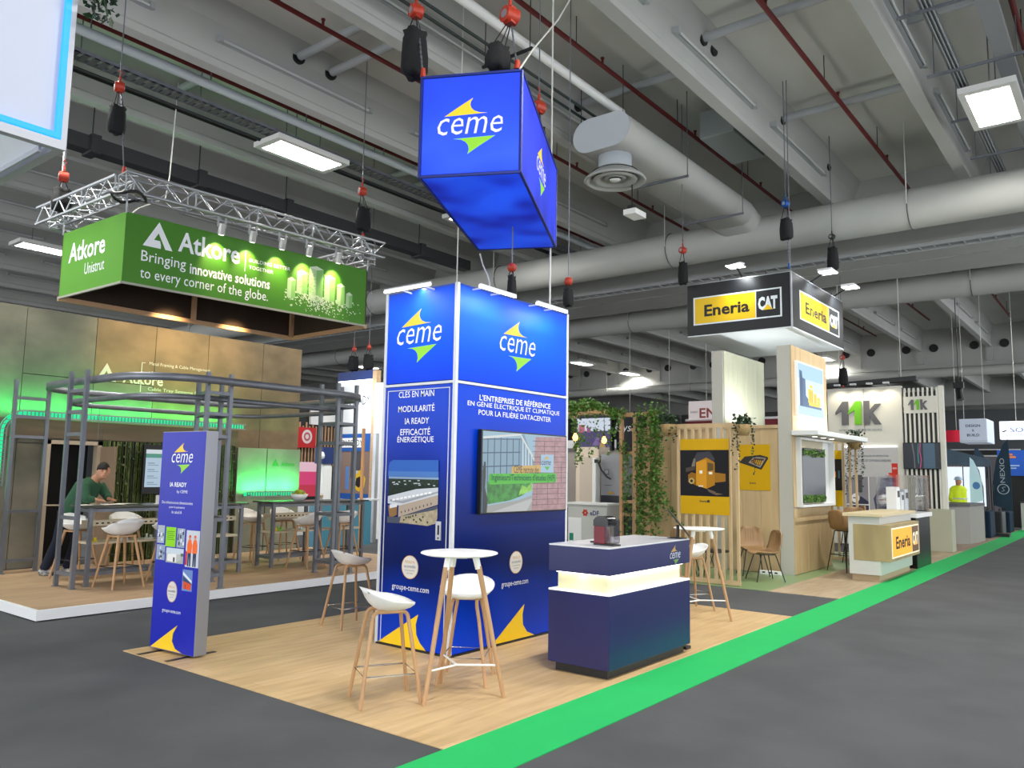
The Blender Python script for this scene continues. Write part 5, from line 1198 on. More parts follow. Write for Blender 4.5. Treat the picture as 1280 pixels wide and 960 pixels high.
for k in range(300): mm.leaf((random.uniform(14.46, 15.74), 4.752, random.uniform(2.10, 2.22)), random.uniform(.02, .05), (random.uniform(-.5, .5), -.1, random.uniform(-1, .3)))
mm.build('moss_strip', [leafm], o, kind='stuff')
cn_ = thing('canopy', 'thin white canopy shelf with three small downlights above the monitor niche', 'canopy', (15.6, 4.6, 2.44))
bev(bx('slab', (14.1, 4.36, 2.44), (17.3, 4.82, 2.53), nm_, cn_), .01)
for x in (14.75, 15.25, 15.75):
    MB().lathe([(0, 2.437), (.04, 2.437), (.05, 2.441)], (x, 4.62, 0), 14).build('downlight', tubew, cn_)
    spot('niche_light', (x, 4.62, 2.43), (x, 4.80, 1.9), 7, (1, .86, .6), 80, .02)
t = thing('pine_pillar', 'tall brightly lit pine wall pillar with a grey edge, left one', 'wall panels', (15.2, 6.2, 0))
bx('core', (14.19, 6.12, 0), (16.26, 6.34, 4.07), greyside, t); boards(t, 14.22, 14.80, 6.12, 0, 4.07, 1, pine_lit); boards(t, 14.80, 16.26, 6.12, 0, 4.07, 3, pine_lit)
t = thing('pine_wall', 'low pine wall between the pillars carrying a yellow poster', 'wall panels', (14.25, 5.6, 0))
for i in range(3): y = 5.10 + i * .345; bev(bx('board', (14.24, y + .002, .01), (14.28, y + .343, 2.58), pine, t), .003, 1)
for i in range(6): y = 6.35 + i * .3; bev(bx('board', (14.24 + i * .02, y + .002, .01), (14.28 + i * .02, y + .298, 2.62), pine, t), .003, 1)
bx('top_rail', (14.2, 5.09, 2.58), (14.3, 8.1, 2.64), pine, t)
FY = Frame((14.235, 5.86, 0), (0, -1, 0), (0, 0, 1))
o = tag(MB().fbox(FY, 0, 1.46, .60, 2.29, 0, .006).build('poster_sheet', mat('poster_yellow', '#C69C00', .5)), 'yellow poster with a tilted dark tablet picture on the pine wall', 'poster')
it = [(P_('#33302C'), [(.02, 1.96), (.13, 2.07), (.42, 2.10), (.565, 2.06), (.57, 2.03), (.44, 1.83)]), (P_('#8E8C86'), [(.20, 1.96), (.30, 2.06), (.40, 2.06), (.53, 2.04), (.42, 1.87)]), (P_('#4A3A28'), [(.24, 1.96), (.31, 2.04), (.5, 2.03), (.41, 1.90)])]
for k in range(6): it.append((P_(random.choice(['#C89A2A', '#D8D4C8', '#B06A2A'])), [(.25 + k * .035, 1.95 - k * .006), (.28 + k * .035, 2.02 - k * .004), (.295 + k * .035, 2.01 - k * .004), (.27 + k * .035, 1.94 - k * .006)]))
patch(Frame((14.228, 5.86, 0), (0, -1, 0), (0, 0, 1)), o, 'tablet_print', it, .0005)
text('Eneria', Frame((14.226, 5.86, 0), (0, -1, 0), (0, 0, 1)), .22, 1.575, .03, blk, o, width=.12, bold=.02)
# slatted screens
def slat_screen(x, y0, y1, z1, n, label, seg=.0):
    t = thing('slatted_screen', label, 'screen divider', (x, (y0 + y1) / 2, 0))
    for z in (.02, z1 - .07): bx('rail', (x - .02, y0, z), (x + .02, y1, z + .07), pine, t)
    for i in range(n): y = y0 + .025 + (y1 - y0 - .05) * i / (n - 1); bev(bx('slat', (x - .02, y - .022, .09), (x + .02, y + .022, z1 - .07), pine, t), .002, 1)
    return t
slat_screen(12.13, 4.98, 6.04, 2.55, 9, 'slatted pine screen carrying the engine poster')
slat_screen(17.45, 4.62, 5.3, 2.5, 6, 'slatted pine screen at the far end of the stand with a narrow poster')
FE = Frame((12.10, 5.97, 0), (0, -1, 0), (0, 0, 1))
o = tag(MB().fbox(FE, 0, 1.09, .84, 2.30, 0, .006).build('poster_sheet', mat('poster_yellow', '#D9A800')), 'large yellow and black poster with a yellow engine on the slatted screen', 'poster')
it = [(P_('#15151A'), rect(0, 1.38, .84, 2.12)), (P_('#3A3A42'), [(.24, 1.98), (.3, 2.08), (.52, 2.10), (.6, 1.98), (.58, 1.9), (.28, 1.9)]), (P_('#A87414'), [(.28, 1.55), (.46, 1.50), (.60, 1.56), (.60, 1.92), (.46, 2.0), (.28, 1.92)]), (P_('#C98E1C'), [(.28, 1.55), (.46, 1.50), (.46, 1.97), (.28, 1.92)]),
      (P_('#8A5E10'), [(.14, 1.60), (.28, 1.55), (.28, 1.74), (.2, 1.76), (.14, 1.72)]), (P_('#96681A'), [(.60, 1.6), (.78, 1.62), (.78, 1.74), (.6, 1.76)]), (P_('#77716A'), [(.20, 1.86), (.24, 1.98), (.27, 1.98), (.26, 1.82)]), (P_('#4A4038'), [(.1, 1.76), (.26, 1.80), (.26, 1.86), (.1, 1.83)]), (P_('#5C4A2A'), [(.48, 1.78), (.58, 1.8), (.58, 1.9), (.48, 1.92)]),
      (P_('#E6E0D0'), rect(.34, 1.74, .39, 1.79)), (P_('#E6E0D0'), rect(.50, 1.73, .56, 1.77)), (P_('#6A5A4A'), [(.46, 1.5), (.60, 1.46), (.62, 1.44), (.74, 1.42), (.62, 1.40), (.5, 1.45)]), (P_('#B9A060'), ell(.2, 1.62, .05, .05, 12)), (P_('#2A2622'), ell(.2, 1.62, .025, .025, 10)), (P_('#D8D4CC'), rect(.32, 1.53, .40, 1.55))]
patch(Frame((12.093, 5.97, 0), (0, -1, 0), (0, 0, 1)), o, 'engine_print', it, .0004)
Fq = Frame((12.091, 5.97, 0), (0, -1, 0), (0, 0, 1)); text('Eneria', Fq, .34, 1.285, .032, blk, o, width=.12, bold=.02); MB().fbox(Fq, .465, 1.283, .51, 1.32, 0, .001).build('small_mark', blk, o)
FN = Frame((17.42, 5.18, 0), (0, -1, 0), (0, 0, 1))
o = tag(MB().fbox(FN, 0, 1.12, .26, 2.28, 0, .006).build('poster_sheet', mat('poster_yellow', '#D9A800')), 'narrow yellow and black poster on the far slatted screen', 'poster')
patch(Frame((17.413, 5.18, 0), (0, -1, 0), (0, 0, 1)), o, 'machine_print', [(P_('#2A2320'), rect(0, 1.45, .26, 2.1)), (P_('#E08A10'), rect(.0, 1.72, .14, 1.84)), (P_('#4A6A7A'), rect(.18, 1.7, .22, 1.86)), (P_('#7A4A10'), rect(.05, 1.76, .09, 1.79))], .0004)
# hanging planters
bask = mat('woven_basket', '#A98E5E', .8, noise=.3, scale=(30, 30, 60))
def planter(x, y, z, label, trail=.5, s_=1.0):
    t = thing('hanging_planter', label, 'plant', (x, y, z))
    MB().lathe([(0, 0), (.07 * s_, 0), (.13 * s_, .16 * s_), (.12 * s_, .17 * s_), (.06 * s_, .03 * s_), (0, .03)], (x, y, z), 14).build('basket', bask, t)
    m = MB()
    for k in range(170):
        a = random.random() * 6.3; r = random.random() * .15 * s_
        m.leaf((x + r * math.cos(a), y + r * math.sin(a), z + .14 * s_ + random.random() * .18 * s_), random.uniform(.04, .08))
    for j in range(6):
        a = random.random() * 6.3; p = Vector((x + .13 * s_ * math.cos(a), y + .13 * s_ * math.sin(a), z + .17 * s_)); n = int(trail * random.uniform(6, 16))
        for k in range(n):
            p = p + Vector((random.uniform(-.02, .02), random.uniform(-.02, .02), -.05)); m.leaf(p, random.uniform(.03, .055)); m.leaf(p, random.uniform(.03, .055))
    m.build('foliage', leafd, t, kind='stuff')
planter(12.05, 4.86, 2.34, 'woven planter with trailing ivy at the right corner of the engine poster screen', 1.0)
planter(12.05, 6.16, 2.36, 'woven planter at the left top of the engine poster screen', .5, 1.1)
planter(17.35, 4.62, 2.3, 'woven planter with long trailing ivy beside the canopy of the pine wall', 1.4, 1.2)
# wooden shell chairs
chw = mat('chair_veneer', '#A07E56', .45, noise=.15, scale=(3, 30, 3))
def shell_chair(h, label, group, bar=False):
    t = thing('shell_chair' if not bar else 'bar_chair', label, 'chair', (0, 0, 0), group=group)
    # one bent sheet: seat curving up into the back
    prof = [(.22, h - .012), (.20, h + .008), (.10, h), (-.05, h - .006), (-.14, h + .004), (-.19, h + .05), (-.215, h + .13), (-.235, h + .24), (-.25, h + .33), (-.255, h + .37)]
    wid = [.19, .21, .23, .235, .235, .235, .23, .22, .185, .11]
    m = MB(); n = 10; vs = []; vb = []
    for (x, z), w_ in zip(prof, wid):
        for j in range(n + 1):
            s_ = -1 + 2 * j / n; k = abs(s_) ** 3
            vs.append((x + (.05 * k if z > h + .04 else 0), s_ * w_, z + (.035 * k if z < h + .06 else 0))); vb.append((vs[-1][0] - (.012 if z > h + .04 else 0), vs[-1][1], vs[-1][2] - (.012 if z <= h + .04 else .0)))
    R_ = len(prof); N = len(vs); f = [(i * (n + 1) + j, i * (n + 1) + j + 1, (i + 1) * (n + 1) + j + 1, (i + 1) * (n + 1) + j) for i in range(R_ - 1) for j in range(n)]
    bd = [i * (n + 1) for i in range(R_)] + [(R_ - 1) * (n + 1) + j for j in range(1, n + 1)] + [i * (n + 1) + n for i in range(R_ - 2, -1, -1)] + [j for j in range(n - 1, 0, -1)]
    f2 = [(bd[i], bd[(i + 1) % len(bd)], N + bd[(i + 1) % len(bd)], N + bd[i]) for i in range(len(bd))]
    m.add(vs + vb, f + [tuple(N + a for a in q)[::-1] for q in f] + f2, 0, True); m.build('shell', chw, t)
    g = MB()
    for j in range(1, 9): s_ = -1 + 2 * j / 9; g.bar((-.212, s_ * .21, h + .10), (-.243, s_ * .19, h + .32), .004, .006)
    g.build('groove', mat('veneer_groove', '#7A5C3A', .6), t, kind='stuff')
    for sx, sy in ((1, 1), (1, -1), (-1, 1), (-1, -1)): MB().cyl((sx * .24, sy * .23, 0), (sx * .12, sy * .14, h - .012), .0095, 8).build('leg', blackm, t)
    MB().bar((.12, -.14, h - .02), (.12, .14, h - .02), .015, .015).bar((-.12, -.14, h - .02), (-.12, .14, h - .02), .015, .015).bar((.12, -.14, h - .02), (-.12, -.14, h - .02), .015, .015).bar((.12, .14, h - .02), (-.12, .14, h - .02), .015, .015).build('under_frame', blackm, t)
    if bar:
        z = .30; q = .24 - .12 * z / h; r_ = .23 - .09 * z / h
        MB().tube([(q, r_, z), (-q, r_, z), (-q, -r_, z), (q, -r_, z)], .008, 6, closed=True).build('footrest', blackm, t)
    return t
c1_ = shell_chair(.45, 'wooden shell chair facing the viewer against the pine wall', 'wooden shell chairs by the slatted screen'); index_kids(c1_)
c1_.location = (13.75, 5.42, .007); c1_.rotation_euler = (0, 0, R(215))
dup(c1_, (13.15, 4.98, .007), R(135), 'wooden shell chair seen from behind, right of the slatted screen')
dup(c1_, (13.3, 6.5, .007), R(20), 'wooden shell chair behind the slats, lowest part visible')
b1_ = shell_chair(.75, 'wooden bar chair with black legs in front of the monitor niche', 'wooden bar chairs by the wood-block counter', True); index_kids(b1_)
b1_.location = (15.55, 4.36, .008); b1_.rotation_euler = (0, 0, R(-28))
dup(b1_, (17.0, 4.55, .008), R(-150), 'wooden bar chair just behind the wood-block counter')
dup(b1_, (18.0, 4.9, .008), R(120), 'farther wooden bar chair with its back turned, beside the counter')
o = thing('low_table', 'black wire-legged side table behind the slats', 'table', (13.0, 5.9, 0)); MB().lathe([(0, .43), (.3, .43), (.3, .45), (0, .45)], (13.0, 5.85, 0), 24).build('tabletop', blackm, o)
for k in range(6): a = k * math.pi / 3; MB().cyl((13 + .22 * math.cos(a), 5.85 + .22 * math.sin(a), .007), (13 + .08 * math.cos(a + 1), 5.85 + .08 * math.sin(a + 1), .43), .007, 6).build('leg', blackm, o)
o = thing('power_strip', 'white socket strip on the green floor against the pine wall', 'power strip', (14.05, 5.2, .007)); bev(bx('body', (14.0, 5.02, .007), (14.08, 5.4, .07), white_p, o), .006)
for k in range(3): MB().box(13.996, 5.08 + k * .11, .03, 14.0, 5.13 + k * .11, .055).build('socket', blackm, o)
# counter with glowing sign
t = thing('welcome_counter', 'pine and white counter with a glowing yellow sign on its front block', 'counter', (15.5, 3.7, 0))
bx('plinth', (14.42, 3.52, .008), (16.6, 3.95, .11), mat('counter_plinth', '#B59E7C', .5), t)
cw = mat('counter_white', '#C6C8C2', .4)
bev(bx('body', (14.36, 3.48, .11), (16.66, 3.98, 1.07), cw, t), .004); bev(bx('worktop', (14.28, 3.42, 1.07), (16.8, 4.05, 1.12), mat('pine_top', '#CFC09A', .5), t), .004)
w1 = mat('knotty_pine', '#A8966A', .6, noise=.22, scale=(4, 4, 1)); bev(bx('front_block', (14.35, 3.315, .34), (16.5, 3.9, .94), w1, t), .004)
bl_ = D.objects['front_block']
FKc = Frame((14.38, 3.312, .34), (1, 0, 0), (0, 0, 1)); yE = mat('glow_yellow', '#FFB400', .5, emit=1.05); wE = mat('glow_white', '#FFF2D0', .5, emit=1.0)
cat_logo(FKc, .03, .05, 2.02, .50, t, mat('glow_dark', '#5A3A10', .5, emit=.4), yE, wE, .003, mat('print_brown', '#3A2A08', .5))
# ================================================================ far stands on the right
ww = mat('white_wall_panel', '#D5D3C8', .6)
bx('stand_floor', (22.05, 3.47, 0), (33, 8, .008), plank_mat('far_vinyl', '#A08B76', '#97826D', '#8A7660'), label='brownish flooring of the far white stand', cat='flooring')
t = thing('stand_wall', 'tall white stand wall with a large grey and lime arrow logo', 'wall panels', (22.1, 5.6, 0))
for i in range(2): bev(bx('panel', (22.02, 4.71 + i * .92, .01), (22.1, 5.62 + i * .92, 4.03 - .0 * i), ww, t), .004)
bx('top_trim', (22.0, 4.70, 4.03), (22.12, 6.56, 4.07), ww, t)
FX = Frame((22.015, 6.55, 0), (0, -1, 0), (0, 0, 1)); gr = mat('grey_logo', '#5D5D60', .5); lm = mat('lime_logo', '#6CB81C', .5)
def ttk(fr, u, v, w, h, parent, d=.05):
    # two arrow-headed strokes and a letter K, each a raised letter
    def one(a, m_): MB().prism(fr, [(u + a * w, v + .45 * h), (u + a * w, v + .55 * h), (u + (a + .17) * w, v + h), (u + (a + .30) * w, v + h), (u + (a + .30) * w, v), (u + (a + .15) * w, v), (u + (a + .15) * w, v + .62 * h)][::-1], 0, d).build('raised_letter', m_, parent)
    one(0, gr); one(.30, lm)
    MB().prism(fr, [(u + .66 * w, v), (u + .66 * w, v + h), (u + .79 * w, v + h), (u + .79 * w, v + .6 * h), (u + .92 * w, v + .86 * h), (u + 1.05 * w, v + .86 * h), (u + .86 * w, v + .5 * h), (u + 1.05 * w, v), (u + .90 * w, v), (u + .79 * w, v + .36 * h), (u + .79 * w, v)][::-1], 0, d).build('raised_letter', gr, parent)
ttk(FX, .22, 3.10, 1.08, .62, t); text('DÉTECTION DE FUITES DE LIQUIDE', FX, .30, 2.93, .07, greyp, t, width=1.05)
pst = MB().fbox(FX, .42, .85, 1.70, 2.52, 0, .03).build('picture_panel', mat('poster_grey', '#B4B2B0', .5, emit=.12), t)
MB().fbox(FX, .42, 2.51, 1.70, 2.545, 0, .05).build('led_edge', mat('led_edge', '#FFFFFF', .5, emit=2.0), t)
FX2 = Frame((21.984, 6.55, 0), (0, -1, 0), (0, 0, 1))
it = [(P_('#8D8A90'), rect(.44, .86, 1.02, 1.75)), (P_('#A9A6A8'), rect(1.02, .86, 1.68, 1.75)), (P_('#4E4E68'), [(1.15, .9), (1.68, .95), (1.68, 1.75), (1.3, 1.72), (1.24, 1.45), (1.1, 1.2)]), (P_('#3D3D50'), [(.6, .9), (1.0, .88), (1.0, 1.1), (.8, 1.25), (.6, 1.1)]),
      (P_('#55555C'), rect(.66, 1.35, .84, 1.8)), (P_('#6E6E86'), [(1.3, 1.5), (1.68, 1.45), (1.68, 1.6), (1.34, 1.68)]), (P_('#E4E4E0'), rect(.98, .88, 1.01, 1.75)), (P_('#E4E4E0'), rect(.44, 1.02, 1.01, 1.05)), (P_('#F0F0EE'), ell(.66, 1.2, .1, .12)), (P_('#F0F0EE'), ell(1.32, 1.18, .11, .13)), (P_('#8A3A3A'), rect(1.25, 1.16, 1.4, 1.19)), (P_('#5A5A5A'), rect(.6, 1.19, .72, 1.22)),
      (P_('#C9382C'), rect(1.56, 1.85, 1.70, 2.1)), (P_('#C9382C'), rect(1.48, 1.75, 1.70, 1.86)), (P_('#C9382C'), rect(1.62, .95, 1.70, 1.75)), (P_('#7A4A3A'), [(.72, .88), (.76, 1.0), (.9, 1.0), (.94, .88)])]
patch(FX2, pst, 'picture_print', it, .0006)
text("SYSTÈMES NUMÉRIQUES DE DÉTECTION", FX2, .50, 2.26, .06, greyp, pst, width=1.0, bold=.02, d=.003); text("DE FUITES D'EAU ET D'HYDROCARBURES", FX2, .50, 2.14, .06, greyp, pst, width=1.05, bold=.02, d=.003); text("Leak detection systems", FX2, .50, 2.04, .035, greyp, pst, width=.4, d=.003)
text('NEW', FX2, 1.58, 1.95, .05, wht, pst, width=.1, d=.004)
for y in (6.2, 5.8, 5.4, 5.0):
    o = thing('arm_light', 'small arm spotlight on top of the white logo wall, ' + {6.2: 'leftmost', 5.8: 'second from the left', 5.4: 'third from the left', 5.0: 'rightmost'}[y], 'lamp', (21.7, y, 4.05), group='arm spotlights along the top of the white logo wall')
    MB().bar((22.05, y, 4.08), (21.75, y, 4.16), .02, .02).build('arm', blackm, o); MB().box(21.68, y - .07, 4.12, 21.8, y + .07, 4.16).build('lamp_head', post, o)
    spot('arm_beam', (21.7, y, 4.1), (22.0, y, 3.4), 14, (1, .9, .7), 110)
# slatted column of that stand
t = thing('slatted_column', 'white slatted column with a small arrow logo and a wall screen', 'wall panels', (22.05, 4.28, 0))
bx('dark_core', (22.06, 3.90, .0), (22.2, 4.66, 3.9), blackm, t)
for i in range(8): y = 3.90 + i * .105; bev(bx('slat', (22.0, y - .022, .95), (22.07, y + .022, 4.0), ww, t), .003, 1)
bx('logo_board', (21.98, 3.90, 3.36), (22.02, 4.66, 3.78), ww, t); bx('side_post', (22.0, 3.76, 0), (22.15, 3.87, 4.03), ww, t)
FZ = Frame((21.978, 4.66, 0), (0, -1, 0), (0, 0, 1)); ttk(FZ, .11, 3.44, .42, .26, t, .02)
o = thing('column_screen', 'dark wall screen with a thin pink trace on the white slatted column', 'screen', (21.95, 4.28, 1.96)); bev(bx('casing', (21.93, 3.86, 1.96), (21.98, 4.70, 2.62), blackm, o), .006)
FZ2 = Frame((21.928, 4.70, 0), (0, -1, 0), (0, 0, 1)); patch(FZ2, o, 'screen_picture', [(pe('#14202C'), rect(.02, 1.98, .82, 2.6)), (pe('#3A5A70'), rect(.46, 1.98, .72, 2.6)), (pe('#6A7078'), [(.2, 2.6), (.24, 2.3), (.25, 1.98), (.27, 1.98), (.26, 2.3), (.23, 2.6)]), (pe('#C23A8A'), [(.37, 1.98), (.4, 2.2), (.37, 2.4), (.39, 2.6), (.41, 2.6), (.39, 2.4), (.42, 2.2), (.39, 1.98)]), (pe('#1FA8A0'), [(.34, 2.1), (.33, 2.3), (.35, 2.6), (.36, 2.6), (.345, 2.3), (.355, 2.1)])], .0006)
# display case on black plinth
t = thing('display_case', 'glass display case with a white base tray on a black plinth', 'display case', (17.6, 3.8, 0))
bev(bx('plinth', (16.98, 3.46, .008), (18.25, 4.1, .97), mat('gloss_black_plinth', '#0C0E0D', .25), t), .004); bx('base_tray', (16.92, 3.42, .97), (18.3, 4.2, 1.05), white_p, t)
glass = mat('clear_glass', '#FFFFFF', .02, alpha=.35, ior=1.05)
for n_, a, b in (('glass_pane', (16.96, 3.45, 1.05), (18.26, 3.456, 1.78)), ('glass_pane', (16.96, 3.45, 1.05), (16.966, 4.15, 1.78)), ('glass_pane', (16.96, 4.15, 1.05), (18.26, 4.156, 1.78)), ('glass_pane', (18.25, 3.45, 1.05), (18.256, 4.15, 1.78)), ('glass_lid', (16.96, 3.45, 1.78), (18.26, 4.15, 1.786))): bx(n_, a, b, glass, t)
for i, (x, w_, h_) in enumerate(((17.2, .12, .5), (17.55, .1, .4), (17.9, .14, .45))):
    o = thing('exhibit', ['white box-shaped', 'pale slim', 'grey wide'][i] + ' instrument inside the glass display case', 'instrument', (x, 3.9, 1.05)); bev(bx('body', (x - w_, 3.8, 1.05), (x + w_, 4.0, 1.05 + h_), [white_p, nm_, alu][i], o), .01); MB().box(x - w_ * .6, 3.79, 1.05 + h_ * .6, x + w_ * .6, 3.80, 1.05 + h_ * .85).build('display', blackm, o)
o = bev(bx('info_plinth', (21.45, 3.60, .008), (21.92, 4.12, 1.0), mat('beige_plinth', '#A9A894', .6), label='plain beige plinth in front of the slatted column', cat='plinth'), .01)
# grey reception desk and man in a yellow vest
t = thing('reception_desk', 'grey rounded reception desk with a black top', 'counter', (25.4, 4.0, 0))
fr_ = Frame((0, 0, 0), (1, 0, 0), (0, 1, 0)); pl_ = [(23.9, 4.6), (23.9, 4.25), (24.3, 3.95), (24.75, 3.72), (25.2, 3.66), (26.5, 3.61), (26.5, 4.6)]
MB().prism(fr_, pl_, .008, 1.0, 0).build('body', mat('grey_desk', '#8D8982', .6), t); MB().prism(fr_, [(x - .03, y - .03) for x, y in pl_], 1.0, 1.07, 0).build('worktop', blackm, t)
o = thing('bright_screen', 'brightly lit white backdrop screen behind the man in the yellow vest', 'screen', (28.3, 4.6, 0)); bx('frame', (28.3, 3.75, .9), (28.36, 5.0, 2.14), blackm, o); bx('lit_surface', (28.29, 3.78, .92), (28.3, 4.97, 2.12), mat('bright_white', '#E8F2FF', .5, emit=1.0), o)
MB().box(28.27, 4.36, .92, 28.29, 4.385, 2.12).box(28.27, 4.08, .92, 28.29, 4.10, 2.12).build('mullion', blackm, o)
bx('backdrop_foot', (28.3, 3.9, 0), (28.36, 4.9, .9), blackm, o)
o3 = Vector((26.9, 4.30, .008)); rv = Vector((.786, .618, 0)); fv = Vector((.618, -.786, 0))
b = MB(); limb(b, [pt(0, 0, .92), pt(0, 0, 1.15), pt(.02, 0, 1.42)], [.14, .13, .15]); limb(b, [pt(.02, 0, 1.45), pt(.0, 0, 1.62)], [.065, .06]); hc2 = pt(-.02, 0, 1.66); ball(b, hc2, .095, .08, .12)
ball(b, hc2 + fv * .09 + Vector((0, 0, -.02)), .018, .015, .02)
for q_ in (-1, 1):
    limb(b, [pt(.0, .19 * q_, 1.42), pt(.08 + .1 * q_, .24 * q_, 1.18), pt(.25, .16 * q_, 1.10)], [.055, .043, .03]); hand(b, pt(.25, .16 * q_, 1.10), (rv.x, rv.y, -.1), (0, 0, 1)); limb(b, [pt(0, .09 * q_, .92), pt(0, .1 * q_, .5), pt(0, .1 * q_, .08)], [.09, .06, .045])
pv = b.build('person', skin, label='worker in a yellow hi-vis jacket and pale helmet behind the reception desk', cat='person'); fuse(pv, .016)
hv = mat('hi_vis_yellow', '#C8E01A', .7, emit=.12); c = MB(); limb(c, [pt(0, .05, .90), pt(0, .05, 1.15), pt(.02, .05, 1.43)], [.18, .175, .18]); limb(c, [pt(0, -.06, .90), pt(0, -.06, 1.15), pt(.02, -.06, 1.43)], [.18, .175, .18]); ball(c, pt(.01, 0, 1.42), .15, .25, .13, yaw=math.atan2(rv.y, rv.x)); 
for q_ in (-1, 1): limb(c, [pt(.0, .17 * q_, 1.42), pt(.08 + .1 * q_, .24 * q_, 1.18), pt(.22, .17 * q_, 1.11)], [.08, .062, .05])
fuse(c.build('hi_vis_jacket', hv, pv), .016)
for z in (1.0, 1.14): MB().lathe([(.238, z), (.240, z + .035)], tuple(o3), 24).build('reflective_band', mat('reflective', '#C9CDD0', .4), pv)
c = MB()
for q_ in (-1, 1): limb(c, [pt(0, .09 * q_, .95), pt(0, .1 * q_, .5), pt(0, .1 * q_, .06)], [.12, .08, .07])
fuse(c.build('trousers', mat('navy_trousers', '#10182B'), pv), .016)
MB().lathe([(.125, .04), (.11, .05), (.105, .09), (.07, .135), (0, .15)], tuple(hc2), 18).build('helmet', mat('pale_helmet', '#AFC6D8', .4), pv)
for q_ in (-1, 1): c = MB(); limb(c, [pt(-.06, .1 * q_, .045), pt(.16, .1 * q_, .035)], [.05, .04]); fuse(c.build('boot', blackm, pv), .012, 2)
# dark tent canopy, red banner
tealf = mat('dark_teal_fabric', '#1E3A4C', .8, noise=.2, scale=(2, 2, 2))
t = thing('tent_canopy', 'dark teal tent canopy above the man in the yellow vest', 'canopy', (27.5, 4.3, 2.1))
MB().add([(27.2, 4.75, 2.15), (29.5, 3.75, 2.15), (27.3, 4.72, 2.68), (29.5, 3.8, 2.38), (31, 5.6, 2.3), (28, 6, 2.8)], [(0, 1, 3, 2), (2, 3, 4, 5), (0, 2, 5), (1, 4, 3)]).build('fabric', tealf, t)
for x, y in ((27.25, 4.72), (29.45, 3.78)): MB().cyl((x, y, 0), (x, y, 2.2), .02, 8).build('pole', blackm, t)
t = thing('curved_banner', 'bright red curved fabric banner hanging behind the tent canopy', 'hanging sign', (31, 5.0, 3.1))
m = MB(); vs = []
for i in range(13): a = math.pi * (i / 12); vs += [(33.5 - .35 * math.sin(a), 5.95 - .1 * i, 3.1), (33.5 - .35 * math.sin(a), 5.95 - .1 * i, 3.53)]
m.add(vs, [(2 * i, 2 * i + 2, 2 * i + 3, 2 * i + 1) for i in range(12)], 0, True); m.build('fabric', mat('coral_red', '#D8203E', .7, emit=.15), t); MB().cyl((33.3, 5.3, 3.5), (33.3, 5.3, 9.1), .008, 6).build('wire', rope, t)
# cube sign and long white sign
t = thing('cube_sign', 'small white hanging cube with dark words on its face', 'hanging sign', (30.4, 4.2, 2.94)); wcube = mat('pale_blue_white', '#C2CCDC', .5, emit=.25)
bev(bx('cube', (30.0, 3.89, 2.94), (31.6, 4.69, 3.72), wcube, t), .02); FD = Frame((29.995, 4.69, 0), (0, -1, 0), (0, 0, 1)); dkb = mat('dark_blue_print', '#2C3A5C', .5)
text('DESIGN', FD, .40, 3.45, .085, dkb, t, width=.42, align='C', bold=.02); text('&', FD, .40, 3.30, .08, dkb, t, align='C'); text('BUILD', FD, .40, 3.14, .085, dkb, t, width=.36, align='C', bold=.02)
MB().bar((29.99, 4.7, 3.0), (29.99, 3.88, 3.0), .02, .012).build('edge_trim', alu, t)
for y in (4.0, 4.6): MB().cyl((30.4, y, 3.72), (30.4, y, 9.1), .008, 6).build('wire', rope, t)
t = thing('long_sign', 'long glowing white hanging sign with blue lettering at the right picture edge', 'hanging sign', (32, 2.6, 3.1)); bev(bx('box', (32.0, .8, 3.12), (32.4, 3.78, 3.74), mat('glow_sign', '#EEF2F8', .5, emit=.9), t), .02)
FS2 = Frame((31.99, 3.78, 0), (0, -1, 0), (0, 0, 1)); text('SOCOMEC', FS2, .32, 3.36, .16, mat('blue_lit', '#2F5FB0', .5, emit=.5), t, width=1.5); text('Innovative Power Solutions', FS2, .2, 3.24, .05, dkb, t, width=1.7)
MB().prism(FS2, [(.06, 3.38), (.2, 3.44), (.25, 3.44), (.12, 3.36)], 0, .002).build('swoosh', dkb, t)
for y in (3.3, 2.6, 1.2): MB().cyl((32.2, y, 3.74), (32.2, y, 9.1), .008, 6).build('wire', rope, t)
# feather flags
def flag(x, y, z0, z1, w_, label, m_, mirror=1, words=None):
    t = thing('feather_flag', label, 'flag', (x, y, 0)); fr = Frame((x, y, 0), (0, -1, 0), (0, 0, 1)); h = z1 - z0
    poly = [(-w_ / 2, z0 + .08 * h), (w_ / 2, z0), (w_ / 2, z0 + .6 * h), (w_ / 2 - .02, z0 + .8 * h), (w_ * .42, z1), (w_ * .15, z1 - .07 * h), (-w_ * .2, z0 + .72 * h), (-w_ * .42, z0 + .5 * h)]
    MB().prism(fr, [(a * mirror, b_) for a, b_ in poly][::-1 if mirror > 0 else 1], -.008, .008).build('fabric', m_, t)
    MB().tube([fr(-w_ / 2 * mirror, .1, -.02), fr(-w_ / 2 * mirror, z0 + .35 * h, -.02), fr(-w_ * .22 * mirror, z0 + .72 * h, -.02), fr(w_ * .42 * mirror, z1, -.02)], .014, 6).build('pole', blackm, t); MB().box(x - .2, y - .15, 0, x + .2, y + .25, .1).build('base', blackm, t)
    return t, fr
t, fr = flag(28.9, 3.42, .78, 2.98, .5, 'dark teal feather flag with a pale vertical word and ring emblem', tealf)
palep = mat('pale_teal_print', '#B8C4C8', .5); fv_ = Frame(fr(.09, 1.65, .01), (0, 0, 1), (0, 1, 0)); text('NEXIO', fv_, 0, 0, .13, palep, t, width=.75)
MB().tube([fr(.03 + .15 * math.cos(a), 1.45 + .15 * math.sin(a), .014) for a in [i * math.pi / 10 for i in range(20)]], .012, 6, closed=True).build('ring_emblem', palep, t); MB().tube([fr(-.02, 1.38, .014), fr(.06, 1.40, .014), fr(.0, 1.5, .014), fr(.09, 1.52, .014)], .010, 6).build('emblem_stroke', palep, t)
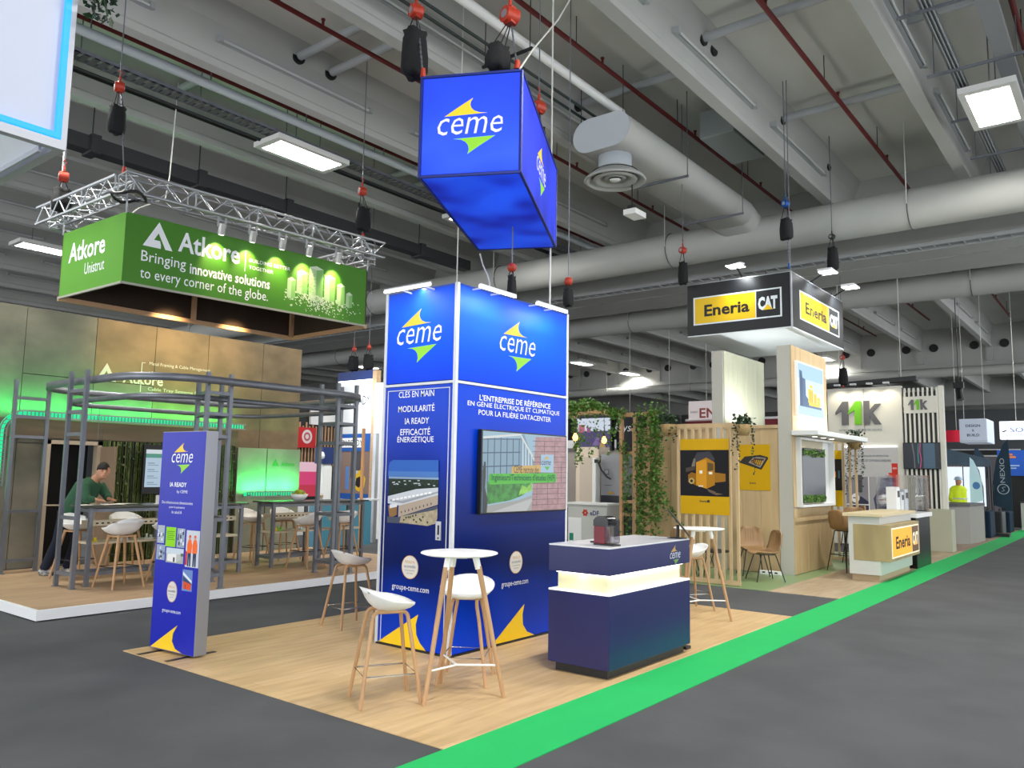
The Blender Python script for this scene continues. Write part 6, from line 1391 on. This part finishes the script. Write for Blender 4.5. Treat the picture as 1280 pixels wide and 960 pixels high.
flag(30.4, 4.17, 1.7, 2.82, .38, 'smaller slate feather flag left of the tall teal flag', mat('slate_fabric', '#3E5468', .8), -1)
t, fr = flag(27.6, 3.93, 1.0, 2.4, .34, 'white feather flag with a small blue emblem beside the bright screen', mat('icy_fabric', '#BFE0EA', .7, emit=.15), -1); MB().prism(fr, ell(.0, 1.55, .1, .11, 16)[::1], .008, .014).build('emblem', P_('#5A8AC8'), t)
dbl = mat('dark_blue_bag', '#12283E', .7)
for i, (x, y, w_, h_, l) in enumerate(((28.2, 3.75, .5, .8, 'dark blue crate stack beneath the slate flag'), (29.6, 3.62, .4, .75, 'black wheeled case at the foot of the tall teal flag'), (31.5, 3.62, .5, .7, 'dark bag standing at the aisle edge beyond the flags'))):
    o = thing('bag', l, 'bag', (x, y, 0)); bev(bx('body', (x - w_, y - .13, .0), (x + w_, y + .2, h_), [dbl, blackm, dbl][i], o), .05, 3); MB().tube([(x - .1, y, h_), (x - .08, y, h_ + .08), (x + .08, y, h_ + .08), (x + .1, y, h_)], .012, 6).build('handle', blackm, o)
# blue poster stand, wooden frames, furniture far right
t = thing('poster_board', 'blue poster with orange headline on a far stand at the right edge', 'poster', (35, 4.0, 1.9)); bx('board', (35, 3.35, 1.9), (35.05, 4.25, 2.85), mat('poster_blue', '#2A56B0', .5, emit=.2), t)
FQ = Frame((34.99, 4.25, 0), (0, -1, 0), (0, 0, 1)); patch(FQ, t, 'poster_print', [(P_('#E08A5A'), rect(.1, 2.55, .6, 2.63)), (P_('#E08A5A'), rect(.1, 2.65, .5, 2.72)), (P_('#A9C4E6'), rect(.1, 2.25, .7, 2.3)), (P_('#A9C4E6'), rect(.1, 2.16, .6, 2.2))]); bx('support', (35.05, 3.4, 0), (35.09, 4.2, 1.9), blackm, t)
t = thing('timber_gantry', 'far dark gantry with slatted timber front behind the cube sign', 'stand frame', (38, 5, 0))
for y in (1.5, 3.4, 5.2, 7.2): MB().box(38, y - .06, 0, 38.12, y + .06, 2.9).build('post', blackm, t)
bx('header', (37.95, 1.2, 2.75), (38.1, 7.4, 2.95), blackm, t)
for i in range(14): MB().box(37.97, 5.3 + i * .14, 2.3, 38.03, 5.38 + i * .14, 2.75).build('slat', tim, t)
t = thing('bar_counter', 'far white counter and dark screen at the right picture edge', 'counter', (33.5, 2.8, 0)); bx('body', (33.2, 2.2, .008), (33.8, 3.4, .95), cw, t); bx('top', (33.15, 2.15, .95), (33.85, 3.45, 1.0), blackm, t)
o = thing('far_screen', 'dark monitor above the far right counter', 'screen', (34.2, 2.9, 1.4)); bx('casing', (34.2, 2.2, 1.45), (34.26, 3.3, 2.15), blackm, o); bx('stand', (34.22, 2.7, 0), (34.25, 2.8, 1.45), blackm, o)
for i in range(2):
    o = thing('white_stool', ['left', 'right'][i] + ' white high chair at the far right counter', 'chair', (32.4, 2.75 + .5 * -i, 0)); y = 2.95 - .55 * i
    bx('seat', (32.2, y - .18, .72), (32.6, y + .18, .76), white_p, o)
    for a, c_ in ((32.22, y - .16), (32.58, y - .16), (32.22, y + .16), (32.58, y + .16)): MB().cyl((a, c_, 0), (a, c_, .72), .015, 6).build('leg', white_p, o)
    MB().box(32.2, y - .18, .3, 32.6, y + .18, .32).build('footrest', white_p, o)
# ================================================================ middle background: power company stand, ivy frame
t = thing('white_counter', 'white counter with a red flower-shaped emblem and blue letters', 'counter', (14.6, 9.2, 0))
bev(bx('body', (14.4, 8.78, 0), (14.9, 9.75, 1.06), cw, t), .004); bx('worktop', (14.36, 8.74, 1.06), (14.94, 9.79, 1.1), white_p, t)
Fe = Frame((14.398, 9.75, 0), (0, -1, 0), (0, 0, 1)); text('eDF', Fe, .56, .84, .10, mat('edf_blue', '#1A3A70', .5), t, width=.22, bold=.02)
om = mat('edf_red', '#C8402A', .5); m = MB()
for k in range(6): a = k * math.pi / 3; c_ = Vector((.44 + .05 * math.cos(a), .89 + .05 * math.sin(a))); m.prism(Fe, [(c_.x + .035 * math.cos(a + q), c_.y + .035 * math.sin(a + q)) for q in (0, 1.9, 2.9, 3.6, 4.6)], 0, .003)
m.build('emblem', om, t, kind='stuff'); bx('door_panel', (14.39, 9.40, .2), (14.4, 9.73, .78), white_p, t); bx('green_card', (14.385, 9.6, .3), (14.39, 9.7, .45), mat('teal_card', '#1E8A6E', .5), t)
t = thing('white_cabinet', 'tall pale display cabinet behind the white counter', 'cabinet', (16.2, 10.3, 0)); bev(bx('body', (16, 9.98, 0), (16.5, 10.62, 2.34), mat('cream_lit', '#D8C8B4', .5), t), .01); bx('door', (15.985, 10.08, .2), (16.0, 10.5, 2.1), mat('cream_door', '#C4B6A6', .4), t); bx('handle', (15.97, 10.12, 1.1), (15.985, 10.14, 1.4), alu, t)
t = thing('charging_post', 'white post with a black charging cable beside the grey cabinet', 'charger', (15.9, 9.95, 0)); bev(bx('body', (15.7, 9.87, 0), (15.9, 9.97, 2.08), white_p, t), .01); MB().tube([(15.68, 9.8, 2.0), (15.66, 9.7, 1.8), (15.66, 9.55, 1.65), (15.66, 9.45, 1.6)], .02, 6).build('cable', blackm, t); MB().box(15.62, 9.74, 1.96, 15.7, 9.86, 2.04).build('plug', blackm, t)
t = thing('grey_cabinet', 'grey technical cabinet with dark lower half behind the ivy frame', 'cabinet', (16.2, 9.6, 0)); bev(bx('upper', (16, 9.36, 1.22), (16.5, 9.92, 2.17), mat('cab_grey', '#8F9298', .5), t), .006); bx('lower', (16, 9.36, 0), (16.5, 9.92, 1.22), mat('cab_dark', '#2C2E36', .5), t)
Fc = Frame((15.997, 9.92, 0), (0, -1, 0), (0, 0, 1)); patch(Fc, t, 'label_print', [(P_('#3A3C42'), rect(.1, 1.7, .22, 1.82)), (P_('#A7A9AE'), rect(.115, 1.715, .205, 1.805)), (P_('#C8921E'), rect(.2, 1.26, .34, 1.3)), (P_('#3A3C42'), rect(.1, 1.45, .3, 1.46))])
t = thing('led_wall', 'large far LED wall with a bright top and purple picture', 'screen', (26.1, 16.4, 0)); bx('casing', (26, 15.65, 2.6), (26.2, 17.25, 3.9), blackm, t)
Fl = Frame((25.99, 17.2, 0), (0, -1, 0), (0, 0, 1)); patch(Fl, t, 'led_picture', [(pe('#3B2E66'), rect(0, 2.64, 1.5, 3.86)), (pe('#DCE6F6'), rect(0, 3.35, 1.5, 3.84)), (pe('#C05A7A'), rect(.08, 3.3, .35, 3.6)), (pe('#9A4A86'), rect(.45, 3.3, .62, 3.5)), (pe('#7A5AA0'), [(.7, 2.8), (.95, 3.2), (1.05, 2.8)]), (pe('#B8904A'), [(1.0, 2.7), (1.15, 3.1), (1.3, 2.7)])])
bx('leg', (26.05, 15.8, 0), (26.15, 15.9, 2.6), blackm, t); bx('leg', (26.05, 17.0, 0), (26.15, 17.1, 2.6), blackm, t)
dkv = mat('dark_violet_fabric', '#1E1D28', .6)
for i, (y, r, z0_, z1_, l) in enumerate(((15.1, .5, 2.6, 3.95, 'dark round drum sign with white script behind the ivy frame'), (13.45, .42, 2.55, 3.88, 'dark round drum sign right of the ivy frame'))):
    o = thing('drum_sign', l, 'hanging sign', (26.3, y, z0_)); MB().lathe([(0, z0_), (r, z0_), (r, z1_), (0, z1_)], (26.4, y, 0), 30, sm=False).build('drum', dkv, o); MB().cyl((26.4, y, z1_), (26.4, y, 9.1), .012, 6).build('wire', rope, o)
    if i == 0: text('says', Frame((25.88, 15.55, 0), (0, -1, 0), (0, 0, 1)), .1, 3.2, .3, wht, o, width=.7, shear=.2)
t = thing('white_sign_box', 'white and red hanging sign box with a red letter behind the left pine pillar', 'hanging sign', (26, 12, 3.6)); bx('box', (26, 11.4, 3.66), (26.8, 12.5, 4.32), mat('pinkish_white', '#E4D8D8', .5, emit=.2), t); text('EN', Frame((25.99, 12.5, 0), (0, -1, 0), (0, 0, 1)), .42, 3.72, .34, mat('brick_red_print', '#A04038', .5), t, width=.62, bold=.02)
text('BUSINESS', Frame((25.99, 12.5, 0), (0, -1, 0), (0, 0, 1)), .08, 3.9, .07, greyp, t, width=.28); MB().cyl((26.4, 12, 4.3), (26.4, 12, 9.1), .01, 6).build('wire', rope, t)
t = thing('red_fascia', 'dark red stand fascia behind the slatted screen', 'stand wall', (26.5, 11, 0)); rf = mat('dark_red_wall', '#7A1022', .6); bx('fascia', (26.6, 8.6, 3.0), (26.8, 12.9, 3.66), rf, t); bx('fascia_cap', (26.55, 8.6, 3.66), (26.8, 12.9, 3.74), white, t)
for y in (8.7, 10.7, 12.8): bx('post', (26.62, y - .08, 0), (26.78, y + .08, 3.0), white, t)
bx('lower_wall', (26.9, 8.6, 0), (27.0, 12.9, 2.4), mat('warm_lit_wall', '#C9B8A4', .6), t)
t = thing('grey_booth_wall', 'grey glazed booth wall with white posts right of the ivy frame', 'stand wall', (16.9, 8.4, 0))
bx('panel', (16.9, 8.2, 1.1), (16.94, 8.95, 2.0), mat('grey_glazing', '#7E858C', .3), t); bx('header', (16.85, 8.1, 2.0), (16.95, 9.0, 2.3), cw, t)
for y in (8.15, 8.42): bx('post', (16.8, y - .04, 0), (16.88, y + .04, 2.3), white, t)
MB().box(16.84, 8.5, 2.05, 16.85, 8.7, 2.22).box(16.84, 8.2, 2.05, 16.85, 8.36, 2.22).build('tan_notice', mat('tan', '#D8B488', .5), t)
o = thing('pine_cupboard', 'low pine cupboard with a pale top between ivy frame and slatted screen', 'cabinet', (16.5, 8.4, 0)); bx('body', (16.3, 7.9, .008), (16.6, 8.9, .92), pine, o); bx('worktop', (16.25, 7.85, .92), (16.65, 8.95, 1.12), mat('pine_top', '#CFC09A'), o)
# ivy frame
t = thing('ivy_pergola', 'light timber pergola frame covered with green ivy and hanging bulbs', 'pergola', (13.5, 7.9, 0)); ptm = mat('pergola_timber', '#C79F74', .55, noise=.1, scale=(10, 10, 2))
for y in (8.08, 7.77, 7.46): bev(bx('post', (13.77, y - .035, 0), (13.84, y + .035, 2.86), ptm, t), .003)
for y in (8.08,): bev(bx('post', (11.4, y - .035, 0), (11.47, y + .035, 2.86), ptm, t), .003)
for z in (.9, 1.15, 2.1): bx('rung', (13.78, 7.77, z), (13.83, 8.08, z + .06), ptm, t)
bx('top_beam', (11.3, 8.05, 2.84), (13.9, 8.12, 2.96), ptm, t); bx('top_beam', (13.77, 7.3, 2.84), (13.84, 8.1, 2.92), ptm, t); bx('top_beam', (13.0, 8.0, 2.84), (13.07, 9.3, 2.92), ptm, t); bx('top_beam', (11.3, 9.2, 2.84), (13.9, 9.27, 2.96), ptm, t)
m = MB()
def ivy(c, sx, sy, sz, n):
    for _ in range(n): m.leaf((c[0] + random.gauss(0, sx), c[1] + random.gauss(0, sy), c[2] + random.gauss(0, sz)), random.uniform(.04, .085))
for k in range(24): f = k / 23; ivy((11.6 + 2.2 * f, 8.05, 2.95 - .05 * math.sin(f * 9)), .07, .05, .05, 55)
for z in [i * .11 + .6 for i in range(22)]:
    ivy((13.75, 7.62, z), .05, .05, .07, 46); ivy((13.75, 7.32, z), .05, .09, .07, 70 if z > .9 else 20)
    if z < 2.3: ivy((13.75, 7.92, z), .04, .04, .07, 18)
ivy((13.8, 7.3, 2.75), .06, .12, .16, 260); ivy((13.75, 8.0, 2.2), .05, .06, .1, 60)
for k in range(10): ivy((12.2 + k * .15, 8.05, 2.75 - random.random() * .5), .03, .03, .16, 22)
for k in range(14): ivy((11.95 + .02 * k, 8.02, 2.85 - k * .07), .03, .03, .05, 14)
for k in range(9): ivy((13.75, 7.2 - .06 * k, 1.35 - k * .08), .03, .03, .04, 14)
m.build('ivy_foliage', leafm, t, kind='stuff')
bulbm = mat('warm_bulb', '#FFB060', .4, emit=5)
for i, (x, y, z) in enumerate(((12.0, 7.98, 2.36), (13.0, 7.99, 2.35))):
    o = thing('hanging_bulb', ['warm hanging bulb beside the blue tower edge', 'warm hanging bulb in front of the LED wall'][i], 'lamp', (x, y, z))
    MB().lathe([(0, -.07), (.035, -.055), (.05, -.02), (.045, .02), (.02, .06), (.015, .08)], (x, y, z), 16).build('bulb', bulbm, o); MB().cyl((x, y, z + .07), (x, y, z + .12), .018, 10).build('holder', blackm, o); MB().cyl((x, y, z + .12), (x, y, 2.86), .004, 5).build('flex', blackm, o)
# ================================================================ left middle background: navy-topped stand, red sign
t = thing('tall_stand_wall', 'tall white stand wall with a navy top band, dark lettering and lit edge', 'stand wall', (14.1, 16.2, 0)); nv = mat('navy_band', '#16306E', .5)
bx('wall', (14.02, 15.6, 0), (14.2, 17.0, 4.1), mat('white_stand_wall', '#D3D6D6', .6), t); bx('navy_band', (13.98, 15.6, 4.08), (14.2, 17.02, 4.32), nv, t); bx('lit_line', (13.97, 15.62, 4.04), (14.02, 16.98, 4.08), ledw, t); bx('oak_post', (13.95, 15.45, 0), (14.1, 15.6, 4.3), oak, t)
Fn = Frame((14.015, 17.0, 0), (0, -1, 0), (0, 0, 1)); text('EN·READY', Fn, .25, 3.42, .24, mat('navy_text', '#26304A', .5), t, width=1.0)
bx('blue_header', (13.99, 15.62, 2.2), (14.02, 16.98, 2.66), mat('mid_blue', '#1C58A8', .5), t); bx('white_label', (13.98, 15.85, 2.3), (13.992, 16.85, 2.55), white_p, t); text('EN·READY', Frame((13.978, 17.0, 0), (0, -1, 0), (0, 0, 1)), .22, 2.34, .16, mat('navy_text', '#26304A'), t, width=.85)
Fm = Frame((14.012, 17.0, 0), (0, -1, 0), (0, 0, 1)); patch(Fm, t, 'robot_picture', [(P_('#8A7468'), rect(.02, 1.1, 1.36, 2.2)), (P_('#4A4A50'), rect(.6, 1.5, 1.0, 2.2)), (P_('#5A86C0'), rect(.4, 1.2, .55, 1.8)), (P_('#E0B81A'), [(.75, 1.25), (.95, 1.15), (1.15, 1.25), (1.2, 1.5), (1.0, 1.72), (.8, 1.65)]), (P_('#1A1A1C'), [(.8, 1.32), (.95, 1.25), (1.05, 1.35), (.98, 1.55), (.84, 1.5)]), (P_('#B9BCC0'), rect(.66, 1.62, .9, 1.7)), (P_('#1C58A8'), rect(.02, .95, 1.36, 1.1))])
t = thing('white_pillar_wall', 'white lit wall section with grey posts left of the blue tower', 'stand wall', (13.2, 14.4, 0)); bx('wall', (13.9, 14.9, 0), (14.0, 15.44, 3.95), white, t); bx('grey_post', (13.1, 14.45, 0), (13.2, 14.55, 2.6), alu, t); bx('ledge', (12.9, 14.3, 1.0), (13.3, 14.8, 1.04), white, t)
area('stand_fill', (13.2, 15.6, 3.6), .6, .6, 20, (.95, .97, 1), (1, .3, -.4))
for i, y in enumerate((16.55, 15.95)): hoist(14.1, y, 4.95, (4.36, 4.75, .14), ['small black-bagged hoist over the navy-topped stand, left one', 'small black-bagged hoist over the navy-topped stand, right one'][i], s=.8)
t = thing('red_hose_sign', 'square red sign with a white round emblem on a slatted timber wall', 'sign', (14, 18, 2.5)); bx('plate', (13.45, 17.95, 2.3), (14.05, 18.055, 2.85), mat('sign_red', '#B8141C', .5, emit=.12), t)
Fr = Frame((0, 17.948, 0), (1, 0, 0), (0, 0, 1)); patch(Fr, t, 'emblem_print', [(P_('#E8D8D8'), ell(13.75, 2.6, .17, .19)), (P_('#C06060'), ell(13.75, 2.6, .11, .12)), (P_('#E8D8D8'), ell(13.75, 2.6, .06, .065))])
t = thing('slatted_wall', 'dark slatted timber wall under the red round-emblem sign', 'stand wall', (14, 18.1, 0)); bx('dark_back', (13.0, 18.1, 0), (15.4, 18.14, 3.6), blackm, t)
for i in range(22): bx('slat', (13.02 + i * .11, 18.06, 1.8), (13.06 + i * .11, 18.1, 3.0 if i % 2 else 2.9), tim, t)
bx('white_header', (13.9, 18.0, 2.95), (15.3, 18.08, 3.4), white_p, t)
t = thing('pink_screen', 'bright pink and white lit panel beyond the green-washed panels', 'screen', (13.7, 17.3, 0)); bx('casing', (13.0, 17.35, .9), (13.75, 17.42, 1.9), blackm, t); patch(Frame((0, 17.348, 0), (1, 0, 0), (0, 0, 1)), t, 'lit_picture', [(pe('#E0407A'), rect(13.0, 1.0, 13.72, 1.9)), (pe('#F4C8D8'), rect(13.0, 1.65, 13.72, 1.9)), (pe('#C8304A'), rect(13.0, 1.0, 13.72, 1.3))]); bx('base', (13.1, 17.36, 0), (13.7, 17.41, .9), white, t)
t = thing('info_kiosk', 'rounded white kiosk with a navy head near the steel frame', 'kiosk', (12.6, 15.6, 0)); bev(bx('body', (12.35, 15.5, 0), (12.7, 15.75, 1.85), white_p, t), .08, 4); bx('head', (12.35, 15.48, 1.85), (12.75, 15.78, 2.25), nv, t); MB().lathe([(0, 0), (.06, .03), (.07, .1), (.04, .17), (0, .19)], (12.3, 15.45, 1.95), 12).build('lamp', white_p, t)
bx('glass_counter', (11.4, 14.2, 0), (12.8, 14.7, 1.0), mat('teal_counter', '#4E8FA6', .3), label='teal glass-fronted counter behind the right high table', cat='counter')
MB().cyl((10.9, 12.4, .02), (10.9, 12.4, 2.55), .035, 10).build('timber_pole', mat('pole_orange', '#D8A070', .5), label='thin orange-lit timber pole behind the steel frame', cat='pole')
# hoists above the right stands
hoist(14.05, 6.85, 6.1, (5.42, 5.85, .10), 'red-bodied hoist with a narrow black bag left of the black sign', s=.9)
hoist(14.3, 4.90, 6.72, (6.05, 6.42, .13), 'blue-bodied hoist with a black bag above the corner of the black sign', body=mat('hoist_blue', '#1C4F9A', .4), lower=(14.3, 4.86, 5.5), s=.9)
hoist(17.3, 4.95, 6.85, (6.12, 6.6, .13), 'black hoist with a black bag right of the black sign', body=blackm, s=.8)
hoist(22.3, 6.2, 4.95, (4.2, 4.65, .13), 'small red hoist above the white logo wall', s=.8, lower=(22.3, 6.2, 4.12))
t = thing('moving_head', 'black stage lamp hanging above the red curved banner', 'lamp', (30, 4.6, 4.3)); MB().box(29.9, 4.5, 4.75, 30.1, 4.8, 4.95).build('base', blackm, t); MB().cyl((30, 4.65, 4.72), (29.9, 4.6, 4.35), .11, 12).build('head', blackm, t); MB().cyl((30, 4.65, 4.95), (30, 4.65, 9.1), .012, 6).build('wire', blackm, t)
t = thing('far_truss_lamp', 'dark lamp truss above the white logo wall', 'truss', (24, 5.8, 4.3)); MB().bar((23.4, 7.2, 4.3), (23.4, 4.6, 4.4), .3, .12).build('beam', mat('dark_trunking', '#2C2F31'), t)
for y in (5.0, 6.6): MB().cyl((23.4, y, 4.4), (23.4, y, 9.1), .01, 6).build('wire', rope, t)
# camera under the flat duct
cm_ = D.objects['security_camera']; cm_.location = (12.5, 7.1, 6.5); WM['security_camera'] = Matrix.Translation((12.5, 7.1, 6.5))
MB().box(12.35, 6.95, 6.42, 12.75, 7.2, 6.52).build('housing', white_p, cm_); MB().cyl((12.5, 7.1, 6.52), (12.5, 7.1, 7.38), .012, 6).box(12.44, 7.04, 6.52, 12.56, 7.16, 6.62).build('bracket', blackm, cm_)
for x, y in ((15.9, 3.7),): pass
# distant low stands closing the view
for i, (x, y0_, y1_, h_, col, l) in enumerate(((44, 14, 22, 3.2, '#6A7078', 'distant grey stand wall left of centre'), (50, 5, 12, 3.4, '#7A7880', 'distant grey stand wall behind the logo wall'), (46, -2, 4, 3.0, '#5E6A72', 'distant dark green-grey stand wall at the right'), (34, 20, 26, 3.4, '#B8B0A8', 'distant cream stand wall behind the tower'), (26, 24, 32, 3.3, '#A8A8AC', 'distant pale stand wall at the left'), (52, 24, 40, 3.3, '#5C6066', 'distant dark stand wall at the far left'))):
    o = thing('distant_stand', l, 'stand wall', (x, (y0_ + y1_) / 2, 0)); bx('wall', (x, y0_, 0), (x + .2, y1_, h_), mat('far_' + col.strip('#'), col, .7), o); bx('fascia', (x - .1, y0_, h_ - .4), (x, y1_, h_), white, o)
